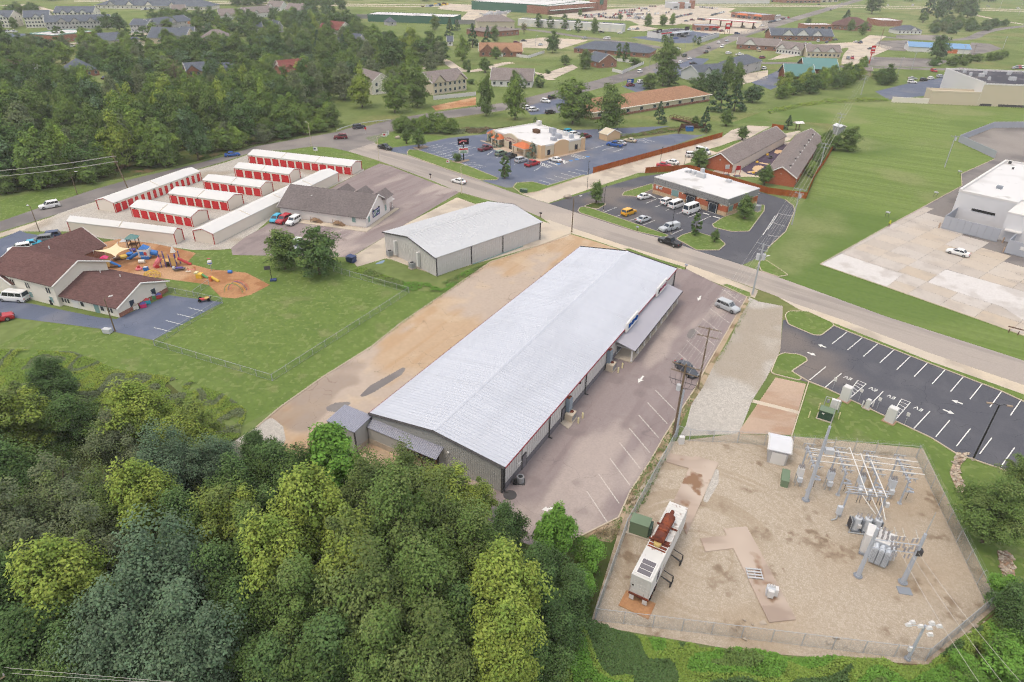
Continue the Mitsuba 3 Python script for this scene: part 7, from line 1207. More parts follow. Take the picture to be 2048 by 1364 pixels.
chainlink('chain link fence with green tinted mesh along the right side of the substation',[S4,S5],2.1,'m_wiregreen',barb=True);chainlink('chain link fence with green tinted mesh along the back of the substation',[S5,(39.05,70.95),(31.78,71.82)],2.0,'m_wiregreen',barb=True);gt=chainlink('double chain link gate at the end of the gravel drive',[(31.78,71.82),(28.37,71.94),(25.11,72.08),S0],2.0,gate=True)
def signplate(label,p,ang,w,h,z0,mat='m_white2',post=True,name='sign',text=None,tmat='m_navy'):
    f2=Frame(p,ang);t=thing(name,label,'sign');part(t,'board',MB().box(-w/2,w/2,-.03,.03,z0,z0+h),mat,fr=f2)
    if post:part(t,'post',MB().cyl(0,.06,0,z0+h*.8,.035,6),'m_galv',fr=f2)
    if text:v,f=text_on(-w*.42,w*.42,z0+h*.2,z0+h*.8,-.031,text);part(t,'lettering',(v,f),tmat,fr=f2)
    return t
signplate('white notice on the substation gate',(27.97,72.34),-.1,.9,.6,1.1,post=False)
for lab,pts in (('chain link fence along the near edge of the childcare lawn',[(-60.83,94.95),(-37.62,85.1)]),('chain link fence between the childcare lawn and the dirt lot',[(-37.62,85.1),(-20.62,116.52)]),('chain link fence below the two lawn trees',[(-20.62,116.52),(-33.92,123.64),(-37.8,125.94)]),('chain link fence beside the childcare parking bay',[(-60.83,94.95),(-55.42,110.74),(-68.64,115.27)]),('short chain link fence from the bay to the playground',[(-62.09,113.54),(-61.11,118.42)])):chainlink(lab,pts,1.25,'m_wiregreen',pitch=.1)
def board_fence(label,pts,h,mat,w=2.4,name='wooden_fence',gap=.02):
    t=thing(name,label,'fence')
    for i in range(len(pts)-1):
        a,b=np.array(pts[i]),np.array(pts[i+1]);L=float(np.linalg.norm(b-a));d=(b-a)/L;n=max(1,round(L/w));ang=math.atan2(d[1],d[0])
        for q in range(n):
            f2=Frame(a+d*L*q/n,ang);wd=L/n;m=MB()
            nb=8 if mat=='m_cedar' else 3
            for k in range(nb):m.box(.06+(wd-.06)*k/nb+.004,.06+(wd-.06)*(k+1)/nb-.006,-.015,.015,.06,h-.02*(k % 2))
            k=part(t,'panel',m,mat,fr=f2);labels[k]={'kind':'stuff'}
            part(t,'post',MB().box(-.06,.055,-.06,.06,0,h+.08),mat,fr=f2)
    return t
board_fence('orange cedar fence between the restaurant lot and the daycare drive',[(24.1,200.1),(76.7,248.6)],1.85,'m_cedar');board_fence('orange cedar fence around the back of the clinic',[(40.3,200.9),(49.7,203.6),(54.7,204.6),(72.3,182.8),(81.7,179)],1.85,'m_cedar');board_fence('orange cedar fence along the right daycare wing',[(81.7,179),(92,199.5),(101.5,215.5),(112.2,234.8)],1.7,'m_cedar');board_fence('short cedar fence behind the daycare',[(100.4,264.5),(103.9,261.6)],1.8,'m_cedar')
board_fence('white vinyl fence around the small tan house',[(-6.3,455.5),(7.2,444.7),(18.3,470.3)],1.8,'m_white2',name='vinyl_fence');board_fence('white vinyl fence below the slate roofed brick house',[(54.2,398.4),(58.7,390.2),(77,427.6)],1.8,'m_white2',name='vinyl_fence');board_fence('white vinyl fence behind the two slim trees',[(62.2,438.8),(73.2,429.7)],1.8,'m_white2',name='vinyl_fence');board_fence('white vinyl fence below the cream house',[(-37.2,308.8),(-18.7,320.7)],1.8,'m_white2',name='vinyl_fence');board_fence('white vinyl fence left of the red roofed house',[(-137.1,553.2),(-128.3,546.1)],1.8,'m_white2',name='vinyl_fence')
gr=thing('guard_rail','steel guard rail at the bend of the avenue','guard rail');pts=spline([(-65.9,246.9),(-62.7,254.6),(-56.3,261.3),(-49.1,265.3)],2.5);part(gr,'rail',MB().tube(np.c_[pts,np.full(len(pts),.65)],.13,4),'m_galv')
for p in pts:part(gr,'post',MB().cyl(p[0],p[1],0,.7,.06,5),'m_galv')

# ------------------------------------------------------------------ lamp posts, poles and wires
def lamp_post(label,p,h,ang,arm=2.2,mat='m_galv',head='m_white',group=None,r=.1,double=False):
    t=thing('street_lamp',label,'street lamp',group);part(t,'post',MB().tube([(p[0],p[1],0),(p[0],p[1],h)],[r,r*.65],8),mat)
    for i,s in enumerate((1,-1) if double else (1,)):
        c,sn=math.cos(ang)*s,math.sin(ang)*s;part(t,'arm',MB().tube([(p[0],p[1],h-.1),(p[0]+c*arm*.6,p[1]+sn*arm*.6,h+.15),(p[0]+c*arm,p[1]+sn*arm,h+.1)],.035,5),mat);part(t,'lamp_head',MB().box(-.35,.35,-.14,.14,-.08,.06,math.atan2(sn,c),(p[0]+c*(arm+.25),p[1]+sn*(arm+.25),h+.08)),head)
    part(t,'base',MB().cyl(p[0],p[1],0,.35 if mat != 'm_pole' else .05,r*1.8,8),'m_concrete' if mat != 'm_pole' else mat)
LP=lamp_post
LP('street lamp on a wooden pole between the grey metal building and the long building',(14.1,150.9),8.6,.6,1.8,'m_pole',r=.14);LP('street lamp at the road corner with the welcome signs',(-43.6,209.7),7.6,.4,1.6,'m_beige');LP('street lamp beside the wood behind the rear storage row',(-69.7,226),7.8,2.4,1.2,'m_beige');LP('street lamp beside the road in front of the storage office lot',(-14.8,178.5),7.8,.5,1.2,'m_beige');LP('leaning street lamp left of the storage yard',(-112,145.2),6.2,2.6,.8,'m_pole');LP('lamp on a wooden pole across the wood street',(-118.6,172.1),6.2,.2,1.2,'m_pole');LP('lamp on a wooden pole beside the childcare drive',(-70.11,99.68),6.5,.8,.8,'m_pole',r=.12)
for l,p,h in (('black lot lamp at the clinic entrance',(20.8,184),5.6),('black lot lamp beside the clinic mulch bed',(23.5,166.1),6.4),('black lot lamp behind the silver pickup at the clinic',(38.2,150.5),6.4),('black lot lamp by the daycare drive',(46.8,211.3),5.2),('black lot lamp in front of the restaurant',(-1.4,197.6),6.6),('black lot lamp at the left of the restaurant lot',(-31.8,227.5),6),('black lot lamp by the tan shed',(36.9,243.9),6),('black lot lamp beside the silver spruce bay',(22.5,199.7),3.5),('grey lamp in the daycare parking',(54.4,210.2),4.6)):LP(l,p,h,1.2,.5,'m_black','m_black',r=.07)
LP('tall black double headed lamp in the dark charging lot',(63.15,69.05),9.3,-.25,.9,'m_black','m_stone2',r=.12,double=True)
for l,p,h in (('lamp post by the avenue below the clay bank',(53.5,351.8),8),('lamp post by the avenue at the white fence',(76.4,406.1),8),('lamp post at the pale lot behind the fence',(13.3,505.2),7),('tall lamp in front of the tan store',(206.6,380.9),12),('lamp post beside the drive of the grey house',(132.3,385.7),8),('lamp post at the avenue junction',(119,505.4),9),('lamp post at the corner of the drive through',(124.6,506.1),9)):LP(l,p,h,.5,1.0,'m_steel_dark','m_lightgrey')
WIRES=[]
def crossarm(t,p,z,ang,half,mat='m_pole',n=4,ins=True,w=.11):
    c,s=math.cos(ang),math.sin(ang);part(t,'crossarm',MB().bar((p[0]-c*half,p[1]-s*half,z),(p[0]+c*half,p[1]+s*half,z),w),mat);out=[]
    for q in range(n):
        k=-half*.92+2*half*.92*q/max(1,n-1);x,y=p[0]+c*k,p[1]+s*k
        if ins:part(t,'insulator',MB().tube([(x,y,z+.05),(x,y,z+.14),(x,y,z+.3)],[.03,.07,.04],6),'m_ceramic')
        out.append((x,y,z+.3))
    return out
def pole(label,p,h,ang=0,mat='m_pole',arms=(),r=.16,lean=(0,0),name='utility_pole'):
    t=thing(name,label,'utility pole');part(t,'post',MB().tube([(p[0],p[1],0),(p[0]+lean[0],p[1]+lean[1],h)],[r,r*.65],8),mat);ends=[]
    for z,half,n in arms:ends.append(crossarm(t,(p[0]+lean[0]*z/h,p[1]+lean[1]*z/h),z,ang,half,'m_pole' if mat=='m_pole' else 'm_steel_dark',n))
    return t,ends
def wire(a,b,label,sag=.4,r=.018,mat='m_wire',group='overhead wires'):
    t=np.linspace(0,1,9)[:,None];p=np.array(a)*(1-t)+np.array(b)*t;p[:,2] -= 4*sag*(t*(1-t))[:,0];solo('overhead_wire',MB().tube(p,r,4),mat,label,'wire',group)
AX=math.atan2(*(np.array((30.61,84.39))-np.array((27.97,85.62)))[::-1])
tA,eA=pole('bare wooden pole with two crossarms at the edge of the main lot',(29.39,85.04),11.0,AX,arms=((10.8,1.7,4),(9.45,1.7,4)),r=.15)
tB,eB=pole('weathered wooden pole with two crossarms at the substation gate',(23.08,73.03),12.2,AX-.1,arms=((11.9,1.9,4),(10.8,1.9,4)),r=.19)
B0=np.array((23.08,73.03));part(tB,'conduit',MB().tube([(B0[0]+.25,B0[1]-.1,0),(B0[0]+.22,B0[1]-.1,8.2)],.11,8).tube([(B0[0]+.42,B0[1],0),(B0[0]+.38,B0[1],8.0)],.07,8),'m_steel');part(tB,'transformer_can',MB().cyl(B0[0]-.5,B0[1]-.1,8.1,9.0,.3,10),'m_lightgrey')
cs=math.cos(AX-.1),math.sin(AX-.1);part(tB,'lower_bar',MB().bar((B0[0]-cs[0]*1.9,B0[1]-cs[1]*1.9,9.4),(B0[0]+cs[0]*1.9,B0[1]+cs[1]*1.9,9.4),.07),'m_trim_dark')
for q in range(6):
    k=-1.85+3.7*q/5;x,y=B0[0]+cs[0]*k,B0[1]+cs[1]*k;part(tB,'cable',MB().tube([(x,y,10.7),(x,y,9.4),(x*.8+B0[0]*.2,y*.8+B0[1]*.2,8.7),(B0[0]+.2,B0[1],8.2)],.03,4),'m_trim_dark')
tC,eC=pole('grey steel pole with transformers and a lamp at the road',(48.19,118.47),11.0,-.7,'m_galv',arms=((10.8,1.4,3),(9.6,1.0,3)),r=.2)
Cc=np.array((48.19,118.47));part(tC,'transformer_can',MB().cyl(Cc[0]-.55,Cc[1],7.6,8.8,.36,12),'m_lightgrey');part(tC,'transformer_can',MB().cyl(Cc[0]+.55,Cc[1],7.6,8.8,.36,12),'m_lightgrey');part(tC,'lamp_arm',MB().tube([(Cc[0],Cc[1],7.2),(Cc[0]+1.6,Cc[1]+1.0,7.9)],.04,5).box(-.35,.35,-.14,.14,-.06,.06,.5,(Cc[0]+1.9,Cc[1]+1.2,7.95)),'m_white')
tD,eD=pole('steel pole at the right edge of the clinic lot',(70.3,158.2),9.4,-.6,'m_galv',arms=((9.2,1.5,4),(8.2,1.1,3)));tE,eE=pole('steel pole beside the right daycare wing',(97.2,208.8),8.2,-.6,'m_galv',arms=((8.0,1.5,4),(6.8,1.1,3)));tF,eF=pole('steel pole by the white roofed field shed',(121.6,254.5),8.0,-.6,'m_galv',arms=((7.8,1.6,4),(6.6,1.2,3)));tG,eG=pole('steel pole at the tan wall by the bushy row',(168.4,338.1),9.0,-.6,'m_galv',arms=((8.8,1.6,4),(7.6,1.2,3)))
part(tD,'transformer_can',MB().cyl((70.3,158.2)[0]+.4,(70.3,158.2)[1],7.0,7.9,.28),'m_lightgrey')
for A,B,w in ((eA,eC,'between the lot pole and the road pole'),(eB,eA,'between the gate pole and the lot pole'),(eC,eD,'across the road to the clinic pole'),(eD,eE,'beside the right daycare wing'),(eE,eF,'over the hedge to the field shed'),(eF,eG,'over the mown field')):
    for i in range(2):
        for q in range(min(len(A[i]),len(B[i]))):wire(A[i][q],B[i][q],'thin pale wire %s' % w,.5,.016,'m_wire','overhead wires '+w)
tH,eH=pole('steel pole with one crossarm in the mown field',(139.7,213.3),10.2,-.2,'m_galv',arms=((9.9,1.4,3),));part(tH,'transformer_can',MB().cyl((139.7,213.3)[0]+.4,(139.7,213.3)[1],8.6,9.6,.3),'m_lightgrey')
tI,eI=pole('leaning wooden pole at the wood street',(-107.8,177.8),9.6,.3,arms=((8.6,.6,2),(7.2,.5,2)),lean=(-1.9,.6));tJ,eJ=pole('wooden pole outside the left edge of the picture',(-148.6,158.8),9.0,.3,arms=((8.4,.6,2),(7.0,.5,2)))
for i in range(2):
    for q in range(2):wire(eI[i][q],eJ[i][q],'wire along the wood street',.9,.03,'m_wire','wires along the wood street')
for l,p,h in (('wooden pole beside the tan offices',(270.2,535.7),12),('tall wooden pole at the lane by the white bungalow',(311.1,615.7),10),('steel pole below the blue roofed shed',(236.7,423.2),10),('steel pole right of the blue roofed shed',(288.8,462.1),10),('wooden pole right of the blue roofed shed',(303.1,474.2),9),('pole in the far right field',(596.1,874),14),('pole at the right of the copse',(623.3,954),12),('pole in the bushes by the far right field',(358.6,529.3),9)):pole(l,p,h,.2,'m_pole' if 'wooden' in l else 'm_galv',arms=((h-.3,1.2,3),))
tK,eK=pole('wooden pole top at the lower left corner of the picture',(-36.03,27.16),14.4,.9,arms=((14.0,.5,2),));wire((*(-35.32,27.73),14),(*(-10.95,26.72),14),'thin white wire crossing the lower left corner, lower',.1,.012);wire((*(-36.22,28.17),14),(*(-10.91,26.54),14),'thin white wire crossing the lower left corner, upper',.1,.012)

# ------------------------------------------------------------------ substation
AN=math.radians(-9.5);FS=Frame((41.72,61.84),AN)
def si(p):return FS.inv(p)
def insul(m,u,v,z0,z1,r=.085,n=5):
    for q in range(n):
        z=z0+(z1-z0)*q/n;m.tube([(u,v,z),(u,v,z+(z1-z0)/n*.6),(u,v,z+(z1-z0)/n)],[r*.45,r,r*.45],6,cap=False)
P1,P2,P3,P4=(37.27,60.87),(38.69,49.25),(43.26,48.49),(39.16,39.37)
def mast(label,p,h,tip,r):t=thing('steel_mast',label,'mast');part(t,'shaft',MB().tube([(p[0],p[1],.1),(p[0],p[1],h)],[r,r*.6],10),'m_steel');part(t,'base_plate',MB().cyl(p[0],p[1],.02,.12,r*1.9,8),'m_steel_dark');(part(t,'lightning_rod',MB().tube([(p[0],p[1],h),(p[0],p[1],tip)],[.05,.025],6),'m_galv') if tip else 0);return t
m1=mast('tall steel mast with a thin rod at the left of the switch bays',P1,11.7,15.4,.26);part(m1,'camera_box',MB().box(-.5,.5,-.3,.3,0,.7,AN,(P1[0]+1.0,P1[1]+.2,7.5)).bar((P1[0]-1.1,P1[1]+.2,7.9),(P1[0]+.9,P1[1],7.9),.07).tube([(P1[0]+.4,P1[1]+.2,7.9),(P1[0]+.4,P1[1]+.2,9.2),(P1[0]+1.2,P1[1]+.1,9.2)],.04,5),'m_lightgrey')
m2_=mast('short steel mast left of the main transformer',P2,7.4,0,.26);m3_=mast('steel mast with a rod right of the main transformer',P3,7.5,10.6,.27);part(m3_,'switch_box',MB().box(-.3,.3,-.25,.25,0,.8,AN,(P3[0]+.2,P3[1],4.4)),'m_trim_dark')
m4_=mast('steel mast with white floodlights at the bottom fence',P4,5.2,0,.17)
for k,(dx,dy,dz) in enumerate(((-1.5,.1,0),(-1.0,.35,.05),(-.4,0,-.05),(.3,-.2,0),(.8,.3,.05),(1.35,0,0),(.2,-.7,-.25))):
    part(m4_,'floodlight',MB().hull([(P4[0]+dx+a,P4[1]+dy+b,5.1+dz+c) for a,b,c in ((-.28,-.16,-.1),(.28,-.16,-.1),(-.28,.16,-.1),(.28,.16,-.1),(-.16,-.1,.2),(.16,-.1,.2),(-.16,.1,.2),(.16,.1,.2))]),'m_white')
part(m4_,'lamp_arm',MB().bar((P4[0]-1.6,P4[1]+.1,5.02),(P4[0]+1.5,P4[1]+.1,5.02),.07),'m_galv');part(m4_,'control_box',MB().box(-.15,.15,-.12,.12,1.3,1.9,AN,(P4[0]-.28,P4[1],0)),'m_white')
f4,b4=si((48.9,60.54)),si((49.83,64.6));D0=b4[1]-f4[1];us=[si((38.52,62.55))[0],0.0,si((45.51,61.46))[0],f4[0]];us=[-f4[0]/2,0.0,f4[0]/2,f4[0]]
NW=('first from the left','second from the left','third from the left','rightmost')
for i,u in enumerate(us):
    v0=f4[1]*(i-1)/2;v1=v0+max(2.6,D0);t=thing('switch_bay','grey steel switch bay with stacked insulators, %s of four' % NW[i],'switchgear','switch bays of the substation')
    part(t,'post',MB().tube([(u,v0,0),(u,v0,3.6)],[.13,.11],8),'m_steel',fr=FS);part(t,'post',MB().tube([(u,v1,0),(u,v1,3.9)],[.13,.11],8),'m_steel',fr=FS);part(t,'beam',MB().box(u-.12,u+.12,v0-.3,v1+.3,3.7,3.9),'m_steel',fr=FS);part(t,'base_plate',MB().cyl(u,v0,0,.1,.3,8),'m_galv',fr=FS)
    for q in range(6):
        v=v0-.1+(v1-v0+.2)*q/5;m=MB()
        for du in (-.5,0,.45):insul(m,u+du,v,3.9,4.25,.09,3)
        k=part(t,'insulator',m,'m_ceramic',fr=FS);part(t,'switch_blade',MB().box(u-.6,u+.85,v-.05,v+.05,4.26,4.34).bar((u-.5,v,4.3),(u-.6,v,3.7),.05).bar((u+.5,v,4.3),(u+.75,v,3.75),.05),'m_galv',fr=FS)
    part(t,'lower_arm',MB().bar((u,v0,2.9),(u+.9,v0+.1,2.4),.16).bar((u+.9,v0+.1,2.4),(u+.2,v0,2.1),.12).box(u+.15,u+1.1,v0-.1,v0+.15,2.0,2.15),'m_steel',fr=FS);part(t,'control_rod',MB().bar((u+.5,v0,2.0),(u+.45,v0-.1,.9),.05),'m_black',fr=FS)
    uc,vc=u-1.15,v0+1.0;c=thing('recloser','pale control cabinet on legs left of the %s switch bay' % NW[i].replace(' from the left',''),'electrical cabinet','control cabinets at the switch bays')
    part(c,'tank',MB().box(uc-.35,uc+.35,vc-.35,vc+.35,1.7,2.9),'m_white' if i==0 else 'm_trafo',fr=FS);part(c,'cabinet',MB().box(uc-.25,uc+.3,vc-.75,vc-.36,1.0,1.65),'m_trafo',fr=FS);m=MB()
    for a in (-.3,.3):
        for b in (-.3,.3):m.box(uc+a-.04,uc+a+.04,vc+b-.04,vc+b+.04,.02,1.69)
    k=part(c,'stand',m,'m_galv',fr=FS);labels[k]={'kind':'stuff'};m=MB()
    for a in (-.25,0,.25):insul(m,uc+a,vc+.15,2.9,3.35,.1,3);insul(m,uc+a,vc-.15,2.9,3.35,.1,3)
    k=part(c,'bushing',m,'m_ceramic',fr=FS);labels[k]={'kind':'stuff'}
vb=f4[1]/f4[0]
for q in range(3):
    v=2.7-q*1.15;u0,u1=us[0]-.2,us[3]+1.6;solo('bus_bar',MB().tube([(u0,v+u0*vb,4.75),(u1,v+u1*vb,4.75)],.055,7),'m_bus','pale tubular bus bar running across the switch bays, %s of three' % ('rear','middle','front')[q],'bus bar',fr=FS)
pl,pr=si((40.21,56.83)),si((44.37,56.43));vp=(pl[1]+pr[1])/2
t=thing('portal_frame','low steel portal carrying insulators above the three regulators','switchgear');
for a in (pl,pr):part(t,'post',MB().tube([(a[0],vp+1.2,0),(a[0],vp+1.2,4.5)],[.14,.12],8),'m_steel',fr=FS)
for z,dv in ((4.5,0),(4.5,.45),(4.1,0),(3.7,.2)):part(t,'beam',MB().bar((pl[0]-.3,vp+1.2+dv,z),(pr[0]+.3,vp+1.2+dv,z),.1),'m_steel',fr=FS)
for q in range(3):
    u=pl[0]+(pr[0]-pl[0])*(.3+.27*q);m=MB();insul(m,u-.15,vp+1.0,3.4,4.0,.1,4);insul(m,u+.15,vp+1.0,3.4,4.0,.1,4);part(t,'insulator',m,'m_ceramic',fr=FS);part(t,'fuse_box',MB().box(u-.16,u+.2,vp+1.3,vp+1.6,4.0,4.5),'m_white',fr=FS);part(t,'lead',MB().bar((u-.15,vp+1,3.4),(u-.25,vp+.8,2.9),.05).bar((u+.15,vp+1,3.4),(u+.1,vp+.8,2.9),.05),'m_black',fr=FS)
part(t,'control_cabinet',MB().box(pl[0]-.75,pl[0]-.2,vp+.6,vp+1.0,.8,2.0),'m_trafo',fr=FS);part(t,'conduit',MB().tube([(pl[0]-.5,vp+.8,.8),(pl[0]-.6,vp+.5,.25),(pl[0]-1.2,vp+.3,.06)],.09,6),'m_galv',fr=FS);part(t,'meter_box',MB().box(pr[0]+.2,pr[0]+.6,vp+.9,vp+1.3,2.6,3.2),'m_white',fr=FS)
for q in range(3):
    b0,b1=si(np.array(((43.37,65.32),(44.25,64.15),(44.98,62.84))[q])),si(np.array(((41.89,56.95),(42.9,56.69),(43.97,56.57))[q]));solo('bus_bar',MB().tube([(b0[0],b0[1],4.95),(b1[0],b1[1],4.75)],.065,7).tube([(b0[0],b0[1],4.95),(b0[0]-.25,b0[1],4.5)],.04,5),'m_bus','long pale bus bar running from the switch bays to the portal, %s of three' % ('left','middle','right')[q],'bus bar',fr=FS)
    c0,c1=si(np.array(((41.31,56.98),(42.27,56.71),(43.38,56.67))[q])),si(np.array(((42.76,55.67),(43.17,55.2),(43.46,54.74))[q]));solo('bus_bar',MB().tube([(c0[0],c0[1],4.7),(c0[0]*.55+c1[0]*.45,c0[1]*.55+c1[1]*.45,3.9),(c1[0],c1[1],3.0)],.05,6),'m_bus','short pale bus bar dropping from the portal to the regulators, %s of three' % ('left','middle','right')[q],'bus bar',fr=FS)
rg=si((40.42,55.58));rg2=si((42.29,55.22))
for q in range(3):
    u,v=rg[0]+.75+q*1.12,rg[1]+.55+(q*.02);t=thing('voltage_regulator','pale grey voltage regulator tank, %s of three' % ('left','middle','right')[q],'transformer');part(t,'tank',MB().tube([(u,v,.35),(u,v,2.1),(u,v,2.2)],[.42,.42,.3],14),'m_trafo',smooth=40,fr=FS);part(t,'base',MB().box(u-.45,u+.45,v-.45,v+.45,.02,.34),'m_steel_dark',fr=FS);part(t,'control_box',MB().box(u-.05,u+.35,v-.62,v-.43,.9,1.4),'m_white',fr=FS);m=MB()
    for a,b in ((-.2,.1),(.2,.1),(0,-.2)):insul(m,u+a,v+b,2.2,2.7,.11,4)
    k=part(t,'bushing',m,'m_ceramic',fr=FS);labels[k]={'kind':'stuff'};part(t,'radiator',MB().box(u-.58,u-.46,v-.35,v+.35,.5,1.9).box(u+.46,u+.52,v-.3,v+.3,.5,1.9),'m_steel_dark',fr=FS)
u,v=rg[0]+.02,rg[1]+.55;t=thing('cooling_fan','dark grilled cooler at the left of the regulators','radiator');part(t,'grille',MB().box(u-.1,u+.08,v-.45,v+.45,.5,1.7),'m_trim_dark',fr=FS);part(t,'frame',MB().bar((u,v-.48,.02),(u,v-.48,1.8),.07).bar((u,v+.48,.02),(u,v+.48,1.8),.07).bar((u,v-.48,1.8),(u,v+.48,1.8),.07),'m_galv',fr=FS)
solo('steel_skid',MB().bar((rg[0]-.1,rg[1]-.05,.12),(rg2[0]+1.0,rg[1]-.05,.12),.14).bar((rg[0]-.1,rg[1]+1.1,.12),(rg2[0]+1.0,rg[1]+1.1,.12),.14),'m_galv','galvanised skid under the three regulators','skid',fr=FS)
# main transformer
FT=Frame((40.3,52.5),math.radians(-33));t=thing('power_transformer','big pale grey power transformer with finned radiators and many bushings','transformer')
part(t,'tank',trimesh.creation.box([2.6,2.0,2.5],trimesh.transformations.translation_matrix([1.35,1.0,1.45])),'m_trafo',fr=FT);part(t,'conservator',MB().box(-.08,.75,-.05,2.05,.35,3.05),'m_white',fr=FT);part(t,'base',MB().box(-.1,3.0,-.2,2.2,.02,.2),'m_steel_dark',fr=FT);part(t,'lid',MB().box(.8,2.75,-.06,2.06,2.71,2.8),'m_white',fr=FT)
for q in range(3):
    uu=1.25+q*.62;v_,f_=MB().prism([(-.28,.3),(.28,.3),(.28,2.3),(.1,2.6),(-.1,2.6),(-.28,2.3)],0,.95).get();part(t,'radiator',(np.c_[v_[:,0]+uu,-.1-v_[:,2],v_[:,1]],f_),'m_trafo',fr=FT)
    m=MB()
    for w in range(5):m.box(uu-.285+w*.13,uu-.26+w*.13,-1.09,-1.051,.35,2.25)
    k=part(t,'fin',m,'m_steel_dark',fr=FT);labels[k]={'kind':'stuff'}
for q in range(7):
    uu,vv=1.0+(q % 4)*.5,.5+(q // 4)*.95;m=MB();insul(m,uu,vv,2.8,3.5+.25*(q % 2),.13,5);part(t,'bushing',m,'m_ceramic',fr=FT)
for q in range(4):part(t,'lead',MB().tube([(1.0+q*.5,.5,3.6),(1.2+q*.45,.9,3.95),(1.3+q*.5,1.5,3.7)],.03,5),'m_galv',fr=FT)
part(t,'control_cabinet',MB().box(2.75,3.15,.2,1.2,.5,2.1),'m_trafo',fr=FT);part(t,'gauge',MB().box(1.2,1.5,-.25,-.06,1.5,1.8),'m_brown',fr=FT);part(t,'valve_pipe',MB().tube([(2.6,.2,2.5),(3.2,.1,2.2),(3.3,.1,.8)],.08,6),'m_white',fr=FT)
d23=np.array(P3)-np.array(P2);n23=np.array([-d23[1],d23[0]])/np.linalg.norm(d23)
for z,dv,l in ((4.5,.1,'lower'),(5.9,-.1,'upper')):solo('steel_beam',MB().bar((P2[0],P2[1]+dv,z),(P3[0],P3[1]+dv,z),.1),'m_steel','%s steel beam between the two masts of the main transformer' % l,'beam')
for q in range(5):
    tt,zz=((.45,5.9),(.62,5.9),(.9,5.9),(.55,4.5),(.82,4.5))[q];p=np.array(P2)+d23*tt;m=MB();k=thing('disconnect_switch','insulator group on the %s beam of the main transformer, %s' % ('upper' if q<3 else 'lower',('left','middle','right','left','right')[q]),'switchgear')
    for a in (-.35,.1):insul(m,p[0]+a,p[1]+.15,zz+.05,zz+.7,.12,4);insul(m,p[0]+a,p[1]-.2,zz-.6,zz-.02,.11,4)
    part(k,'insulator',m,'m_ceramic');part(k,'blade',MB().bar((p[0]-.4,p[1]+.15,zz+.72),(p[0]+.2,p[1]+.15,zz+.72),.06).bar((p[0]+.1,p[1]+.15,zz+.7),(p[0]-.35,p[1]+.4,zz+1.7),.05),'m_bus')
for q in range(3):wire((*(np.array(P2)+d23*(.6,.82,1.0)[q]),4.9),(*(((38.14,28.45)),((40.26,28.48)),((42,28.51)))[q],9.0),'pale line wire leaving the substation to the lower right, %s of three' % ('left','middle','right')[q],.5,.022,'m_wire')
sh=house('equipment_shed','small pale metal shed inside the substation','shed',*rect((34.68,67.9),(36.91,67.13),(38.82,69.99)),2.3,3.0,'m_greywall','m_silverroof',over=.2,along='u');sh.door('f',sh.L*.35,1.0,1.9);sh.door('f',sh.L*.72,.9,1.9)
p=(35.68,64.09);f2=Frame(p,AN+1.35);t=thing('pad_transformer','long green pad mounted cabinet left of the switch bays','transformer');part(t,'case',MB().box(-1.2,1.2,-.45,.45,.1,1.1),'m_padgreen',fr=f2);part(t,'lid',MB().box(-1.22,1.22,-.48,.48,1.101,1.2),'m_padgreen',fr=f2);part(t,'base',MB().box(-1.3,1.3,-.5,.5,0,.099),'m_concrete',fr=f2)
f2=Frame((15.5,55.27),-.42);t=thing('pad_transformer','grey green transformer cabinet beside the trailer','transformer');part(t,'case',MB().box(-1.1,1.1,-.9,.6,.15,1.9),'m_padgreen',fr=f2);part(t,'lid',MB().box(-1.14,1.14,-.95,.65,1.901,2.0),'m_padgreen',fr=f2);part(t,'radiator',MB().box(1.11,1.4,-.8,.5,.3,1.7),'m_padgreen_dark',fr=f2);part(t,'base',MB().box(-1.4,1.5,-1.1,.9,0,.149),'m_concrete',fr=f2)
f2=Frame((27.98,46.55),-.3);t=thing('small_transformer','small pale transformer standing on the angled pad','transformer');part(t,'tank',MB().box(-.4,.4,-.35,.35,.16,1.2),'m_trafo',fr=f2);part(t,'radiator',MB().box(.41,.75,-.3,.3,.35,1.3).box(-.3,.3,-.7,-.36,.35,1.3),'m_white',fr=f2);m=MB();[insul(m,a,.1,1.2,1.6,.1,3) for a in (-.25,0,.25)];k=part(t,'bushing',m,'m_white',fr=f2);labels[k]={'kind':'stuff'}
f2=Frame((27.18,49.14),-.1);t=thing('steel_pallet','pale steel frame lying on the angled pad','frame');
for q in range(4):part(t,'slat',MB().box(-.85,.85,-.65+q*.4,-.5+q*.4,.22,.3),'m_lightgrey',fr=f2)
for x in (-.8,0,.75):part(t,'rail',MB().box(x,x+.1,-.7,.75,.14,.219),'m_lightgrey',fr=f2)
solo('steel_plate',MB().box(-.7,.7,-.5,.5,.02,.08,AN,(*(42.88,47.35),0)),'m_steel_dark','dark square plate on the gravel below the right mast','plate');f2=Frame((23.81,71.42),.1);t=thing('utility_cabinet','white cabinet just inside the substation gate','electrical cabinet');part(t,'case',MB().box(-.35,.35,-.25,.25,.1,1.3),'m_white',fr=f2);part(t,'base',MB().box(-.4,.4,-.3,.3,.02,.099),'m_concrete',fr=f2)
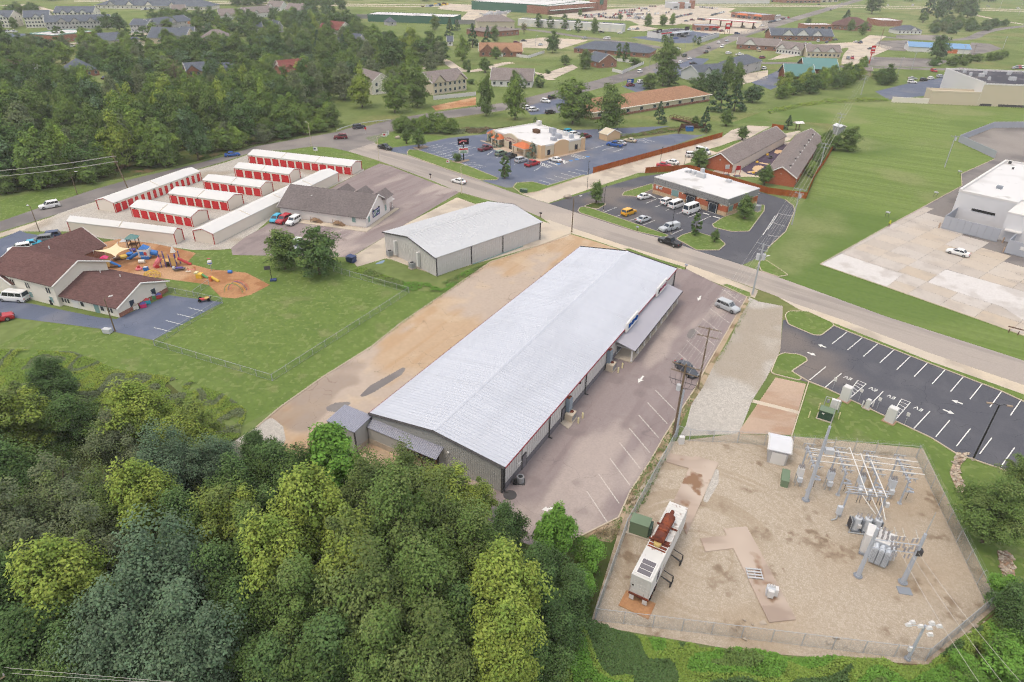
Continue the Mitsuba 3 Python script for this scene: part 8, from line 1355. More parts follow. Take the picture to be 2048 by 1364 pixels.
# generator trailer
fr,L,W=rect((14.62,44.69),(20.62,55.15),(12.57,45.51));t=thing('generator_trailer','white generator trailer with a rusty exhaust silencer on its roof','trailer')
part(t,'box',MB().box(0,L,0,W,1.3,3.95),'m_boxpaint',fr=fr)
for q in range(24):part(t,'roof_rib',MB().box(.12+(L-.3)*q/24+(.0 if q>3 else 0),.22+(L-.3)*q/24,.06,W-.06,3.952,3.99),'m_boxpaint',fr=fr) if not (1<q<9) else None
part(t,'roof_frame',MB().box(.3,2.6,.25,W-.25,3.952,4.03),'m_white2',fr=fr)
for q in range(3):part(t,'radiator_grille',MB().box(.45+q*.7,1.05+q*.7,.4,W-.4,4.031,4.06),'m_wainscot',fr=fr)
m=MB()
for q in range(6):m.box(-.04,-.001,W*q/6+.08,W*q/6+.12,1.4,3.9)
for z in (1.8,2.3,2.8,3.3):m.box(-.03,-.001,.06,W-.06,z,z+.03)
k=part(t,'end_rib',m,'m_boxpaint',fr=fr);labels[k]={'kind':'stuff'};part(t,'hatch',MB().box(-.07,-.041,W*.82,W*.9,2.4,2.6),'m_black',fr=fr)
part(t,'rust_plate',MB().box(L*.36,L*.5,.1,W-.1,3.952,3.98),'m_rust',fr=fr);part(t,'silencer',MB().tube([(L*.42,W*.55,4.65),(L*.43,W*.55,4.65),(L*.74,W*.55,4.65),(L*.76,W*.55,4.65)],[.45,.62,.62,.4],18),'m_rust',smooth=40,fr=fr);part(t,'exhaust_pipe',MB().tube([(L*.75,W*.55,4.65),(L*.82,W*.55,4.7)],[.26,.22],12),'m_rust',fr=fr);part(t,'saddle',MB().box(L*.5,L*.56,W*.3,W*.75,5.2,5.34),'m_rust',fr=fr);part(t,'outlet',MB().tube([(L*.415,W*.55,3.98),(L*.415,W*.55,4.3)],.42,14),'m_paint_yellow',fr=fr)
for u in (L*.45,L*.66):part(t,'support_bar',MB().box(u-.08,u+.08,-.05,W+.1,3.99,4.15),'m_rust',fr=fr)
part(t,'rear_beam',MB().box(-.12,.1,.0,W,1.05,1.299),'m_rust',fr=fr);part(t,'chassis',MB().box(.1,L,W*.3,W*.7,.75,1.299),'m_brown',fr=fr)
for y in (.12,W-.62):part(t,'mud_flap',MB().box(-.1,-.04,y,y+.5,.35,1.04),'m_white',fr=fr)
for x in (1.2,2.5):
    for y in (.05,W-.35):k=part(t,'wheel',MB().tube([(x,y,.5),(x,y+.3,.5)],.5,14),'m_tyre',fr=fr);part(k,'hub',MB().tube([(x,y-.01,.5),(x,y+.31,.5)],.2,8),'m_rust',fr=fr)
for x in (L*.3,L*.58):
    m=MB();m.bar((x,-.1,1.2),(x,-1.2,.9),.1).bar((x,-1.2,.9),(x,-1.2,.1),.1).bar((x+.9,-.1,1.2),(x+.9,-1.2,.9),.1).bar((x+.9,-1.2,.9),(x+.9,-1.2,.1),.1).bar((x,-1.2,.15),(x+.9,-1.2,.15),.1).bar((x,-.1,1.2),(x+.45,-1.2,.15),.08);part(t,'side_stand',m,'m_black',fr=fr)
part(t,'landing_leg',MB().box(L-2.5,L-2.3,.3,.5,.02,.75).box(L-2.5,L-2.3,W-.5,W-.3,.02,.75),'m_brown',fr=fr);part(t,'louvre',MB().box(2.0,2.9,-.03,-.001,1.9,3.2),'m_wainscot',fr=fr)
struct('concrete_pad',MB().box(-1.3,.9,-.6,W+.5,0,.1),'m_mulch','rust stained pad under the end of the trailer',fr=fr)

# ------------------------------------------------------------------ dark charging lot
top=row((60.93,103.81),(56.44,99.47),(79.39,83.55),(74.93,79.32),11);marks('line',top,Z4,.14,parent=K_EV)
marks('line',[((52.32,91.95),(48.06,87.91)),((54.15,90.07),(49.74,85.87)),((58.64,85.11),(54.64,81.24)),((63.28,80.07),(58.62,75.77)),((65.05,77.91),(60.76,73.91)),((66.92,75.94),(62.59,71.92)),((68.8,73.93),(64.9,70.34)),((70.72,71.85),(66.19,67.75)),((73.02,68.56),(68.51,64.61))],Z4,.14,parent=K_EV)
def hatch(a,b,c,d,n):          # a-b one long side, d-c the other
    segs=[(a,b),(b,c),(c,d)]+[(lerp(a,b,q/n),lerp(d,c,q/n)) for q in range(1,n)];marks('hatching',segs,Z4,.12,parent=K_EV)
hatch((52.56,84.1),(55.91,88.04),(56.84,87.12),(52.35,82.94),6);hatch((57.11,79.13),(60.49,83.11),(61.42,82.23),(57.07,77.93),6)
arrow(((54.88,98.21),(53.83,99.22)),Z4,.35,K_EV);arrow(((50.95,96.52),(52.04,95.47)),Z4,.35,K_EV);arrow(((69.38,82.04),(68.2,83.07)),Z4,.35,K_EV);arrow(((65.5,80.54),(66.6,79.4)),Z4,.35,K_EV)
ev=math.atan2(*(np.array((79.39,83.55))-np.array((60.93,103.81)))[::-1])
for p in ((54.6,88.71),(57.25,85.65),(59.11,83.62),(61.79,80.62)):
    v,f=text_on(-.6,.6,-.42,.42,0,'EV');a=ev+math.pi;c,s=math.cos(a),math.sin(a);x,y=v[:,0],v[:,2];put(uniq(K_EV+'__lettering'),(np.c_[p[0]+c*x-s*y,p[1]+s*x+c*y,Z4-v[:,1]*.1+.001],f),'m_paint')
for i,(p,big) in enumerate((((51.39,82.59),1),((53.9,80.52),0),((55.78,77.36),1))):
    f2=Frame(p,ev);w,d,h=(.62,.5,2.5) if big else (.28,.25,1.6);t=thing('charging_post',('tall white charging cabinet, upper left one','small white charging post between the two tall ones','tall white charging cabinet, lower right one')[i],'charging station')
    part(t,'cabinet',MB().hull([(-w,-d,.12),(w,-d,.12),(w,d,.12),(-w,d,.12),(-w,-d,h-.1),(w,-d,h),(w,d,h),(-w,d,h-.1),(-w*.9,-d*.9,h+.06),(w*.9,d*.9,h+.06),(w*.9,-d*.9,h+.06),(-w*.9,d*.9,h+.06)]),'m_white',fr=f2);part(t,'screen_panel',MB().box(-w*.9,w*.9,d+.003,d+.03,.3,h-.2),'m_purple' if big else 'm_glass',fr=f2);part(t,'base',MB().box(-w-.25,w+.25,-d-.25,d+.25,0,.119),'m_orangepad' if big else 'm_concrete',fr=f2)
    part(t,'cable',MB().tube([(-w-.04,d*.4,h*.75),(-w-.22,d*.5,h*.45),(-w-.08,d*.4,h*.25)],.035,5),'m_black',fr=f2)
for i,p in enumerate(((53.97,81.22),(54.97,80.93),(53.34,80.89),(56.02,78.8))):solo('bollard',MB().cyl(p[0],p[1],0,1.1,.1,10).cyl(p[0],p[1],1.1,1.16,.1,10,.04),'m_white','white bollard beside the charging posts, number %s from the left' % ('two','three','one','four')[i],'bollard','bollards at the charging posts')
for i,p in enumerate(((50.7,85.39),(53.53,82.49),(55.3,80.31),(57.64,76.61))):signplate('small white charging sign on a post, %s of four' % ('first','second','third','fourth')[i],p,ev,.45,.6,1.6)
f2=Frame((46.5,77.93),-.55);t=thing('pad_transformer','dark green pad transformer on the lawn by the charging lot','transformer');part(t,'case',MB().box(-.95,.95,-.7,.7,.12,1.5),'m_padgreen_dark',fr=f2);part(t,'lid',MB().box(-.98,.98,-.75,.75,1.501,1.6),'m_padgreen',fr=f2);part(t,'base',MB().box(-1.1,1.1,-.9,.9,0,.119),'m_concrete',fr=f2);part(t,'label_plate',MB().box(-.5,-.2,-.72,-.701,1.0,1.25),'m_white',fr=f2)
f2=Frame((48.34,79.5),-.55);t=thing('switch_cabinet','white switch cabinet on a steel frame behind the green transformer','electrical cabinet');part(t,'case',MB().box(-.6,.6,-.25,.25,.7,2.2),'m_white',fr=f2);part(t,'frame',MB().bar((-1.4,0,0),(-1.4,0,2.2),.08).bar((.7,.0,0),(.7,0,2.2),.08).bar((-1.4,.3,2.1),(.7,.3,2.1),.07),'m_galv',fr=f2);part(t,'meter',MB().box(-1.2,-.8,-.1,.1,1.3,1.9),'m_acgrey',fr=f2)
for i,p in enumerate(((44.11,77.93),(46.4,80),(48.45,77.75))):solo('bollard',MB().cyl(p[0],p[1],0,1.2,.09,10).cyl(p[0],p[1],1.2,1.25,.09,10,.03),'m_bollard','cream bollard guarding the green transformer, %s' % ('left','rear','right')[i],'bollard','bollards at the green transformer')

# ------------------------------------------------------------------ parking bays of the other lots
for a in (row((27.4,169.3),(23.5,165.2),(41.8,153.8),(38.3,150.3),6),row((39.7,177),(35.6,172.6),(51.3,163.7),(47.3,159.6),6),row((-31.9,226.4),(-26.9,231.3),(-19.5,213.1),(-13.8,219),8),row((7.2,192.3),(10.9,188.8),(18.9,204),(22.8,201),6)):marks('line',a,Z3,.15,parent=K_CL)
for a in (row((-28.3,218.4),(-24.3,221.5),(-23,213),(-19.1,216.6),4),row((-18.1,208.5),(-12.4,209.2),(-13.2,202.2),(-9.1,205.7),4),row((-23,232.5),(-20.3,235.4),(-17.8,225.1),(-13.5,228.2),5),row((-9.4,218.5),(-7.6,224),(6,201.6),(8.3,206.4),6),row((26.3,229.1),(31.2,233.9),(33.4,225.1),(37.5,229.8),3),row((43.4,241.9),(47.5,244.6),(45.9,238.4),(50.6,241.1),4)):marks('line',a,Z3,.17,parent=K_RL)
for a,b,c,d in (((8.1,210.9),(8.2,208.2),(10.5,205.3),(11.6,206.9)),((15.6,214.5),(15.6,211.7),(15.8,210.1),(17.5,211.8)),((19.6,221.9),(18.6,219.5),(21.8,215.8),(23.6,217.9)),((10.8,212.6),(10.4,212),(13.3,208.2),(13.5,208.5))):marks('hatching',[(a,b),(b,c),(c,d),(d,a)]+[(lerp(a,d,q/5),lerp(b,c,q/5)) for q in range(1,5)],Z3,.2,parent=K_RL)
for i,p in enumerate(((13.9,209.7),(18.2,213.7),(20.2,215.4),(24.1,218.9))):put(uniq(K_RL+'__bay_symbol'),MB().cyl(p[0],p[1],Z3-.003,Z3,.75,12),'m_paint_blue')
marks('line',row((-61.22,108.88),(-57.56,107.47),(-64.08,101.21),(-60.29,99.83),4),Z4,.12,parent=K_CC);marks('line',row((-48.3,151.7),(-50.2,148.3),(-36.8,148.3),(-39.1,144),6),Z3,.1,'m_fadeline',parent=K_OF);marks('line',[((68.3,164.7),(60.7,150.9)),((65.7,159.7),(66.7,160)),((72.7,164.9),(69.7,166.4)),((69.7,166.4),(63.1,154.6)),((68.4,157.1),(66,159.4)),((64.4,149.7),(62,151))],Z3,.14,parent=K_CL)

for q in ([(-27.6,78.41),(-26.43,79.68),(-23.94,80.03),(-24.48,78.36),(-25.68,77.25),(-27.07,77.61)],[(-23.61,80.28),(-22.14,84.25),(-18.92,88.18),(-16.9,90.82),(-17.62,87.5),(-21.06,82.61)]):sheet('asphalt_patch',q,Z2,'m_street','grey patch of old asphalt in the dirt lot',smooth=.4)
# ------------------------------------------------------------------ signs, mailboxes and other small things
f2=Frame((-16.6,211.8),.25);t=thing('pole_sign','tall pole sign with a black board over a white, red and green board','sign');part(t,'pole',MB().cyl(0,0,0,6.6,.2,8),'m_black',fr=f2)
k=part(t,'upper_board',MB().box(-1.75,1.75,-.35,.35,5.1,6.9),'m_signblack',fr=f2);m=MB()
for a in np.linspace(-.9,.9,7):m.box(a-.13,a+.13,-.38,-.351,6.25-abs(a)*.25,6.6-abs(a)*.25)
part(k,'lettering',m,'m_toypink',fr=f2);labels[list(scene)[-1]]={'kind':'stuff'};part(k,'figure_shape',MB().hull([(-.3,-.36,5.3),(.35,-.36,5.3),(.1,-.36,6.1),(-.3,-.352,5.3),(.35,-.352,5.3),(.1,-.352,6.1)]),'m_lightgrey',fr=f2);part(k,'badge',MB().tube([(-1.15,-.37,5.95),(-1.15,-.352,5.95)],.28,10),'m_toypink',fr=f2)
k=part(t,'lower_board',MB().box(-1.5,1.5,-.35,.35,2.4,4.1),'m_white2',fr=f2);part(k,'red_band',MB().box(-1.4,1.4,-.38,-.351,3.5,3.95),'m_signred',fr=f2);part(k,'lettering',script(-1.0,.9,3.05,3.35,-.37,5,.12),'m_signgreen',fr=f2);part(k,'lettering',script(-1.1,1.1,2.6,2.9,-.37,6,.12),'m_signgreen',fr=f2)
f2=Frame((222.1,446.5),.2);t=thing('pole_sign','tall red lattice pole sign by the side street','sign');part(t,'pole',MB().box(-.2,.2,-.2,.2,0,9),'m_redtrim',fr=f2);part(t,'board',MB().box(-1,1.6,-.2,.2,6,10.5),'m_signred',fr=f2);part(t,'lettering',MB().box(-.7,1.3,-.23,-.201,8.5,9.3).box(-.7,1.3,-.23,-.201,6.8,7.4),'m_white',fr=f2);part(t,'lower_board',MB().box(-2,2,-.15,.15,2.6,3.6),'m_white',fr=f2)
f2=Frame((174.7,602.3),.1);t=thing('pole_sign','red and white petrol station price sign on two posts','sign');part(t,'board',MB().box(-1.8,1.8,-.2,.2,4.2,8),'m_signred',fr=f2);part(t,'price_panel',MB().box(-1.5,1.5,-.24,-.201,6.2,7.6),'m_white',fr=f2);part(t,'post',MB().box(-2.2,-1.9,-.15,.15,0,8),'m_brown',fr=f2);part(t,'post',MB().box(1.9,2.2,-.15,.15,0,8),'m_brown',fr=f2)
f2=Frame((180.2,619.8),.1);t=thing('wall_sign','red sign board at the end of the fuel canopy','sign');part(t,'board',MB().box(-2.6,2.6,-.2,.2,5.2,7.2),'m_signred',fr=f2);part(t,'lettering',MB().box(-1.4,1.4,-.24,-.201,5.8,6.6),'m_white',fr=f2);part(t,'post',MB().box(-.2,.2,-.1,.1,0,5.2),'m_brown',fr=f2)
f2=Frame((-89.4,655.5),.1);t=thing('yard_sign','white sign board on two posts before the green shed','sign');part(t,'board',MB().box(-2.5,2.5,-.2,.2,2.4,7),'m_white',fr=f2);part(t,'post',MB().box(-1.9,-1.6,-.15,.15,0,2.4).box(1.6,1.9,-.15,.15,0,2.4),'m_signnavy',fr=f2);part(t,'lettering',MB().box(-1.8,1.8,-.23,-.201,4.6,5.6),'m_bluegrey',fr=f2)
for l,p,a,w,h,z,m1c,m2c in (('white sign with grey and red lettering on the corner lawn',(-66.2,218.4),-.2,1.5,1.3,.5,'m_white2','m_navy'),('white sign with a red square at the bend, left of two',(-46.8,239.2),.5,1.7,1.2,.5,'m_white2','m_signred'),('narrow white sign at the bend, right of two',(-46.2,241.9),.5,.9,1.4,.5,'m_white2','m_bluegrey'),('small red and white sign at the restaurant grass strip',(-21.3,207.6),.1,1.0,.9,.3,'m_white2','m_signred'),('blue roadside sign by the red suv below the avenue',(58.7,358.7),.1,3.4,1.8,.6,'m_signblue','m_white'),('teal sign board behind the navy roofed shops',(226.5,626.9),.1,3,2,1.5,'m_toyteal','m_white'),('white message board in front of the tan office',(186.8,455.8),.1,2.6,2.0,.6,'m_white2','m_bluegrey')):
    t=signplate(l,p,a,w,h,z,m1c);f2=Frame(p,a);part(t,'lettering',MB().box(-w*.38,w*.1,-.045,-.031,z+h*.35,z+h*.8),m2c,fr=f2)
p=(-54.6,243.6);t=thing('stop_sign','small red octagonal sign at the bend of the street','sign');part(t,'board',MB().tube([(p[0],p[1]-.03,2.2),(p[0],p[1],2.2)],.4,8),'m_signred');part(t,'post',MB().cyl(p[0],p[1]+.04,0,2.2,.04,6),'m_galv')
for l,p in (('black mailbox on a post by the storage office lot',(-25.1,192.2)),('black mailbox on a post at the metal building drive',(6.8,160.7)),('grey mailbox at the end of the long building',(37.23,129.88)),('blue grey mailbox on the clinic verge',(30.2,152))):
    f2=Frame(p,-.6);t=thing('mailbox',l,'mailbox');part(t,'box',MB().hull([(x,y,z) for x in (-.32,.32) for y,z in ((-.16,1.0),(.16,1.0),(-.16,1.25),(.16,1.25),(0,1.36))]),'m_bluegrey' if 'grey' in l else 'm_black',fr=f2);part(t,'post',MB().box(-.06,.06,-.06,.06,0,1.0),'m_brown',fr=f2)
for l,p in (('small steel marker on posts in the field, first from the road',(97.7,165.2)),('white marker on posts in the field, second',(119.9,182.7)),('flat grey marker on two posts at the field corner',(139.2,204.4))):
    f2=Frame(p,-.8);t=thing('vent_marker',l,'marker');part(t,'top',MB().box(-.5,.5,-.3,.3,1.2,1.45),'m_lightgrey',fr=f2);part(t,'leg',MB().box(-.4,-.33,-.05,.05,0,1.2),'m_trim_dark',fr=f2);part(t,'leg',MB().box(.33,.4,-.05,.05,0,1.2),'m_trim_dark',fr=f2)
solo('low_barrier',MB().bar((91.14,105.57)+(.8,),(93.12,104.09)+(.8,),.16).cyl(*(90.85,104.63),0,.8,.08).cyl(*(91.97,103.75),0,.8,.08),'m_brown','brown timber barrier at the edge of the slab lot','barrier')
for l,p,s_ in (('boulder on the grass at the daycare drive',(14.7,176.2),.9),('grey utility box on the corner lawn by the restaurant',(-42.2,238.5),.8)):solo('boulder',trimesh.creation.icosphere(2,.8*s_).apply_translation([p[0],p[1],.4]) if 0 else (lambda mm:(mm.vertices*[1.2,.8,.8]*(1+.2*np.sin(mm.vertices[:,[1,2,0]]*3))+[p[0],p[1],.35],mm.faces))(trimesh.creation.icosphere(2,s_)),'m_stone',l,'boulder')
f2=Frame((2.6,180.3),-.4);t=thing('utility_cabinet','dark green utility cabinet on the small grass corner','electrical cabinet');part(t,'case',MB().box(-1,1,-.4,.4,.1,1.0),'m_padgreen_dark',fr=f2);part(t,'lid',MB().box(-1.05,1.05,-.45,.45,1.001,1.08),'m_padgreen',fr=f2)
f2=Frame((-71.06,99.06),-.2);t=thing('utility_cabinet','pale box on the grass beside the childcare drive','electrical cabinet');part(t,'case',MB().box(-.7,.7,-.4,.4,.05,.8),'m_lightgrey',fr=f2);part(t,'lid',MB().box(-.74,.74,-.44,.44,.801,.86),'m_lightgrey',fr=f2)
f2=Frame((66.5,257.6),.1);t=thing('dumpster','blue dumpster in the fenced corner of the restaurant lot','dumpster');part(t,'bin',MB().hull([(x,y,z) for x in (-1.3,1.3) for y,z in ((-.8,.1),(.8,.1),(-1,1.5),(1,1.7))]),'m_sky_blue',fr=f2);part(t,'lid',MB().box(-1.35,1.35,-1,1,1.701,1.78),'m_navy',fr=f2)
board_fence('dark screen fence around the restaurant dumpster',[(61.3,252.7),(64.1,261.6),(73.8,262.3),(72,253.5)],1.9,'m_brown',2.0)
br_=thing('footbridge','brown timber footbridge over the ditch behind the restaurant','bridge');a,b=np.array((63.7,277.7)),np.array((72.3,267.3));f2=Frame(a,math.atan2(*(b-a)[::-1]));L=float(np.linalg.norm(b-a));part(br_,'deck',MB().box(0,L,-1.2,1.2,.5,.7),'m_brown',fr=f2)
for s in (-1.15,1.15):
    part(br_,'handrail',MB().box(0,L,s-.05,s+.05,1.7,1.8).box(0,L,s-.03,s+.03,1.2,1.27),'m_brown',fr=f2)
    for q in range(9):part(br_,'post',MB().box(L*q/8-.06,L*q/8+.06,s-.06,s+.06,.7,1.7),'m_brown',fr=f2)
sheet('ditch',[(38.4,245.2),(46.3,248.3),(63.2,257.4),(72.5,263.6),(72,267.2),(61.4,264.2),(43.2,253.3)],Z1,'m_forest','weedy ditch behind the restaurant');sheet('tall_grass_strip',[(-24.6,251.2),(-11.7,258.9),(-8.5,257.3),(5,264.6),(9.1,260.4),(34.1,251.3),(38.4,245.2),(29.5,243.4),(-14.9,247.9)],Z1,'m_darkgrass','strip of unmown brown grass behind the restaurant')
f2=Frame((94.6,158.1),0)
# person in a yellow vest on the kerb of the slab lot
import manifold3d as m3d
def person(label,p,ang,jack,legs):
    t=thing('person',label,'person');J={'hip':(0,0,.95),'chest':(.04,0,1.35),'neck':(.05,0,1.5),'ls':(.02,.19,1.42),'rs':(.02,-.19,1.42),'le':(.08,.26,1.15),'re':(.1,-.26,1.15),'lh':(.28,.2,1.0),'rh':(.3,-.2,1.02),'lp':(0,.1,.92),'rp':(0,-.1,.92),'lk':(.1,.11,.5),'rk':(-.02,-.11,.5),'la':(.06,.11,.08),'ra':(-.16,-.11,.08),'lt':(.22,.12,.05),'rt':(0,-.12,.05)}
    R_={'hip':.14,'chest':.16,'neck':.06,'ls':.07,'rs':.07,'le':.05,'re':.05,'lh':.04,'rh':.04,'lp':.1,'rp':.1,'lk':.065,'rk':.065,'la':.05,'ra':.05,'lt':.04,'rt':.04}
    def chain(*ps):
        out=None
        for a,b in ps:
            h=m3d.Manifold.batch_hull([m3d.Manifold.sphere(R_[k],12).translate(J[k]) for k in (a,b)]);out=h if out is None else out+h
        return out
    f2=Frame(p,ang);part(t,'body',chain(('hip','chest'),('chest','neck'),('chest','ls'),('chest','rs'),('ls','le'),('rs','re'),('le','lh'),('re','rh')),jack,smooth=50,fr=f2);part(t,'trousers',chain(('hip','lp'),('hip','rp'),('lp','lk'),('rp','rk'),('lk','la'),('rk','ra'),('la','lt'),('ra','rt')),legs,smooth=50,fr=f2)
    hd=trimesh.creation.icosphere(2,.11);hd.vertices[:,2] *= 1.2;hd.apply_translation([.07,0,1.66]);part(t,'head',hd,'m_skin',smooth=True,fr=f2);hr=trimesh.creation.icosphere(2,.115);hr.vertices[:,2] *= 1.1;hr.apply_translation([.055,0,1.69]);part(t,'cap',hr,'m_hivis',smooth=True,fr=f2)
    for s in (-1,1):
        m=MB()
        for q in range(5):a=(q-2)*.018;m.tube([(.3,s*.2+a,1.0),(.36,s*.2+a*1.3,.97),(.38,s*.2+a*1.3,.93)],[.011,.01,.008],5)
        k=part(t,'hand',m,'m_skin',fr=f2);labels[k]={'kind':'stuff'}
person('person in a yellow high visibility jacket walking on the kerb of the slab lot',(94.7,157.8),1.8,'m_hivis','m_brown')

# ------------------------------------------------------------------ playground of the childcare house
def T3(p,z):return (p[0],p[1],z)
s_=thing('shade_sail','cream shade sail stretched between white posts','shade sail');cr=[T3((-88.69,127.76),3.0),T3((-85.2,131.1),3.6),T3((-81.78,129.64),3.0),T3((-82.95,125.7),2.6)]
n=9;vs,fs=[],[]
for i in range(n):
    for j in range(n):
        a,b=i/(n-1),j/(n-1);k=.16*(math.sin(math.pi*a)+math.sin(math.pi*b));aa=a+(.5-a)*.35*math.sin(math.pi*b)*abs(2*a-1);bb=b+(.5-b)*.35*math.sin(math.pi*a)*abs(2*b-1)
        q=np.array(cr[0])*(1-aa)*(1-bb)+np.array(cr[1])*aa*(1-bb)+np.array(cr[2])*aa*bb+np.array(cr[3])*(1-aa)*bb;q[2] -= k*.8;vs.append(q)
for i in range(n-1):
    for j in range(n-1):fs.append([i*n+j,(i+1)*n+j,(i+1)*n+j+1,i*n+j+1])
part(s_,'canopy',(np.array(vs),np.array(fs)),'m_sail',smooth=True)
for p,z,q in (((-90.9,130.5),3.1,cr[0]),((-87.2,130.1),2.7,cr[3]),((-82.7,131.8),3.1,cr[2]),((-88.8,136.1),3.7,cr[1])):part(s_,'post',MB().tube([(p[0],p[1],0),q],.09,8),'m_white')
def deck(label,p,ang,parts,cat='playground equipment',name='play_structure'):
    t=thing(name,label,cat);f2=Frame(p,ang)
    for nm,m,mat in parts:part(t,nm,m,mat,fr=f2)
def slide(x0,z0,x1,y=0,w=.35,bend=0):return MB().tube([(x0,y,z0),(x0+(x1-x0)*.4,y+bend,z0*.62),(x0+(x1-x0)*.8,y+bend,z0*.2),(x1,y,.15)],w,8)
posts=lambda pts,h:[('post',MB().cyl(x,y,0,h,.09,8),None) for x,y in pts]
deck('blue and white climbing house with a long blue slide',(-80,131.3),0.1,[('tower',MB().hull([(a*1.1,b*.9,c) for a in (-1,1) for b in (-1,1) for c in (.5,2.2)]),'m_white'),('roof',MB().hull([(-1,-.8,2.3),(1,-.8,2.3),(-1,.8,2.3),(1,.8,2.3),(0,-.3,3.1),(0,.3,3.1)]),'m_sky_blue'),('panel',MB().box(-.7,.1,-1.0,-.91,1.0,1.8),'m_sky_blue'),('panel',MB().box(.2,.7,-1.0,-.91,1.0,1.7),'m_toyred'),('base',MB().box(-.6,1.0,-1.1,.5,.1,.7),'m_sky_blue'),('slide',slide(-1.0,1.5,-3.6,-.6),'m_sky_blue'),('slide_end',MB().hull([(-3.9,-1,.1),(-3.2,-1.1,.1),(-3.9,-.2,.1),(-3.2,-.2,.1),(-3.6,-.6,.45)]),'m_white'),('tube',MB().tube([(1.2,.2,1.2),(2.4,.3,.9)],.6,12),'m_sky_blue')])
deck('wooden play structure with purple posts and red slides',(-72.96,127.58),.1,[('deck',MB().box(-1.6,1.6,-.8,.9,1.1,1.25),'m_toywood'),('panel',MB().box(.3,1.5,-.9,-.81,.3,2.1),'m_toywood'),('panel',MB().box(-1.5,-.9,.9,1.0,1.3,2.4),'m_toywood')]+[('post',MB().cyl(x,y,0,2.9,.1,8),'m_purple') for x,y in ((-1.6,-.8),(-.6,-.9),(.4,-.95),(1.5,-.8),(-1.5,.9),(.9,.9),(1.7,.9))]+[('tube_slide',slide(-1.6,2.0,-3.0,-.4,.5,-.5),'m_toypink'),('slide_end',MB().tube([(-3.0,-.4,.4),(-2.2,-1.3,.3)],.45,8),'m_toyred'),('slide',slide(1.7,1.6,4.2,.1,.3),'m_toyred'),('tower_top',MB().hull([(.2,.6,2.6),(1.2,.6,2.6),(.2,1.4,2.6),(1.2,1.4,2.6),(.7,1.0,4.0)]),'m_cream'),('ladder',MB().box(-.4,.2,-1.0,-.92,.2,1.2),'m_black')])
deck('small wooden climber with a blue slide and pink roof beside the childcare gable',(-84.97,126.19),.2,[('frame',MB().box(-1.3,.2,-.6,.6,.3,1.4),'m_toywood'),('roof',MB().hull([(-1.6,-.7,2.2),(0,-.7,2.2),(-1.6,.7,2.2),(0,.7,2.2),(-.8,-.5,2.6),(-.8,.5,2.6)]),'m_toymagenta'),('slide',slide(.1,1.4,2.0,-.2,.3),'m_sky_blue'),('bridge',MB().box(.2,1.6,-.9,-.5,.4,.6),'m_brown')])
for l,p,mat,r_ in (('blue plastic bowl by the shade sail',(-84.1,132.4),'m_sky_blue',.7),('purple ball toy beside the sail post',(-84.5,134.5),'m_purple',.65),('yellow sand table under the sail edge',(-84.7,130.8),'m_toyyellow',.8),('dark sand tray under the sail',(-85.7,130.1),'m_brown',.8)):deck(l,p,0,[('bowl',MB().tube([(0,0,.1),(0,0,.3),(0,0,.55)],[r_*.7,r_,r_*.9],14),mat),('rim',MB().tube([(0,0,.551),(0,0,.62)],r_,14),mat)],'toy','play_table')
deck('cream tunnel block lying on the wood chips',(-79.55,128.52),.1,[('tunnel',MB().tube([(-.6,0,.4),(.6,0,.4)],.4,10),'m_cream'),('end',MB().tube([(.601,0,.4),(.63,0,.4)],.3,10),'m_beige')],'toy','play_tunnel');deck('pink round toy on the wood chips',(-78.56,125.27),.1,[('ring',MB().tube([(0,0,.15),(0,0,.4)],[.75,.6],12),'m_toypink'),('seat',MB().box(-.25,.2,-.2,.2,.41,.85),'m_toyred')],'toy','spinner');deck('small blue cube toy on the wood chips',(-76.9,124.9),.1,[('cube',MB().box(-.4,.4,-.4,.4,.05,.8),'m_sky_blue'),('top',MB().box(-.36,.36,-.36,.36,.801,.85),'m_lightgrey')],'toy','play_cube')
deck('grey and purple spring boat on the wood chips',(-70.01,125.03),.3,[('hull',MB().hull([(-1.4,0,.5),(1.4,0,.5),(-.9,-.5,.6),(.9,-.5,.6),(-.9,.5,.6),(.9,.5,.6),(-.9,0,.1),(.9,0,.1)]),'m_wainscot'),('seat',MB().box(-.6,.7,-.3,.3,.61,.8),'m_purple'),('bow',MB().box(-1.2,-.7,-.3,.3,.61,1.0),'m_lightgrey')],'toy','spring_boat');deck('low red and white rocker rail on the wood chips',(-67.35,124.99),.1,[('rail',MB().bar((-.8,0,.4),(.8,0,.4),.1),'m_toypink'),('bench',MB().box(-1.0,0,-.9,-.6,.25,.35),'m_cream'),('frame',MB().bar((-.7,0,0),(-.7,0,.8),.08).bar((.7,0,0),(.7,0,.8),.08),'m_toyred')],'toy','balance_rail')
deck('yellow and green toy slide',(-64.31,121.82),-.1,[('house',MB().hull([(a*.6,b*.5,c) for a in (-1,1) for b in (-1,1) for c in (.05,1.0)]),'m_toyyellow'),('slide',slide(.5,.8,1.7,0,.25),'m_toygreen'),('roof',MB().box(-.9,-.3,-.5,.5,1.0,1.3),'m_bollard')],'toy','toy_slide');deck('orange and yellow toy slide right of the green one',(-61.04,120.37),-.2,[('steps',MB().box(-.7,-.2,-.3,.3,.05,1.0),'m_orange_tile'),('slide',slide(-.2,.9,1.3,0,.28),'m_toyyellow')],'toy','toy_slide');deck('blue barrel toy on the far wood chips',(-59.04,124.26),0,[('barrel',MB().tube([(-.4,0,.35),(.4,0,.35)],.35,10),'m_sky_blue'),('mouth',MB().tube([(-.42,0,.35),(-.401,0,.35)],.25,10),'m_navy')],'toy','play_barrel')
t=thing('dome_climber','yellow climbing dome of bars behind the childcare roof','playground equipment');c0=np.array((-74.28,121.99));ds=trimesh.creation.icosphere(1,1.7)
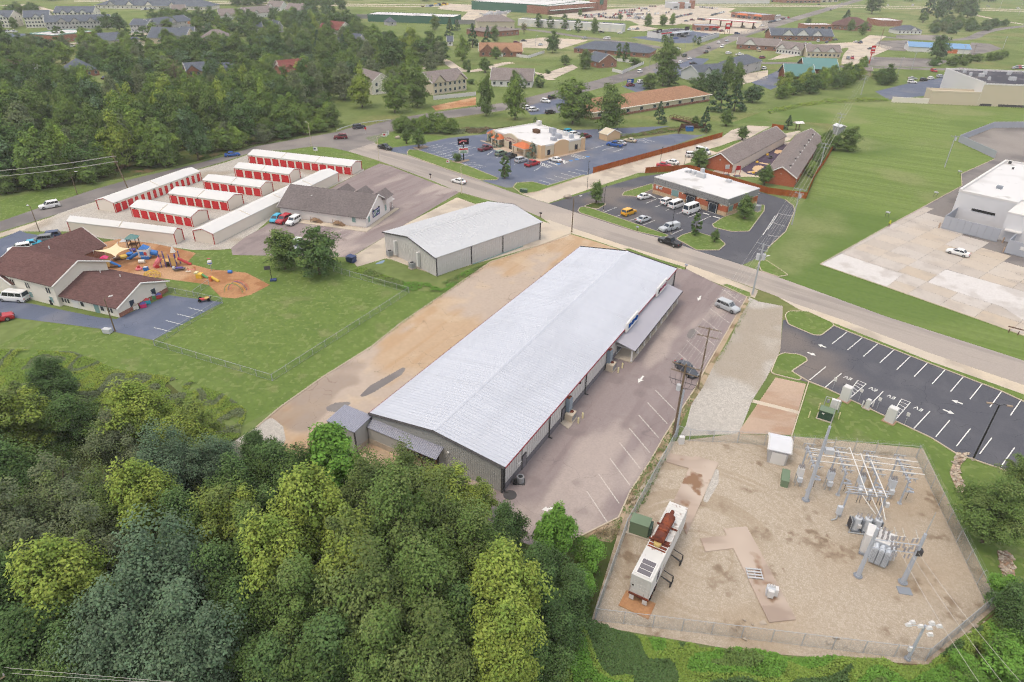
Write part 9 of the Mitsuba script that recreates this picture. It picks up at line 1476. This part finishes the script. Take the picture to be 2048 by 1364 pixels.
for i,(a,b) in enumerate(ds.edges_unique):
    A,B=ds.vertices[a],ds.vertices[b]
    if A[2]>-.2 and B[2]>-.2:part(t,'bar',MB().bar((c0[0]+A[0],c0[1]+A[1],max(0,A[2])*.8),(c0[0]+B[0],c0[1]+B[1],max(0,B[2])*.8),.07),'m_toyyellow')
t=thing('arch_climber','pair of thin rainbow arch climbers at the end of the wood chips','playground equipment');c0=np.array((-54.79,116.01));a_=np.linspace(0,math.pi,11)
for q,mat in enumerate(('m_toygreen','m_toyyellow','m_purple','m_toypink')):part(t,'arch',MB().tube([(c0[0]+1.8*math.cos(x)+q*.25-.3,c0[1]-.5+q*.45,1.9*math.sin(x)) for x in a_],.05,5),mat)
t=thing('play_tower','small open tower with a teal roof at the back of the playground','playground equipment');f2=Frame((-85,136.3),.1);part(t,'roof',MB().hull([(-1.3,-1.1,2.6),(1.3,-1.1,2.6),(-1.3,1.1,2.6),(1.3,1.1,2.6),(0,0,3.5)]),'m_teal_roof',fr=f2);part(t,'deck',MB().box(-.9,.9,-.8,.8,1.0,1.15),'m_brown',fr=f2)
for x in (-.9,.9):
    for y in (-.8,.8):part(t,'post',MB().box(x-.07,x+.07,y-.07,y+.07,0,2.6),'m_brown',fr=f2)
deck('pale lilac canopy table beside the shade sail',(-86.6,136.2),.2,[('canopy',MB().hull([(-1,-.8,1.9),(1,-.8,1.9),(-1,.8,1.9),(1,.8,1.9),(0,0,2.3)]),'m_lightgrey'),('post',MB().cyl(0,0,0,1.9,.08),'m_white')],'table','canopy_table')
t=thing('basketball_hoop','portable basketball hoop at the edge of the wood chips','basketball hoop');p=(-49.3,121.06);part(t,'pole',MB().tube([(p[0],p[1],0),(p[0],p[1],2.6),(p[0]-.4,p[1]-.1,2.9)],.06,6),'m_black');part(t,'backboard',MB().box(-.6,.6,-.04,.04,2.5,3.3,.3,(p[0]-.45,p[1]-.15,0)),'m_trim_dark');part(t,'base',MB().box(-.6,.6,-.5,.5,.05,.35,.2,(p[0]+.3,p[1],0)),'m_navy')
t=thing('toy_stand','white and blue drum on a post in the playground lawn','toy');p=(-63.31,125.17);part(t,'drum',MB().cyl(p[0],p[1],1.6,2.3,.45,12),'m_white');part(t,'band',MB().cyl(p[0],p[1],1.75,1.95,.46,12),'m_sky_blue');part(t,'post',MB().cyl(p[0],p[1],0,1.6,.06),'m_galv');part(t,'flag',MB().box(p[0]-.35,p[0]+.3,p[1]-.03,p[1]+.03,2.7,2.9),'m_toypink')
for i,(p,m1c,m2c,l) in enumerate((((-70.65,108),'m_cream','m_stone','cream toy box, first at the childcare gable wall'),((-70.53,109.5),'m_toymagenta','m_toyyellow','red and yellow toy house at the gable wall'),((-69.51,108.72),'m_toymagenta','m_purple','magenta toy car at the gable wall'),((-69.51,110.22),'m_toyteal','m_toyred','turquoise toy house at the gable wall'),((-69.33,112.19),'m_toygreen','m_bluegrey','green and grey toy at the gable wall'),((-68.37,112.58),'m_toyred','m_purple','red toy car, last at the gable wall'))):deck(l,p,.6,[('body',MB().hull([(a*.55,b*.4,c) for a in (-1,1) for b in (-1,1) for c in (.05,.75)]),m1c),('roof',MB().hull([(-.5,-.35,.76),(.5,-.35,.76),(-.5,.35,.76),(.5,.35,.76),(0,0,1.25)]),m2c)],'toy','toy')
t=thing('toy_tractor','toppled red wagon with four dark wheels on the parking bay','toy');f2=Frame((-59.12,111.51),.3);part(t,'body',MB().box(-.9,.9,-.35,.35,.4,.65),'m_toyred',fr=f2);part(t,'bed',MB().box(.1,.9,-.5,.5,.651,.8),'m_toywood',fr=f2)
for x in (-.8,.8):
    for y in (-.5,.5):part(t,'wheel',MB().tube([(x,y-.08,.5),(x,y+.08,.5)],.32,10),'m_tyre',fr=f2)
solo('trash_bin',MB().box(-.5,.5,-.4,.4,.02,.9,.2,(*(-86.73,109.4),0)).box(-.55,.55,-.45,.45,.901,1.0,.2,(*(-86.73,109.4),0)),'m_black','pair of dark bins against the childcare wall','bin')
# daycare courtyard and rear
for p,l in (((65.1,200.4),'red play frame with a grey panel beside the left daycare wing'),((68.2,199.4),'tall red post toy in the daycare courtyard')):deck(l,p,.2,[('frame',MB().bar((-.8,0,0),(-.8,0,2.4),.12).bar((.8,0,0),(.8,0,2.4),.12),'m_redtrim'),('board',MB().box(-.7,.7,-.08,.08,2.0,3.2),'m_lightgrey' if 'panel' in l else 'm_redtrim'),('base',MB().box(-1,1,-.6,.6,.03,.25),'m_wainscot')])
for p in ((74.4,203),(85.7,224.5),(79.3,215.1)):deck('low orange toy on the purple courtyard surface',p,0,[('seat',MB().tube([(0,0,.05),(0,0,.5)],[.5,.4],10),'m_toyyellow'),('handle',MB().bar((0,0,.5),(.1,0,.9),.08),'m_orange_tile')],'toy','spring_toy')
for k in [k for k in labels if k.startswith('spring_toy')]:labels[k]['group']='orange toys in the daycare courtyard'
deck('grey ride on toy in the daycare courtyard',(85.4,220.6),.4,[('body',MB().box(-.8,.8,-.35,.35,.2,.6),'m_wainscot'),('seat',MB().box(-.3,.3,-.3,.3,.601,.9),'m_black')],'toy','ride_on_toy')
t=thing('shelter','small pale roofed shelter on posts behind the daycare','shelter');f2=Frame((109.7,262.6),.3);part(t,'roof',MB().hull([(-1.8,-1.4,2.6),(1.8,-1.4,2.6),(-1.8,1.4,2.6),(1.8,1.4,2.6),(-1.8,0,3.3),(1.8,0,3.3)]),'m_white2',fr=f2);part(t,'post',MB().box(-.8,-.6,-.1,.1,0,2.6).box(.6,.8,-.1,.1,0,2.6),'m_brown',fr=f2)
# yellow digger at the far left
t=thing('excavator','yellow boom lift beside the far townhouses','construction machine');f2=Frame((-253.7,573.2),.2);part(t,'boom',MB().tube([(0,0,1.5),(-5.5,0,5.0)],.35,6),'m_toyyellow',fr=f2);part(t,'cab',MB().box(-7,-5,-.8,.8,4.4,5.8),'m_orange_tile',fr=f2);part(t,'base',MB().box(-2,3,-1.2,1.2,.3,1.6),'m_brown',fr=f2)

# ------------------------------------------------------------------ weeds, meadow tufts, undergrowth, stones
def scatter(name,polys,n,size,tones,label,cat,seed,h=.5,lift=.1):
    from shapely.geometry import Point
    g=np.random.default_rng(seed);P_=Polygon(polys).buffer(0);x0,y0,x1,y1=P_.bounds;q=g.uniform((x0,y0),(x1,y1),(n*4,2));import shapely
    q=q[shapely.contains_xy(P_,q[:,0],q[:,1])]
    d=mikit.meshkit.fbm(np.c_[q*.35,q[:,:1]*0],3,seed);q=q[d>(.2 if h>1 else .33)][:n];hh=mikit.meshkit.fbm(np.c_[q*.25,q[:,:1]*0+5],3,seed)
    z=lift+h*np.clip((hh-.3)*2.2,.1,1.3)*g.uniform(.5,1,len(q));c=np.array([TONE[t] for t in tones])[(np.clip(mikit.meshkit.fbm(np.c_[q*.2,q[:,:1]*0+9],2,seed)*1.8-.4,0,.99)*len(tones)).astype(int)]
    v,f,cc=leaves(np.c_[q,z],np.tile([0,0,.9],(len(q),1)),size,g,.5,c)
    scene[uniq(name)]=mikit.ply((v,f),'m_leaf',color=cc);tag([k for k in scene if k.startswith(name)][-1],label,cat,None,'stuff')
scatter('meadow_weeds',[(-90.74,92.69),(-85.84,92.87),(-73.18,92.49),(-62.01,86.86),(-50.97,85.09),(-44.04,81.29),(-38.77,77.08),(-37.13,67.77),(-44.51,73.44),(-61.24,78.27),(-74.84,76.67)],52000,.24,['grey','lime','yellow','grey','lime'],'tall weedy meadow between the lawn and the near wood','weeds',1,.55)
scatter('undergrowth',[(5.47,44.25),(8.55,42.63),(17.57,40.05),(25.53,39.35),(40.47,38.39),(49.95,43.71),(55.91,47.48),(56.47,40.65),(52.06,34.59),(2.19,33.74)],90000,.3,['fresh','mid','fresh','lime','deep'],'green undergrowth below the substation fence','undergrowth',2,1.5)
scatter('verge_weeds',[(30.29,85.47),(26.05,78.5),(24.18,74.7),(22.36,72.22),(20.93,67.75),(16.95,59.85),(13.89,55.53),(11.87,53.4),(8.42,53.33),(13.24,57.29),(15.42,61.98),(18.92,67.7),(21.52,72.2),(25.3,78.64),(28.82,84.53)],3600,.3,['olive','mid','bronze'],'weeds between the lot kerb and the gravel','weeds',3,.5)
scatter('verge_weeds',[(39.25,102.17),(46.35,115.29),(47.52,116.27),(40.56,102.61),(33.48,90.51),(33.63,92.51)],700,.3,['lime','mid'],'thin weeds along the upper end of the lot kerb','weeds',4,.25)
scatter('fence_weeds',[(-25.24,91.69),(-23.6,96.09),(-20.17,103.32),(-12.82,116.48),(-5,131.4),(-5.1,133.2),(-13.63,117.94),(-20.96,104.42)],1500,.3,['lime','mid'],'weeds along the stone kerb of the dirt lot','weeds',5,.3)
scatter('bank_weeds',[(-34.51,126.75),(-31.93,128.14),(-21.47,120.73),(-14.61,120.99),(-5,132.5),(-13.22,117.21),(-20.98,117.29),(-28.54,121.64)],5200,.34,['fresh','mid','olive','lime'],'rank weeds behind the grey metal building','weeds',6,.5)
scatter('drainage_plants',[(33.9,249.2),(46.9,252.2),(63.8,260.2),(70.6,264.3),(72,261.6),(46.1,247),(38.2,244)],1500,.5,['bronze','olive','mid'],'reeds in the ditch behind the restaurant','reeds',7,.8);scatter('roadside_reeds',[(-23.8,252.5),(-11.6,258.3),(-8.5,256.4),(-13.2,248.5),(-15,248.4),(-22.8,245.3)],1600,.55,['bronze','grey'],'dry reeds at the edge of the restaurant lot','reeds',8,.9);scatter('field_edge_grass',[(109.5,296.7),(131.2,314),(146.9,324.6),(177.9,330.2),(174.6,323.4),(143.2,315.6),(130.4,308.9),(107.4,290.3)],2600,.9,['yellow','lime'],'tall yellow grass along the edge of the mown field','grass',9,1.2)
st_=[(61.59,70.3),(63.49,70.35),(60.17,67.26),(58.69,63.01),(57.46,62.54),(58.44,66.25)],[(56.57,53.27),(58.07,52.94),(55.92,48.77),(53.12,44.66),(51.36,44.33),(54.55,48.74)]
for w,poly in enumerate(st_):
    sheet('stone_swale',poly,Z3,'m_orangepad','earthy channel under the loose stones, %s' % ('by the charging lot','outside the right fence')[w],smooth=.3)
    g=np.random.default_rng(60+w);P_=Polygon(poly).buffer(0);x0,y0,x1,y1=P_.bounds;import shapely;n=0
    while n<130:
        q=g.uniform((x0,y0),(x1,y1))
        if not shapely.contains_xy(P_,*q):continue
        pts=g.normal(0,1,(9,3));pts /= np.linalg.norm(pts,axis=1,keepdims=True);pts=pts*g.uniform(.14,.34)*[1.2,.9,.6]+[q[0],q[1],.12];put(uniq('stone_swale%s__stone' % ('_001' if w else '')),MB().hull(pts),('m_stone','m_stone2','m_kerb')[n % 3]);n += 1
g=np.random.default_rng(70)
for q in range(26):
    p=lerp((47.71,42.53),(49.25,43.41),g.uniform(0,1)) if q<16 else ((19.13,37.51),(24.85,41.54),(32.61,41.86))[q % 3];p=np.array(p)+g.normal(0,[1.2,.8]);pts=g.normal(0,1,(9,3));pts /= np.linalg.norm(pts,axis=1,keepdims=True);solo('rock',MB().hull(pts*g.uniform(.15,.4)*[1.2,.9,.6]+[p[0],p[1],.12]),'m_stone','pale rock lying outside the bottom fence of the substation','rock','rocks outside the bottom fence')
# ------------------------------------------------------------------ thin summer haze
scene['haze_medium']={'type':'homogeneous','albedo':{'type':'rgb','value':[.95,.96,.97]},'sigma_t':.00016}
scene['haze']={'type':'cube','to_world':T().translate([0,4350,30.5]).scale([7100,4750,31.5]),'bsdf':{'type':'null'},'interior':{'type':'ref','id':'haze_medium'}}
labels['haze']={'kind':'stuff','label':'thin summer haze over the town'}
scene['camera']['medium']={'type':'ref','id':'haze_medium'}
for _k in [k for k,v in scene.items() if v is None]:del scene[_k]
